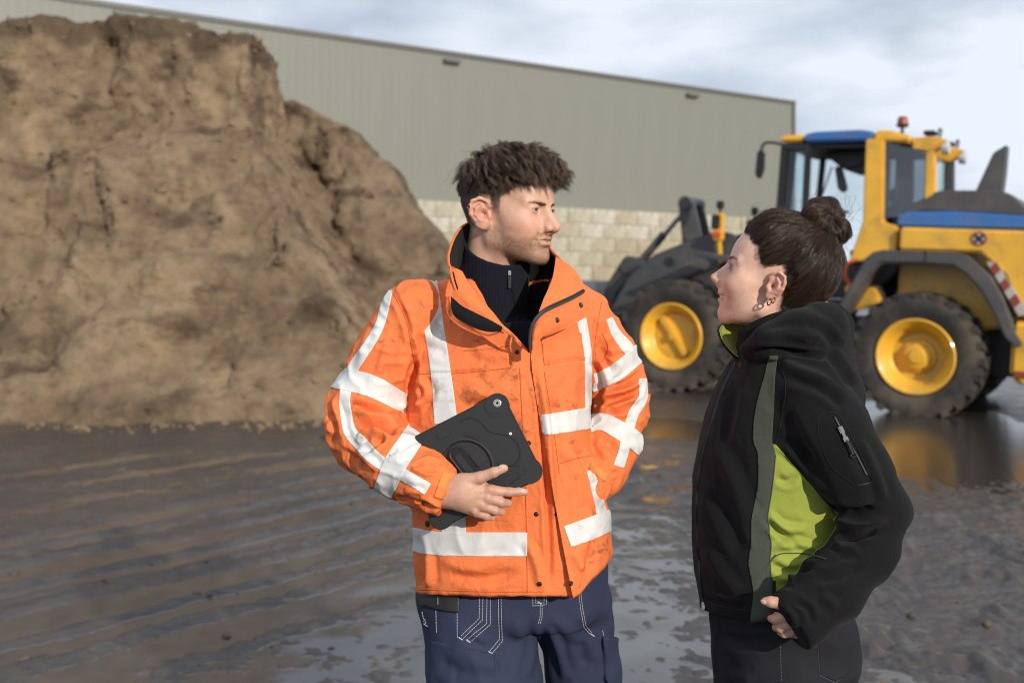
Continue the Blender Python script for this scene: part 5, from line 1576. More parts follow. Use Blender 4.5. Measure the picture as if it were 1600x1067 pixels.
def build_man():
    root = empty('person', (float(J(790, 900)[0]), YM, 0.0), 'bearded man in a dirty orange reflective jacket holding a black tablet', 'person')
    # ---------------------------------------------------------------- head
    H = Head(False); H.place(at(793, 338, YM) + np.array((0, .060, 0)), -34, -3, 0, 1.0)
    hair_man(H, root); eye_balls(H, root, 12, -9)
    q = MB(); q.tube([H.w(np.array((.0945 - .30 * abs(y), y, -.0440))) for y in np.linspace(-.018, .018, 11)], .0042, 8); o = q.build('teeth', simple('teeth_ivory', (.66, .62, .55), .25), None); o.data.transform(Matrix.Translation(-Vector(root.location))); o.parent = root
    # ---------------------------------------------------------------- right hand on the tablet
    HD = 1.885
    h = lambda x, y, d=0: at(x, y, HD + d)
    def hand(P):
        pal = ell(P, h(738, 772), (.045, .0165, .0315), rotm(ay=16))
        d = smin(pal, cone(P, h(672, 768, .02), h(722, 770, .004), .0305, .0300), .022)
        d = smin(d, ell(P, h(727, 757, -.004), (.026, .016, .018), rotm(ay=14)), .012)
        fin = [
            ([(724, 752, -.006), (750, 746, -.012), (771, 738, -.016), (788, 731.5, -.015)], [.0140, .0110, .0092, .0072]),
            ([(748, 764, .0), (768, 766, -.004), (796, 768.5, .000), (811, 768, .004), (821, 768.5, .007)], [.0118, .0100, .0082, .0074, .0060]),
            ([(742, 775, .0), (762, 778, -.006), (782, 784, -.003), (794, 786, .012)], [.0118, .0099, .0086, .0076]),
            ([(736, 785, .0), (754, 790, -.005), (773, 797, -.002), (783, 799.5, .012)], [.0112, .0095, .0083, .0074]),
            ([(728, 793, .002), (743, 800, -.002), (760, 806, .001), (769, 808, .012)], [.0102, .0084, .0072, .0064])]
        for pts, r in fin:
            f = chain(P, [h(*q) for q in pts], r, .004)
            d = smin(d, f, .0030)
        # knuckles and the tendons that run to them
        for (x, y) in ((766, 764), (761, 776.5), (753, 788), (742, 799)):
            d = smin(d, np.linalg.norm(P - h(x, y, -.011).astype(np.float32), axis=1) - .0050, .009)
        for (x, y) in ((764, 765), (759, 777), (751, 788)):
            d = smin(d, cone(P, h(x, y, -.009), h(722, 768 + (y - 770) * .25, -.014), .0026, .0016), .009)
        return d
    hv, hf = sdf_mesh(hand, h(655, 835, -.07), h(835, 700, .07), .0014, cf=4)
    hv2 = relax(hv, hf, 1, .4)
    # nails
    # ---------------------------------------------------------------- hidden rest of the body
    z_t = np.array([.86, .95, 1.08, 1.25, 1.42, 1.50]); cxm = J(795, 700)[0]
    def rest(P):
        d = ring_body(P, z_t, np.full(6, cxm), np.array([.14, .14, .13, .13, .11, .06]), np.full(6, YM + .04), np.array([.09, .09, .08, .08, .06, .04]), 2.2)
        d = np.maximum(d, np.maximum(P[:, 2] - 1.50, .95 - P[:, 2]))
        for pts, r in (([J(655, 492, .0), J(566, 652, -.02), J(690, 768, -.195)], [.045, .036, .028]), ([J(912, 505, .05), J(966, 612, .09), J(930, 735, -.02), J(905, 775, -.09)], [.045, .036, .026, .03]),
                       ([J(752, 930, 0), (-.09, 2.10, .50), (-.115, 2.10, .12)], [.05, .04, .04]), ([J(888, 930, .07), (.145, 2.18, .50), (.165, 2.22, .12)], [.05, .04, .04]),
                       ([(-.115, 2.08, .07), (-.13, 1.95, .05)], [.035, .03]), ([(.15, 2.22, .07), (.19, 2.10, .05)], [.035, .03])):
            d = smin(d, chain(P, pts, r, .02), .03)
        return d
    rv, rf = sdf_mesh(rest, (-.45, 1.75, .0), (.45, 2.40, 1.56), .012, cf=3)
    skin = np.array((.53, .305, .215))
    nzh = fbm(hv2 * 70, 3); hand_c = skin[None] * (1 + .10 * nzh)[:, None]
    Q = proj(hv2)
    kn = np.zeros(len(hv2))
    for (x, y) in ((766, 764), (761, 776), (753, 788), (742, 799), (771, 738), (796, 768), (782, 784), (773, 797), (760, 806)): kn += np.exp(-((Q[:, 0] - x) ** 2 + (Q[:, 1] - y) ** 2) / 5.5 ** 2)
    hand_c = hand_c * (1 - .35 * np.clip(kn, 0, 1))[:, None] + np.array((.50, .215, .15)) * (.35 * np.clip(kn, 0, 1))[:, None]
    nv = H.w(H.V); o1 = len(nv); o2 = o1 + len(hv2)
    col = np.concatenate([head_colors(H.V, False, H.mask), hand_c, np.repeat(skin[None], len(rv), 0)])
    np_obj('body', np.concatenate([nv, hv2, rv]), [H.F, hf + o1, rf + o2], M_SKIN, root, True, {'tint': col})
    th = bvh(hv2, hf)
    for (x, y, dx, dy_) in ((785, 728.5, .9, -.35), (819, 767, 1, .05)):
        p, n = snap(th, x - 1, y, .0002)
        if p is None: continue
        b = bmesh.new(); bmesh.ops.create_uvsphere(b, u_segments=12, v_segments=8, radius=1)
        ax = np.array((dx, 0, -dy_)); ax = ax - n * ax.dot(n); ax /= np.linalg.norm(ax); sd = np.cross(n, ax)
        for v in b.verts: v.co = Vector(p + ax * v.co.x * .0062 + sd * v.co.y * .0046 + n * v.co.z * .0011)
        q = MB(); q.bm(b); o = q.build('fingernail', simple('nail', (.62, .40, .31), .28), None); o.parent = root; o.data.transform(Matrix.Translation(-Vector(root.location)))
    # ---------------------------------------------------------------- jumper
    KN, nt, b = material('navy_knit')
    b.inputs['Base Color'].default_value = (.009, .010, .016, 1); b.inputs['Roughness'].default_value = .95; b.inputs['Sheen Weight'].default_value = .03; b.inputs['Specular IOR Level'].default_value = .15
    tc = nt.nodes.new('ShaderNodeTexCoord'); wv = nt.nodes.new('ShaderNodeTexWave'); wv.inputs['Scale'].default_value = 105; wv.inputs['Distortion'].default_value = .6; wv.bands_direction = 'X'
    nt.links.new(tc.outputs['Object'], wv.inputs['Vector'])
    wv2 = nt.nodes.new('ShaderNodeTexWave'); wv2.inputs['Scale'].default_value = 150; wv2.bands_direction = 'Z'; wv2.inputs['Distortion'].default_value = 1.5; nt.links.new(tc.outputs['Object'], wv2.inputs['Vector'])
    s = nt.nodes.new('ShaderNodeMath'); s.operation = 'MULTIPLY_ADD'; nt.links.new(wv2.outputs['Fac'], s.inputs[0]); s.inputs[1].default_value = .4; nt.links.new(wv.outputs['Fac'], s.inputs[2])
    bump(nt, b, s.outputs[0], .55, .0018)
    nk0, nk1 = H.w((-.030, 0, -.05)), H.w((-.052, 0, -.20))
    def jump(P):
        zt = np.array([1.0, 1.20, 1.36, 1.44, 1.50]); xx = np.array([J(800, 800)[0], J(800, 700)[0], J(797, 560)[0], J(795, 480)[0], J(790, 440)[0]])
        d = ring_body(P, zt, xx, np.array([.15, .16, .165, .14, .075]), np.full(5, YM + .03), np.array([.115, .135, .135, .115, .08]), 2.3, R(-12))
        d = np.maximum(d, np.maximum(P[:, 2] - 1.50, 1.0 - P[:, 2]))
        c = cone(P, nk0 + np.array((.008, -.006, 0)), nk1 + np.array((.010, -.012, 0)), .070, .084)
        # top edge of the stand-up collar: higher at the back
        n = np.array((.25, -.50, 1.0)); n /= np.linalg.norm(n)
        top = (P - J(795, 423, -.012).astype(np.float32)) @ n.astype(np.float32)
        shell = smax(c, -(c + .0075), .003)
        c2 = smax(shell, top, .004)
        return smin(d, np.maximum(c2, 1.40 - P[:, 2]), .02)
    jv, jf = sdf_mesh(jump, J(690, 680, -.2), J(905, 340, .25), .0032, cf=4)
    jv = jv + vnormals(jv, jf) * (.0012 * noise3(jv * 35))[:, None]
    jumper = np_obj('jumper', jv, jf, KN, root); tj = bvh(jv, jf)
    q = MB(); zl = [(795, 424), (799, 450), (808, 490), (818, 530), (824, 550)]
    surface_line(tj, zl, .0030, q, .0006); z1 = q.build('zip', M_BLACKP, None)
    z1.data.transform(Matrix.Translation(-Vector(root_loc(root)))); z1.parent = jumper
    q = MB(); p, n = snap(tj, 795, 425, .004)
    q.box(p[0] - .0030, p[0] + .0030, p[1] - .003, p[1] + .001, p[2] - .007, p[2] + .003, .001)
    zs = q.build('zip_slider', simple('steel', (.45, .44, .42), .25, .95), None); zs.data.transform(Matrix.Translation(-Vector(root_loc(root)))); zs.parent = jumper
    q = MB(); q.box(p[0] - .0034, p[0] + .0034, p[1] - .004, p[1] - .001, p[2] - .034, p[2] - .008, .0012)
    zs = q.build('zip_pull', M_BLACKP, None); zs.data.transform(Matrix.Translation(-Vector(root_loc(root)))); zs.parent = jumper
    # ---------------------------------------------------------------- jacket shell
    z, cx, a = bar_rows(YM, [(405, 765, 830), (425, 715, 868), (445, 662, 905), (470, 628, 932), (500, 618, 942), (560, 628, 934), (610, 633, 921), (680, 638, 922), (740, 640, 938), (800, 646, 952), (850, 648, 956), (900, 650, 957), (960, 652, 958)])
    zz = z; cy = np.interp(z, [.9, 1.2, 1.45, 1.6], [YM + .005, YM + .0, YM + .02, YM + .04])
    bb = np.interp(z, [.85, 1.0, 1.2, 1.38, 1.48, 1.60], [.160, .158, .150, .148, .115, .07])
    def torso(P): return smax(ring_body(P, zz, cx, a, cy, bb, 2.5, R(-10)), P[:, 2] - 1.59, .02)
    def sleeve_r(P): return chain(P, [J(650, 492, .0), J(606, 560, -.01), J(566, 645, -.03), J(572, 680, -.05), J(620, 722, -.135), J(668, 752, -.185), J(697, 768, -.203)], [.072, .066, .068, .068, .060, .049, .041], .03)
    def sleeve_l(P): return chain(P, [J(905, 500, .03), J(938, 552, .06), J(968, 606, .085), J(967, 640, .075), J(955, 695, .02), J(938, 738, -.03), J(918, 765, -.08)], [.070, .060, .055, .056, .050, .045, .040], .03)
    hem = np.array([(600, 921), (655, 928), (760, 931), (850, 931), (893, 932), (908, 924), (925, 905), (945, 884), (960, 862), (1000, 850)], float)
    def jacket(P):
        t = torso(P)
        sr = smax(sleeve_r(P), (P - J(702, 770, -.19).astype(np.float32)) @ np.array((.90, -.25, -.36), np.float32), .006)
        sl = sleeve_l(P)
        d = smin(smin(t, sr, .016), sl, .009)
        Q = proj(P)
        hz = np.interp(Q[:, 0], hem[:, 0], hem[:, 1])
        d = smax(d, (Q[:, 1] - hz) * .0013, .004)
        # neck hole and the open front
        v = np.minimum((Q[:, 0] - np.interp(Q[:, 1], [380, 430, 480, 520, 548], [724, 738, 762, 793, 824])), (np.interp(Q[:, 1], [380, 430, 500, 548], [866, 862, 846, 829]) - Q[:, 0])) * .0012
        v = np.minimum(v, (552 - Q[:, 1]) * .0012)
        op = np.minimum(v, (2.16 - P[:, 1]))
        hole = -(np.linalg.norm((P - J(792, 430, .03).astype(np.float32)) * np.array((1, 1, .25), np.float32), axis=1) - .082)
        d = smax(d, np.maximum(op, hole), .004)
        return d
    lo = J(492, 960, -.27); hi = J(1020, 385, .28)
    V, Fc = sdf_mesh(jacket, (lo[0] - .02, 1.80, .86), (hi[0] + .02, 2.36, hi[2] + .02), .0033, cf=4)
    N = vnormals(V, Fc)
    dt, dr, dl = torso(V), sleeve_r(V), sleeve_l(V)
    # cloth folds: broad drape, then the ones the photograph shows
    sl_w = np.clip(.5 + np.minimum(dt - np.minimum(dr, dl), .02) / .02, 0, 1)
    n1 = noise3(V * np.array((9, 9, 5.0))); n2 = 1 - np.abs(noise3(V * np.array((16, 16, 9)) + 7)); n3 = noise3(V * 34 + 3)
    V = V + N * (.0030 * n1 + .0028 * (n2 ** 3 - .4) + .0011 * n3 + sl_w * (.0022 * n1 + .0052 * ((1 - np.abs(noise3((V + .02 * noise3(V * 9)[:, None]) * np.array((20, 20, 24)) + 27))) ** 4 - .3)))[:, None]
    FL = [
        # armhole and armpit, image left
        ([(612, 452), (634, 500), (644, 550), (655, 600)], 5, -4.5), ([(650, 560), (640, 605), (648, 650)], 8, -11), ([(655, 590), (668, 615), (650, 640)], 6, 6), ([(640, 520), (652, 560)], 8, 5),
        ([(598, 480), (575, 540), (560, 590)], 10, 4), ([(625, 500), (612, 560), (600, 600)], 9, -4), ([(586, 500), (572, 560)], 7, -3),
        # elbow
        ([(540, 628), (580, 640), (626, 655)], 6, -8), ([(552, 643), (590, 656), (628, 664)], 6, 7), ([(548, 664), (585, 668), (622, 676)], 6, -9), ([(556, 690), (580, 676), (612, 683)], 6, 7), ([(566, 712), (590, 690), (606, 678)], 5, -7), ([(512, 640), (524, 668), (522, 700)], 7, -6),
        ([(520, 620), (528, 650), (540, 690)], 6, 4), ([(530, 700), (560, 722), (585, 745)], 7, -5), ([(560, 700), (590, 735)], 7, 5), ([(600, 715), (622, 700)], 5, -4), ([(640, 730), (672, 742), (690, 738)], 5, 5), ([(615, 775), (650, 785), (680, 790)], 5, -5), ([(630, 765), (664, 770)], 5, 4), ([(660, 786), (684, 798)], 3.5, -4), ([(668, 780), (690, 792)], 3.5, 3),
        # front panels
        ([(830, 552), (842, 620), (850, 700), (856, 800), (860, 925)], 5, -7), ([(846, 600), (858, 700), (868, 820)], 8, 4),
        ([(655, 583), (705, 583), (780, 576)], 3.0, -2.6), ([(850, 570), (890, 562), (923, 562)], 3.0, -2.6), ([(720, 600), (760, 615), (800, 600)], 12, 4), ([(720, 640), (770, 625)], 9, -4),
        ([(735, 540), (770, 556), (806, 552)], 9, 4), ([(660, 540), (700, 552)], 8, -3), ([(860, 600), (872, 690), (880, 780)], 10, -4), ([(890, 590), (896, 640)], 9, 3), ([(880, 690), (905, 740), (915, 790)], 9, 4), ([(905, 700), (930, 760)], 7, -5),
        ([(680, 875), (740, 885), (800, 870)], 10, 4), ([(700, 900), (760, 905), (815, 890)], 8, -4), ([(650, 830), (660, 880), (655, 925)], 7, -5), ([(668, 860), (672, 920)], 7, 4), ([(820, 840), (838, 880), (846, 925)], 8, 4), ([(930, 830), (925, 870), (915, 905)], 8, -4), ([(900, 860), (912, 890)], 8, 4),
        # image-right sleeve
        ([(934, 490), (930, 540), (925, 575)], 5, -5), ([(926, 560), (938, 600), (926, 650)], 7, -10), ([(942, 606), (975, 600), (1003, 580)], 5, -8), ([(938, 618), (970, 612), (1002, 597)], 5, 7), ([(932, 632), (965, 622), (1000, 612)], 5, -8), ([(940, 646), (970, 634), (998, 622)], 5, 6), ([(946, 640), (972, 648), (992, 640)], 5, -5), ([(948, 520), (955, 560)], 8, 4), ([(940, 540), (950, 580)], 6, -4), ([(950, 690), (968, 712)], 6, -5), ([(930, 690), (950, 720)], 6, 4), ([(940, 735), (965, 740)], 4, -4)]
    V = folds(V, N, [(p, w * .85, a * 1.5) for p, w, a in FL])
    # the image-right front lies over the other: a raised edge
    V = relax(V, Fc, 1, .35)
    N = vnormals(V, Fc); T = to_tris(Fc); Q = proj(V)
    ef = lambda q: q[:, 0] - np.interp(q[:, 1], [548, 600, 650, 720, 780, 850, 932], [829, 836, 844, 857, 868, 882, 899])
    VL, TL, NL = clip(V, T, [-ef(Q) * .001], N); VR, TR, NR = clip(V, T, [ef(Q) * .001], N)
    def raise_(v, n):
        q = proj(v); f = np.exp(-np.clip(ef(q), 0, 300) / 45.0) * np.clip((q[:, 1] - 545) / 30, 0, 1) * np.clip(-n[:, 1] * 3, 0, 1) * np.clip((.02 + np.minimum(sleeve_r(v), sleeve_l(v)) - torso(v)) / .02, 0, 1)
        return f
    up = raise_(VR, NR) * (.009 + .010 * np.clip((proj(VR)[:, 1] - 760) / 150, 0, 1))
    VR2 = VR + np.array((-.25, -1.0, 0))[None] * up[:, None]
    e = np.concatenate([TR[:, [0, 1]], TR[:, [1, 2]], TR[:, [2, 0]]]); _, inv, cnt = np.unique(np.sort(e, 1), axis=0, return_inverse=True, return_counts=True)
    bd = e[cnt[inv.ravel()] == 1]; bd = bd[(np.abs(ef(proj(VR))[bd]) < .6).all(1) & (up[bd] > .001).all(1)]
    nl, nr = len(VL), len(VR)
    V = np.concatenate([VL, VR2, VR + np.array((0, .004, 0))]); T = np.concatenate([TL, TR + nl])
    side = np.stack([bd[:, 0] + nl, bd[:, 0] + nl + nr, bd[:, 1] + nl + nr, bd[:, 1] + nl], 1)
    N = vnormals(V, [T]); N[nl + nr:] = (0, -1, 0); Q = proj(V)
    dt, dr, dl = torso(V), sleeve_r(V), sleeve_l(V)
    Fc = T
    jack = np_obj('jacket', V, [T, side], M_ORANGE, root)
    # the inside of the neck opening is black lining
    jack.data.materials.append(M_FLEECE)
    def carve(P):
        q = proj(P)
        v = np.minimum((q[:, 0] - np.interp(q[:, 1], [380, 430, 480, 520, 548], [724, 738, 762, 793, 824])), (np.interp(q[:, 1], [380, 430, 500, 548], [866, 862, 846, 829]) - q[:, 0])) * .0012
        op = np.minimum(np.minimum(v, (552 - q[:, 1]) * .0012), 2.16 - P[:, 1])
        return np.maximum(op, -(np.linalg.norm((P - J(792, 430, .03)) * np.array((1, 1, .25)), axis=1) - .082))
    ctr = V[T].mean(1); inside = (carve(ctr) > -.0045) & (torso(ctr) < -.006)
    mi = np.zeros(len(T) + len(side), np.int32); mi[:len(T)][inside] = 1
    jack.data.polygons.foreach_set('material_index', mi)
    tree = bvh(V, Fc)
    front = -N[:, 1] + .12
    tor = (np.minimum(dr, dl) - dt); sR = dt - dr + .004; sL = dt - dl + .004
    def tape(fields, nm='reflective_stripe', lift=.0014, mat=M_TAPE): return overlay(nm, V, T, N, fields, lift, mat, jack)
    off_sleeve = np.minimum(tor, .5) + .012
    for pts in ([(662, 414, 17), (673, 480, 16), (689, 583, 15.5), (697, 660, 18)], [(706, 684, 18), (708, 760, 18), (709, 834, 19)],
                [(907, 494, 8), (918, 549, 5.5), (919, 605, 5), (919, 640, 4)], [(922, 735, 5.5), (932, 768, 7), (940, 800, 8)]):
        tape([strip_field(Q, pts) * .001, front, off_sleeve])
    tape([strip_field(Q, [(560, 662, 16), (640, 663, 16), (700, 663, 17), (818, 668, 17)]) * .001, off_sleeve], lift=.0018)
    tape([strip_field(Q, [(847, 664, 16), (884, 659, 16.5), (921, 653, 16.5), (1000, 640, 16)]) * .001, off_sleeve - .008], lift=.0018)
    tape([strip_field(Q, [(580, 832, 18), (645, 842, 18), (690, 849, 18.5), (823, 850, 18.5)]) * .001, off_sleeve, 1.0 * (sR * -1 + .01)], lift=.0018)
    tape([strip_field(Q, [(887, 838, 17), (920, 826, 17), (957, 811, 16), (1010, 792, 16)]) * .001, off_sleeve], lift=.0018)
    tape([strip_field(Q, [(505, 584, 17), (531, 591, 17), (580, 603, 17), (628, 628, 14.5), (650, 640, 14)]) * .001, sR], lift=.0018)
    tape([strip_field(Q, [(655, 668, 17), (638, 694, 17.5), (618, 724, 18), (600, 766, 16), (588, 800, 16)]) * .001, sR], lift=.0018)
    tape([strip_field(Q, [(607, 454, 6.5), (593, 509, 7), (570, 548, 8), (551, 577, 8.5), (539, 618, 8.5), (541, 649, 9), (547, 675, 10), (563, 692, 11), (581, 712, 11), (605, 730, 9.5)]) * .001, sR, front + .3])
    tape([strip_field(Q, [(620, 736, 9.5), (645, 750, 9.5), (668, 764, 10)]) * .001, sR, front + .3])
    tape([strip_field(Q, [(922, 600, 13), (940, 593, 13), (965, 580, 13.5), (992, 558, 13), (1010, 540, 13)]) * .001, sL], lift=.0018)
    tape([strip_field(Q, [(915, 664, 12), (940, 659, 13), (962, 669, 14), (984, 682, 14), (1005, 700, 14)]) * .001, sL], lift=.0018)
    tape([strip_field(Q, [(952, 498, 5), (962, 520, 7), (976, 538, 9), (990, 556, 9)]) * .001, sL, front + .15])
    tape([strip_field(Q, [(1004, 592, 6), (1004, 622, 7), (990, 645, 8), (983, 668, 8), (974, 705, 8), (967, 728, 8)]) * .001, sL, front + .15])
    # cuff tab
    tape([poly_field(Q, [(692, 737), (712, 739), (699, 781), (678, 776)]) * .001, sR, front], 'cuff_tab', .0022, M_ORANGE2)
    tape([poly_field(Q, [(925, 722), (950, 740), (944, 752), (920, 732)]) * .001, sL], 'cuff_tab', .0022, M_ORANGE2)
    # pocket flaps stand a little proud of the front
    tape([poly_field(Q, [(722, 548), (797, 540), (799, 574), (724, 582)]) * .001, front, off_sleeve], 'pocket_flap', .0020, M_ORANGE)
    tape([poly_field(Q, [(846, 528), (908, 520), (910, 562), (850, 570)]) * .001, front, off_sleeve], 'pocket_flap', .0020, M_ORANGE)
    # seams and stitching
    q = MB()
    for pts in ([(655, 584), (705, 584), (780, 577), (800, 574)], [(724, 548), (760, 546), (797, 540)], [(850, 570), (890, 563), (922, 562)], [(812, 575), (818, 700), (822, 800), (824, 926)], [(850, 580), (866, 680), (874, 740)],
                [(874, 724), (905, 715), (925, 712)], [(613, 456), (634, 500), (645, 552), (655, 600)], [(940, 472), (933, 510), (926, 560)], [(655, 921), (760, 924), (850, 924)], [(652, 760), (672, 830), (664, 915)], [(712, 742), (706, 765), (696, 795)], [(940, 520), (950, 545), (935, 575)]):
        surface_line(tree, pts, .0007, q, .0004)
    o = q.build('seam', M_SEAM, None); o.data.transform(Matrix.Translation(-Vector(root_loc(root)))); o.parent = jack
    # press studs
    for (x, y) in ((808, 550), (838, 803), (843, 912), (826, 692), (869, 803), (892, 911), (668, 818), (679, 820)):
        p, n = snap(tree, x, y, .0)
        if p is None: continue
        big = 1.25 if (x, y) == (668, 818) else .85
        q = MB(); q.lathe([(.001, .0022), (.0030 * big, .0024), (.0048 * big, .0016), (.0055 * big, 0), (.0055 * big, -.001)], n=16)
        o = q.build('press_stud', M_BRASS, jack); o.location = Vector(p) - Vector(root_loc(root)); o.rotation_euler = Vector(n).to_track_quat('Y', 'Z').to_euler()
    # ---------------------------------------------------------------- collar, lapels
    wob = lambda V: .0022 * noise3(V * 22) + .0010 * noise3(V * 60)
    rows = []
    #            image-left front ................ back ................ image-right front
    top = [(716, 470, -.135), (703, 432, -.115), (699, 398, -.06), (711, 366, .01), (731, 347, .07), (775, 343, .135), (830, 360, .125), (866, 392, .055), (876, 412, .0), (866, 440, -.07), (852, 470, -.115)]
    mid = [(722, 478, -.135), (708, 446, -.11), (702, 420, -.055), (712, 392, .02), (733, 377, .085), (776, 374, .14), (832, 388, .125), (876, 412, .05), (889, 430, -.005), (872, 456, -.075), (850, 482, -.118)]
    bot = [(728, 486, -.135), (712, 462, -.10), (702, 440, -.045), (712, 418, .03), (735, 428, .10), (778, 450, .12), (835, 470, .09), (876, 470, .03), (896, 462, -.01), (876, 472, -.08), (848, 495, -.12)]
    sheet('collar', [[J(*p) for p in r] for r in (bot, mid, top)], M_ORANGE, jack, (90, 18), .005, M_FLEECE, wob, name2='collar_lining', flip=True)
    # image-left lapel: orange facing that turns over, with the black lining showing under it
    sheet('lapel', [[J(*p) for p in r] for r in (
        [(703, 414, -.10), (704, 440, -.118), (705, 466, -.130), (735, 488, -.150), (765, 502, -.158), (786, 513, -.160)],
        [(712, 419, -.106), (720, 444, -.124), (730, 466, -.142), (756, 490, -.156), (786, 513, -.162), (806, 530, -.163)],
        [(722, 424, -.106), (738, 450, -.122), (757, 476, -.138), (780, 502, -.154), (806, 526, -.160), (826, 548, -.160)])], M_ORANGE, jack, (50, 16), .004, None, wob)
    sheet('lapel_lining', [[J(*p) for p in r] for r in (
        [(706, 464, -.128), (722, 478, -.146), (744, 490, -.155), (766, 501, -.160), (784, 511, -.160)],
        [(706, 478, -.136), (722, 492, -.150), (744, 503, -.160), (766, 510, -.163), (784, 514, -.161)],
        [(712, 490, -.138), (726, 503, -.150), (746, 513, -.158), (766, 518, -.161), (783, 516, -.159)])], M_FLEECE, jack, (40, 12), .004, None, wob)
    sheet('lapel_edge', [[J(*p) for p in r] for r in (
        [(703, 464, -.126), (704, 484, -.133), (716, 500, -.142), (738, 514, -.152), (764, 521, -.157), (785, 517, -.158)],
        [(700, 466, -.124), (701, 488, -.130), (714, 504, -.139), (737, 518, -.149), (764, 524.5, -.154), (787, 520, -.156)])], M_ORANGE, jack, (40, 5), .004, None, wob)
    # image-right flap, folded down over the chest with its open zip
    flap = [[(868, 404, -.03), (887, 416, -.045), (903, 434, -.052), (914, 451, -.058), (921, 470, -.066), (926, 489, -.074)],
            [(866, 420, -.06), (880, 434, -.078), (894, 450, -.086), (903, 466, -.092), (909, 482, -.096), (910, 498, -.098)],
            [(862, 440, -.09), (869, 454, -.108), (876, 470, -.118), (882, 486, -.122), (884, 500, -.122), (882, 512, -.120)],
            [(850, 468, -.128), (853, 480, -.140), (856, 492, -.146), (857, 504, -.148), (858, 514, -.146), (856, 521, -.142)],
            [(838, 505, -.155), (838, 512, -.160), (838, 518, -.163), (839, 522, -.163), (840, 525, -.160), (843, 527, -.156)],
            [(830, 545, -.160), (831, 547, -.163), (832, 548, -.165), (833, 549, -.165), (835, 549, -.162), (838, 548, -.158)]]
    sheet('front_flap', [[J(x, y, d - .012) for x, y, d in r] for r in flap], M_ORANGE, jack, (44, 60), .004, None, wob)
    # zip along the flap: dark tape with teeth
    ZP = smooth_path(np.array([J(829, 548, -.180), J(829, 520, -.182), J(836, 500, -.178), J(852, 484, -.168), J(874, 473, -.146), (J(896, 463, -.118)), J(912, 454, -.098)]), 70)
    q = MB(); q.tube(ZP, .0036, 6); zt = q.build('zip', M_BLACKP, None)
    q2 = MB()
    for k in range(0, 69, 1):
        p = ZP[k]; q2.box(p[0] - .0016, p[0] + .0016, p[1] - .0052, p[1] - .0030, p[2] - .0052, p[2] - .0012)
    z2 = q2.build('zip_teeth', simple('zip_teeth', (.06, .055, .05), .35, .5), None, smooth=False)
    for o in (zt, z2): o.data.transform(Matrix.Translation(-Vector(root_loc(root)))); o.parent = jack
    for (x, y, d) in ((870, 500, -.148), (907, 477, -.108)):
        q = MB(); q.lathe([(.001, .0022), (.0030, .0024), (.0048, .0016), (.0055, 0), (.0055, -.001)], n=16)
        o = q.build('press_stud', M_BRASS, jack); o.location = Vector(J(x, y, d - .004)) - Vector(root_loc(root)); o.rotation_euler = (0, R(15), math.pi)
    # ---------------------------------------------------------------- trousers and boots
    M_NAVY = fabric('navy_canvas', (.027, .035, .072), .8, wr=.4, wscale=22, weave=1200)
    zt_, cx_, a_ = bar_rows(YM + .02, [(880, 660, 950), (930, 658, 946), (975, 660, 947)])
    def trou(P):
        hip = ring_body(P, zt_, cx_, a_, np.full(3, YM + .04), np.array([.135, .130, .125]), 2.4, R(-8))
        hip = smax(np.maximum(hip, P[:, 2] - 1.02), .880 - P[:, 2], .05)
        lr = chain(P, [J(742, 940, .03), J(756, 1060, .01), (-.058, 2.09, .52), (-.078, 2.10, .30), (-.090, 2.11, .10)], [.118, .110, .082, .078, .085], .04)
        ll = chain(P, [J(892, 940, .07), J(909, 1060, .10), (.145, 2.18, .52), (.160, 2.21, .30), (.175, 2.23, .10)], [.088, .066, .074, .076, .084], .04)
        cut = .045 - P[:, 2]
        return np.maximum(smin(smin(hip, lr, .02), ll, .02), cut)
    tv, tf = sdf_mesh(trou, (-.30, 1.86, .02), (.34, 2.42, 1.04), .0055, cf=4)
    tn = vnormals(tv, tf)
    m1 = noise3(tv * np.array((10, 10, 4))); m2 = 1 - np.abs(noise3(tv * np.array((14, 14, 6)) + 9))
    tv = tv + tn * (.004 * m1 + .005 * (m2 ** 3 - .4) + .0012 * noise3(tv * 36))[:, None]
    tv = folds(tv, tn, [([(843, 965), (835, 1010), (822, 1067)], 7, 6), ([(850, 970), (870, 1010), (885, 1067)], 6, 5), ([(700, 1000), (740, 1030), (790, 1040)], 12, 5), ([(690, 1030), (720, 1060)], 10, -5), ([(800, 960), (815, 1010), (805, 1067)], 12, 5), ([(780, 1010), (788, 1060)], 9, -4), ([(860, 960), (890, 990), (915, 1000)], 9, 4), ([(905, 1000), (915, 1040)], 8, -5), ([(725, 985), (765, 1003)], 6, 3)])
    trs = np_obj('trousers', tv, tf, M_NAVY, root); tt = bvh(tv, tf); tn = vnormals(tv, tf)
    TQ = proj(tv)
    q = MB()
    for pts in ([(714, 931), (714.7, 997)], [(681, 931), (682.4, 988)], [(667, 931), (666, 942)],
                [(749, 931), (748.6, 965.6), (718, 995)], [(754.5, 931), (753.7, 968), (722, 998)], [(761, 931), (760, 973.7), (729, 999)], [(766, 931), (766, 975), (734, 1002.7)],
                [(778.7, 931), (780, 998), (764, 1018)], [(783, 931), (784.6, 1001), (768, 1021)], [(832.5, 931), (832.5, 946), (853.5, 944), (853.5, 930)], [(837, 931), (837, 942), (850, 941), (850, 930)],
                [(844, 944), (844, 962), (840.5, 976)], [(847, 944), (847, 962), (844, 974)], [(902, 912), (907, 952), (912, 979), (924, 992)], [(905, 909), (910, 951), (915, 977), (926, 989)], [(941, 984), (947, 1010), (951, 1042)], [(664, 966), (667, 977)], [(660, 955), (664, 976)]):
        stitch_line(tt, pts, .0006, q, 3.4, 1.0)
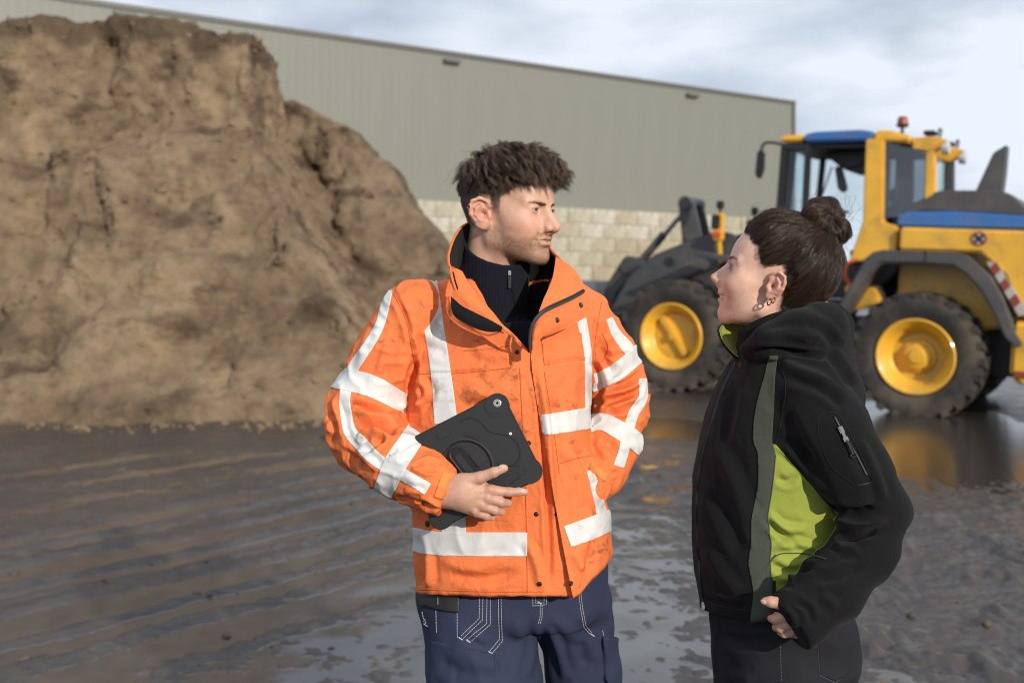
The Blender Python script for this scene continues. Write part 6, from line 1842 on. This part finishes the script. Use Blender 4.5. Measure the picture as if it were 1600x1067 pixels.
    for (x, y) in ((720, 997), (731.5, 1001), (766, 1019.5), (925, 991), (843, 941), (666, 976)):   # bar tacks
        surface_line(tt, [(x - 3, y - 2), (x + 3, y + 2)], .0012, q, .0012, n=4)
    o = q.build('stitching', simple('white_thread', (.50, .51, .55), .8), None); o.data.transform(Matrix.Translation(-Vector(root_loc(root)))); o.parent = trs
    Tt = to_tris(tf)
    overlay('thigh_pocket', tv, Tt, tn, [poly_field(TQ, [(672, 1000), (772, 1022), (770, 1120), (668, 1120)]) * .001, -tn[:, 1]], .003, M_NAVY, trs, .003)
    overlay('thigh_pocket', tv, Tt, tn, [poly_field(TQ, [(940, 992), (975, 1000), (975, 1100), (944, 1060)]) * .001, tn[:, 0]], .010, M_NAVY, trs, .009)
    overlay('belt_pouch', tv, Tt, tn, [poly_field(TQ, [(655, 915), (718, 915), (718, 957), (690, 953), (655, 944)]) * .001, -tn[:, 1] + .2], .006, simple('pouch_leather', (.012, .012, .012), .5), trs, .006)
    q = MB(); surface_line(tt, [(688, 933), (688, 944)], .0014, q, .007, n=4)
    o = q.build('pouch_clip', simple('clip_steel', (.30, .30, .30), .3, .8), None); o.data.transform(Matrix.Translation(-Vector(root_loc(root)))); o.parent = trs
    M_BOOT = simple('boot_leather', (.05, .035, .022), .6, 0, .2, 20, dirt=(.10, .08, .06), bmp=.2)
    for x0, y0, ang in ((-.095, 2.11, 12), (.175, 2.23, 22)):
        dr_ = np.array((math.sin(R(ang)), -math.cos(R(ang)), 0))
        def boot(P, c=np.array((x0, y0, 0)), d_=dr_):
            d = chain(P, [c + (0, 0, .20), c + (0, 0, .10)], [.052, .050], .02)
            d = smin(d, cone(P, c + d_ * -.02 + (0, 0, .05), c + d_ * .16 + (0, 0, .038), .050, .042), .03)
            return np.maximum(d, .004 - P[:, 2])
        bv, bf = sdf_mesh(boot, (x0 - .22, y0 - .28, -.01), (x0 + .22, y0 + .15, .27), .007, cf=4)
        np_obj('boot', bv, bf, M_BOOT, root)
    return root
man = build_man()

# ================================================================== tablet in its rugged case
def build_tablet():
    YT = 1.925
    c = at(733.5, 720, YT)
    root = empty('tablet', c, 'black tablet in a rugged case with a round hand strap held under the man\'s arm', 'tablet')
    ux = at(785, 615, YT) - at(620, 700, YT); W = .226; ux /= np.linalg.norm(ux)
    uz = np.array((0, 0, 1.0)) - ux * ux[2]; uz = np.array((-ux[2], 0, ux[0]))
    tilt = np.array((-.13, -1.0, .10)); n = tilt - ux * tilt.dot(ux); n /= np.linalg.norm(n); uz = np.cross(n, ux) * -1
    if uz[2] < 0: uz = -uz
    Hh = .176
    M = np.stack([ux, -n, uz], 1)           # local x along the top edge, y away from the viewer, z up the case
    root.rotation_euler = Matrix(M.tolist()).to_euler()
    def rr(w, h_, r, k=6):
        out = []
        for cx, cz, a0 in ((w / 2 - r, h_ / 2 - r, 0), (-w / 2 + r, h_ / 2 - r, 90), (-w / 2 + r, -h_ / 2 + r, 180), (w / 2 - r, -h_ / 2 + r, 270)):
            for i in range(k + 1):
                a = R(a0 + 90 * i / k); out.append((cx + r * math.cos(a), cz + r * math.sin(a)))
        return out
    B = M_BLACKP
    B2 = simple('black_case_ribs', (.013, .013, .014), .42)
    q = MB(); q.prism(rr(W, Hh, .020), -.006, .010, 'y', .003, 3); q.build('case', B, root)
    for sx, sz in ((1, 1), (1, -1), (-1, 1), (-1, -1)):          # thick corner bumpers
        x0, z0 = sx * (W / 2 - .020), sz * (Hh / 2 - .020)
        q = MB(); poly = [(x0 + .024 * math.cos(a) , z0 + .024 * math.sin(a)) for a in np.linspace(0, 2 * math.pi, 25)[:-1]]
        q.prism([(max(-W / 2 - .003, min(W / 2 + .003, x)), max(-Hh / 2 - .003, min(Hh / 2 + .003, z_))) for x, z_ in poly], -.0072, .011, 'y', .002); q.build('corner_bumper', B, root)
    # raised ridges of the shell
    q = MB()
    for pts in ([(.018, .074), (.040, .070), (.052, .052), (.060, .030), (.085, .010), (.095, -.010), (.090, -.035), (.070, -.045)], [(-.105, .055), (-.085, .060), (-.070, .050)], [(.07, .078), (.078, .060), (.092, .052)], [(.045, -.030), (.080, -.052), (.086, -.066), (.050, -.072)], [(.012, .050), (.030, .030), (.036, .012)], [(-.09, -.05), (-.07, -.07), (-.03, -.076)]):
        q = MB(); P = smooth_path(np.array([(x, -.0065, z_) for x, z_ in pts]), 30); q.tube(P, .0013, 6); q.build('ridge', B2, root)
    # strap slot at the top edge
    q = MB(); q.prism(rr(.026, .010, .004), -.0085, -.005, 'y', .001); sl = q.build('loop', B2, root); sl.location = (-.020, 0, .066)
    # rotating ring with a hand strap
    rc = (-.012, -.008)
    q = MB(); q.lathe([(.054, 0), (.0545, -.0035), (.052, -.0055), (.0495, -.0035), (.049, 0)], (rc[0], -.006, rc[1]), 'y', 48); q.build('ring', simple('ring_plastic', (.03, .03, .032), .28), root)
    q = MB(); q.lathe([(.001, -.001), (.047, -.001), (.0485, .001)], (rc[0], -.006, rc[1]), 'y', 40); q.build('turntable', B2, root)
    q = MB(); b = bmesh.new()
    pr = rr(.030, .088, .014); q.prism(pr, -.019, -.014, 'y', .0015, 2); st = q.build('hand_strap', fabric('strap_web', (.012, .012, .013), .8), root)
    st.location = (rc[0] + .004, 0, rc[1]); st.rotation_euler = (0, R(-12), 0)
    q = MB(); q.tube(smooth_path(np.array([(x, -.0195, z_) for x, z_ in rr(.025, .083, .012)] ), 60), .0008, 5); sx = q.build('strap_edge', B2, st)
    q = MB(); q.prism(rr(.014, .060, .006), -.0215, -.019, 'y', .001); q.build('strap_pad', B, st)
    for a in (-.030, .028):
        q = MB(); q.box(a - .012, a + .012, -.011, -.006, -.015, .015, .002); o = q.build('strap_mount', B2, root); o.location = (rc[0] + a * .1, 0, rc[1]); o.rotation_euler = (0, R(-12), 0)
    # camera opening with its lens; small microphone hole
    q = MB(); q.lathe([(.0075, -.0015), (.0062, -.0020), (.0055, .001)], (.096, -.0075, .072), 'y', 20); q.build('camera_rim', simple('rim_grey', (.45, .45, .46), .35, .6), root)
    q = MB(); q.lathe([(.001, .0), (.0056, .0)], (.096, -.0078, .072), 'y', 20); q.build('camera_plate', simple('plate', (.35, .35, .35), .3), root)
    q = MB(); q.lathe([(.001, -.0006), (.0024, -.0004), (.0026, .0006)], (.0963, -.0082, .0722), 'y', 16); q.build('lens', simple('lens', (.004, .004, .005), .08), root)
    q = MB(); q.lathe([(.001, -.0006), (.0026, -.0004), (.0028, .0008)], (.0925, -.0062, .010), 'y', 14); q.build('badge_dot', simple('white_dot', (.8, .8, .8), .4), root)
    return root
build_tablet()
# ================================================================== the woman in the black and green fleece
YW = 2.0
def K(px, py, dy=0.0): return at(px, py, YW + dy)
M_BFLEECE = fabric('black_fleece_cloth', (.0100, .0100, .0108), 1.0, wr=.45, wscale=60, weave=700, sheen=.05)
M_BFLEECE.node_tree.nodes['Principled BSDF'].inputs['Specular IOR Level'].default_value = .12
M_GREEN = fabric('lime_fleece', (.275, .320, .052), .95, wr=.35, wscale=55, weave=700, sheen=.05)
M_OLIVE = fabric('grey_green_knit', (.060, .068, .050), .95, wr=.3, wscale=60, weave=500, sheen=.04)
M_DENIM = fabric('black_denim', (.011, .012, .016), .85, wr=.35, wscale=26, weave=1300, var=.3)

def build_woman():
    root = empty('person', (float(K(1225, 1000)[0]), YW, 0.0), 'woman with dark hair in a bun, wearing a black and lime green fleece', 'person')
    H = Head(True); H.place(at(1199, 448.7, 2.012), 168, 17, 0, .98)
    hair_woman(H, root); eye_balls(H, root, 0, 4, (.06, .05, .035))
    # teeth in the smile
    q = MB()
    pts = [H.w(np.array((.0955 * FEM_X - .22 * abs(y) - .006, y, -.0445 + .10 * abs(y)))) for y in np.linspace(-.020, .020, 11)]
    q.tube(pts, .0042, 8); o = q.build('teeth', simple('teeth', (.70, .66, .60), .25), None); o.data.transform(Matrix.Translation(-Vector(root.location))); o.parent = root
    # ear rings: two small hoops
    for (c, r) in (((-.010, .0755, -.0245), .0065), ((-.016, .0785, -.0195), .0055)):
        a = np.linspace(0, 2 * np.pi, 25); c = np.array(c)
        P = np.stack([c[0] + r * .55 * np.cos(a) + .001, c[1] + .0045 + r * .85 * np.cos(a), c[2] - r * .4 + r * np.sin(a)], 1)
        q = MB(); q.tube(H.w(P), .0013, 8, cap=False); o = q.build('earring', simple('gold', (.72, .42, .25), .18, 1.0), None); o.data.transform(Matrix.Translation(-Vector(root.location))); o.parent = root
    # ---------------------------------------------------------------- hand on the hip
    HD = 1.775
    h = lambda x, y, d=0: at(x + 6, y - 2, HD + d)
    def hand(P):
        d = chain(P, [h(1285, 940, .02), h(1250, 955, .0), h(1228, 958, .006)], [.030, .029, .027], .01)
        for pts, r in (([(1232, 948, -.006), (1212, 944, -.010), (1198, 942, -.008), (1190, 941, -.005)], [.0115, .0105, .0092, .0070]),
                       ([(1232, 960, -.004), (1216, 966, -.008), (1206, 969, -.004), (1199, 968, .006)], [.011, .0098, .0086, .0066]),
                       ([(1236, 970, -.004), (1222, 978, -.008), (1213, 982, -.004), (1206, 982, .008)], [.011, .0098, .0084, .0066]),
                       ([(1242, 978, -.003), (1229, 988, -.006), (1221, 992, -.002), (1214, 991, .010)], [.0105, .0090, .0080, .0064]),
                       ([(1250, 984, -.001), (1240, 995, -.003), (1234, 998, .0), (1227, 997, .010)], [.0095, .0080, .0070, .0058])):
            d = smin(d, chain(P, [h(*q) for q in pts], r, .004), .005)
        return d
    hv, hf = sdf_mesh(hand, h(1180, 1015, -.06), h(1300, 915, .07), .0016, cf=4)
    zt = np.array([.86, 1.0, 1.15, 1.30, 1.42, 1.46])
    def rest(P):
        d = ring_body(P, zt, np.array([K(1225, 1000)[0], K(1215, 900)[0], K(1205, 800)[0], K(1205, 680)[0], K(1225, 600)[0], K(1235, 560)[0]]), np.array([.10, .09, .085, .09, .06, .04]), np.full(6, YW), np.array([.12, .11, .11, .11, .10, .06]), 2.2)
        d = np.maximum(d, np.maximum(P[:, 2] - 1.47, .84 - P[:, 2]))
        for pts, r in (([K(1268, 630, -.12), K(1362, 806, -.168), h(1265, 950, .01)], [.030, .020, .018]), ([K(1255, 620, .15), K(1290, 800, .19), K(1240, 930, .16)], [.040, .034, .026]),
                       ([K(1225, 1000, -.085), (.52, 1.93, .48), (.55, 1.93, .10)], [.06, .045, .035]), ([K(1225, 1000, .085), (.53, 2.09, .48), (.53, 2.10, .10)], [.06, .045, .035])):
            d = smin(d, chain(P, pts, r, .02), .03)
        return d
    rv, rf = sdf_mesh(rest, (.10, 1.70, .0), (.95, 2.35, 1.52), .012, cf=3)
    skin = np.array((.53, .31, .22)); nv = H.w(H.V)
    col = np.concatenate([head_colors(H.V, True, H.mask), skin[None] * (1 + .07 * fbm(hv * 70, 2))[:, None], np.repeat(skin[None], len(rv), 0)])
    np_obj('body', np.concatenate([nv, hv, rv]), [H.F, hf + len(nv), rf + len(nv) + len(hv)], M_SKIN, root, True, {'tint': col})
    th = bvh(hv, hf)
    p, n = snap(th, 1193, 940, .0002)
    if p is not None:
        b = bmesh.new(); bmesh.ops.create_uvsphere(b, u_segments=12, v_segments=8, radius=1)
        ax = np.array((-1, 0, .1)); ax = ax - n * ax.dot(n); ax /= np.linalg.norm(ax); sd = np.cross(n, ax)
        for v in b.verts: v.co = Vector(p + ax * v.co.x * .0058 + sd * v.co.y * .0042 + n * v.co.z * .0012)
        q = MB(); q.bm(b); o = q.build('fingernail', simple('nail_pale', (.68, .45, .38), .22), None); o.data.transform(Matrix.Translation(-Vector(root.location))); o.parent = root
    # ---------------------------------------------------------------- fleece jacket
    z, cx, a = bar_rows(YW, [(520, 1190, 1290), (545, 1160, 1318), (575, 1142, 1332), (610, 1124, 1340), (650, 1109, 1338), (700, 1095, 1330), (750, 1085, 1318), (800, 1083, 1306), (850, 1086, 1300), (900, 1090, 1298), (950, 1097, 1305), (990, 1102, 1315)])
    bb = np.interp(z, [.85, 1.0, 1.15, 1.32, 1.40, 1.46, 1.52], [.170, .160, .158, .165, .160, .115, .07])
    def torso(P): return smax(ring_body(P, z, cx, a, np.full(len(z), YW), bb, 2.25, 0), P[:, 2] - 1.468, .02)
    AR = [K(1262, 612, -.125), K(1290, 665, -.150), K(1334, 740, -.168), K(1372, 794, -.170), K(1350, 858, -.182), K(1298, 920, -.205), K(1246, 967, -.228)]
    AR_R = [.068, .071, .063, .050, .053, .055, .054]
    def sleeve(P):
        d = smin(chain(P, AR, AR_R, .022), cone(P, K(1360, 790, -.165), K(1396, 799, -.160), .050, .026), .02)
        e = AR[-1] - AR[-2]; e /= np.linalg.norm(e)
        return smax(d, (P - (AR[-1] + e * .020).astype(np.float32)) @ e.astype(np.float32), .008)
    def sleeve_f(P): return chain(P, [K(1250, 612, .125), K(1290, 730, .175), K(1315, 810, .18), K(1290, 880, .18), K(1240, 955, .17)], [.068, .066, .060, .058, .045], .03)
    hem = np.array([(1060, 946), (1096, 950), (1130, 962), (1175, 969), (1215, 966), (1260, 972), (1340, 975), (1400, 975)], float)
    def hood(P):
        d = chain(P, [K(1172, 548, -.070), K(1205, 532, -.105), K(1248, 518, -.098), K(1282, 512, -.055), K(1292, 512, .01), K(1280, 512, .07), K(1240, 520, .10), K(1190, 535, .09)], [.020, .027, .038, .044, .046, .044, .036, .024], .025)
        d = smin(d, chain(P, [K(1270, 545, -.075), K(1298, 560, -.02), K(1292, 560, .05)], [.030, .036, .030], .03), .03)
        return d
    def jacket(P):
        Q = proj(P); t = smax(torso(P), (Q[:, 1] - np.interp(Q[:, 0], hem[:, 0], hem[:, 1])) * .0012, .006)
        d = smin(t, sleeve(P), .012); d = smin(d, sleeve_f(P), .02); d = smin(d, hood(P), .016)
        neck = -cone(P, H.w((-.030, 0, -.06)), H.w((-.085, 0, -.22)), .060, .062)
        d = smax(d, neck, .010)
        return d
    V, Fc = sdf_mesh(jacket, (.30, 1.66, .88), (.86, 2.30, 1.56), .0036, cf=4)
    N = vnormals(V, Fc)
    n1 = noise3(V * np.array((8, 8, 5.0)) + 2); n2 = 1 - np.abs(noise3(V * np.array((13, 13, 8)) + 17)); n3 = noise3(V * 30 + 5)
    V = V + N * (.0032 * n1 + .0030 * (n2 ** 3 - .4) + .0009 * n3)[:, None]
    V = folds(V, N, [(p, w * .9, a * 1.6) for p, w, a in [
        # side panel creases
        ([(1212, 745), (1230, 752), (1248, 742)], 6, -4), ([(1200, 800), (1222, 822), (1262, 828)], 6, 5), ([(1200, 812), (1225, 838), (1250, 852)], 6, -6), ([(1205, 858), (1240, 848), (1285, 858)], 6, 5), ([(1202, 880), (1235, 892), (1275, 882)], 6, -6), ([(1215, 900), (1245, 905)], 7, 4),
        # front
        ([(1120, 700), (1150, 760), (1172, 820)], 12, 5), ([(1105, 760), (1140, 820), (1160, 870)], 12, -5), ([(1100, 850), (1130, 900), (1160, 930)], 10, 4), ([(1150, 590), (1140, 650), (1130, 700)], 10, -4), ([(1095, 930), (1130, 942), (1170, 948)], 5, -4),
        # shoulder and sleeve
        ([(1215, 560), (1250, 580), (1300, 600)], 10, 4), ([(1230, 590), (1280, 605), (1325, 640)], 8, -5), ([(1212, 690), (1250, 720), (1290, 780)], 8, 5), ([(1225, 640), (1250, 690), (1270, 730)], 10, -4),
        ([(1295, 790), (1330, 800), (1370, 792)], 7, -9), ([(1300, 812), (1340, 822), (1390, 810)], 8, 8), ([(1302, 838), (1335, 838), (1375, 828)], 6, -8), ([(1306, 858), (1345, 858)], 7, 6), ([(1270, 905), (1310, 900), (1350, 880)], 8, -5), ([(1240, 940), (1262, 950), (1270, 975)], 5, -5), ([(1225, 948), (1240, 962), (1245, 985)], 4, 4), ([(1280, 930), (1310, 945)], 8, 4), ([(1340, 680), (1368, 740), (1385, 790)], 8, 4),
        # hood and collar
        ([(1168, 549), (1215, 548), (1265, 554), (1300, 562)], 5, -9), ([(1190, 530), (1230, 522), (1275, 530)], 9, 5), ([(1255, 500), (1290, 520), (1310, 550)], 8, -5), ([(1290, 545), (1312, 575), (1335, 610)], 7, -6)]])
    V = relax(V, Fc, 1, .35)
    N = vnormals(V, Fc); T = to_tris(Fc); Q = proj(V)
    jack = np_obj('jacket', V, Fc, M_BFLEECE, root); tree = bvh(V, Fc)
    loc = Matrix.Translation(-Vector(root_loc(root)))
    def adopt(o, par=jack): o.data.transform(loc); o.parent = par; return o
    dt, da, dh = torso(V), sleeve(V), hood(V)
    on_t = np.minimum(da, dh + .006) - dt + .010; near = -(V[:, 1] - YW) - .02
    ys = [545, 560, 590, 630, 660, 690, 710, 760, 810, 850, 880, 925, 965, 990]
    xr = [1216, 1215, 1211, 1209.5, 1208, 1206.7, 1211, 1206, 1199, 1204, 1202, 1209, 1210, 1211]; xl = [1206, 1201, 1194, 1183, 1178, 1177.5, 1184, 1184, 1174, 1173, 1170, 1177, 1173, 1172]
    sp = lambda xs: smooth_path(np.stack([ys, xs], 1).astype(float), 120)
    R_ = np.interp(Q[:, 1], *sp(xr).T); L_ = np.interp(Q[:, 1], *sp(xl).T)
    # lime side panel: from the stripe back under the arm
    gp = np.minimum(Q[:, 0] - R_ + .8, 1335 - Q[:, 0]); gp = np.minimum(gp, (Q[:, 1] - np.interp(Q[:, 0], [1190, 1212, 1290, 1340], [694, 694, 784, 830])))
    overlay('side_panel', V, T, N, [gp * .001, near, np.minimum(da - dt, dh - dt) + .022], .0010, M_GREEN, jack, .001)
    overlay('side_stripe', V, T, N, [np.minimum(Q[:, 0] - L_, R_ - Q[:, 0]) * .001, near + .01, np.minimum(da - dt, dh - dt) + .030, (Q[:, 1] - 556) * .001], .0018, M_OLIVE, jack, .0014)
    # the same stripe on the far side of the back
    overlay('back_stripe', V, T, N, [strip_field(Q, [(1300, 565, 4), (1318, 605, 5), (1345, 650, 6), (1350, 665, 6)]) * .001, (np.minimum(da, dh) - dt) + .03, N[:, 0]], .0016, M_OLIVE, jack, .0014)
    # stitching, seams
    q = MB()
    surface_line(tree, [(x + .8, y) for x, y in zip(xr[6:-1], ys[6:-1])], .0009, q, .0020)
    for pts in ([(1196, 890), (1212, 868), (1235, 864), (1262, 866), (1292, 874)], [(1180, 903), (1196, 884), (1212, 866)]): surface_line(tree, pts, .0012, q, .0016)
    adopt(q.build('panel_seam', M_OLIVE, None))
    q = MB()
    for pts in ([(1216, 562), (1228, 600), (1222, 650), (1212, 694)], [(1278, 652), (1292, 644), (1312, 650), (1335, 690), (1356, 735), (1362, 752), (1340, 758)], [(1278, 652), (1281, 690), (1300, 730), (1335, 757)], [(1098, 936), (1130, 948), (1170, 954)]):
        surface_line(tree, pts, .0007, q, .0006)
    adopt(q.build('seam', M_BLACKP, None))
    # sleeve pocket zip
    q = MB(); surface_line(tree, [(1304, 652), (1318, 678), (1336, 708), (1354, 742)], .0022, q, .0006); adopt(q.build('sleeve_zip', M_BLACKP, None))
    STEEL = simple('zip_steel', (.55, .55, .56), .25, .95)
    p, n = snap(tree, 1314, 671, .003)
    q = MB()
    d = at(1320, 686, 1) - at(1311, 667, 1); d /= np.linalg.norm(d); sd = np.cross(d, n)
    def bar(a0, a1, w, t0, t1):
        v = [p + d * u + sd * s_ + n * t for t in (t0, t1) for u, s_ in ((a0, -w), (a1, -w), (a1, w), (a0, w))]
        q.raw(v, [(0, 1, 2, 3), (4, 5, 6, 7), (0, 1, 5, 4), (1, 2, 6, 5), (2, 3, 7, 6), (3, 0, 4, 7)])
    bar(-.006, .006, .0040, -.001, .002); bar(.004, .016, .0024, .001, .0035); bar(.014, .022, .0042, .001, .003); bar(-.004, .002, .0022, .002, .004)
    zs = adopt(q.build('zip_slider', STEEL, None, smooth=False))
    q = MB(); q.tube([p + d * u + n * .003 for u in (.020, .034, .046)], .0022, 6); q.tube([p + d * (.048 + .004 * math.cos(t)) + sd * .004 * math.sin(t) + n * .003 for t in np.linspace(0, 6.28, 13)], .0014, 6); adopt(q.build('zip_pull', M_BLACKP, None))
    # front zip, its end at the hem
    q = MB(); surface_line(tree, [(1150, 566), (1128, 612), (1114, 655), (1101, 700), (1092, 745), (1089, 800), (1091, 850), (1095, 900), (1100, 944)], .0026, q, .0004); adopt(q.build('front_zip', M_BLACKP, None))
    q = MB(); pz, nz_ = snap(tree, 1100, 944, .002)
    if pz is not None: q.box(pz[0] - .003, pz[0] + .003, pz[1] - .003, pz[1] + .002, pz[2] - .008, pz[2] + .006, .001); adopt(q.build('zip_end', STEEL, None))
    pz, nz_ = snap(tree, 1158, 570, .002)
    if pz is not None:
        q = MB(); q.box(pz[0] - .0012, pz[0] + .0012, pz[1] - .002, pz[1] + .001, pz[2] - .016, pz[2] + .004, .0005); adopt(q.build('zip_tag', simple('red_tag', (.45, .03, .03), .6), None))
    # collar: black outside, lime inside, open at the front
    wob = lambda v: .0018 * noise3(v * 26 + 4) + .0008 * noise3(v * 70)
    top = [(1150, 540, -.030), (1158, 514, -.050), (1186, 498, -.074), (1216, 487, -.082), (1258, 480, -.060), (1282, 478, .0), (1262, 482, .06), (1215, 490, .086), (1165, 497, .078), (1133, 503, .045), (1122, 512, .012), (1122, 524, -.004)]
    mid = [(1153, 548, -.034), (1162, 530, -.058), (1190, 516, -.082), (1220, 508, -.088), (1262, 502, -.064), (1288, 500, .0), (1266, 502, .064), (1218, 510, .09), (1168, 516, .082), (1138, 522, .047), (1128, 530, .014), (1128, 538, -.004)]
    bot = [(1160, 560, -.040), (1170, 548, -.066), (1195, 540, -.090), (1222, 536, -.095), (1265, 530, -.068), (1294, 528, .0), (1270, 530, .07), (1220, 536, .096), (1174, 545, .086), (1152, 552, .050), (1147, 556, .016), (1150, 562, -.010)]
    sheet('collar', [[K(*p) for p in r] for r in (bot, mid, top)], M_BFLEECE, jack, (80, 14), .004, M_GREEN, wob, name2='collar_lining', flip=False)
    # lime lining that shows at the hood's opening behind the neck
    sheet('hood_lining', [[K(*p) for p in r] for r in ([(1240, 498, -.075), (1262, 482, -.060), (1284, 473, -.035), (1296, 471, .0), (1290, 472, .04)], [(1240, 505, -.060), (1262, 490, -.045), (1282, 482, -.025), (1290, 480, .0), (1284, 480, .03)], [(1242, 515, -.05), (1262, 500, -.035), (1278, 492, -.015), (1282, 490, .0), (1278, 490, .02)])], M_GREEN, jack, (30, 8), .003, None, wob)
    # small woven tag at the seam
    p, n = snap(tree, 1209, 918, .003)
    if p is not None: q = MB(); q.box(p[0] - .003, p[0] + .003, p[1] - .002, p[1] + .001, p[2] - .014, p[2] + .014, .0005); adopt(q.build('label_tag', M_BLACKP, None))
    # ---------------------------------------------------------------- jeans and shoes
    jz, jx, ja = bar_rows(YW, [(930, 1110, 1318), (970, 1112, 1330), (1010, 1114, 1336), (1050, 1117, 1326), (1090, 1122, 1305), (1120, 1126, 1292)])
    def jeans(P):
        hip = ring_body(P, jz, jx, ja, np.full(6, YW), np.full(6, .158), 2.3, 0)
        hip = np.maximum(hip, np.maximum(P[:, 2] - 1.0, .78 - P[:, 2]))
        l1 = chain(P, [K(1218, 1060, -.08), (.525, 1.925, .50), (.545, 1.93, .28), (.555, 1.93, .09)], [.100, .066, .058, .056], .04)
        l2 = chain(P, [K(1218, 1060, .08), (.520, 2.085, .50), (.530, 2.10, .28), (.535, 2.10, .09)], [.100, .066, .058, .056], .04)
        return np.maximum(smin(smin(hip, l1, .02), l2, .02), .05 - P[:, 2])
    jv, jf = sdf_mesh(jeans, (.35, 1.80, .03), (.74, 2.22, 1.02), .0055, cf=4)
    jn = vnormals(jv, jf)
    jv = jv + jn * (.003 * noise3(jv * np.array((10, 10, 5))) + .003 * ((1 - np.abs(noise3(jv * 14 + 3))) ** 3 - .4) + .0008 * noise3(jv * 40))[:, None]
    jv = folds(jv, jn, [([(1120, 990), (1160, 1000), (1210, 996)], 6, -4), ([(1125, 1010), (1170, 1020), (1215, 1012)], 7, 4), ([(1130, 1040), (1180, 1045)], 8, -4)])
    jo = np_obj('jeans', jv, jf, M_DENIM, root); tj = bvh(jv, jf)
    q = MB()
    for pts in ([(1219, 1003), (1221, 1067)], [(1277, 1003), (1281, 1055), (1305, 1066)], [(1280, 1003), (1284, 1053), (1305, 1063)], [(1305, 1066), (1326, 1050)]): stitch_line(tj, pts, .0007, q, 4, 1.6)
    o = q.build('stitching', simple('grey_thread', (.10, .10, .11), .8), None); o.data.transform(loc); o.parent = jo
    jn = vnormals(jv, jf)
    overlay('back_pocket', jv, to_tris(jf), jn, [np.minimum(poly_field(proj(jv), [(1278, 1000), (1330, 1002), (1328, 1050), (1306, 1064), (1281, 1053)]), 99) * .001, -jn[:, 1]], .0018, M_DENIM, jo, .0018)
    for y0 in (1.93, 2.10):
        c = np.array((.55, y0, 0))
        def shoe(P):
            d = chain(P, [c + (0, 0, .13), c + (0, 0, .08)], [.040, .042], .02)
            d = smin(d, cone(P, c + (.02, 0, .045), c + (-.15, 0, .034), .044, .036), .03)
            return np.maximum(d, .004 - P[:, 2])
        bv, bf = sdf_mesh(shoe, (.30, y0 - .12, -.01), (.70, y0 + .12, .20), .007, cf=4)
        np_obj('shoe', bv, bf, simple('shoe_leather', (.02, .018, .017), .5, dirt=(.08, .065, .05)), root)
    return root
woman = build_woman()
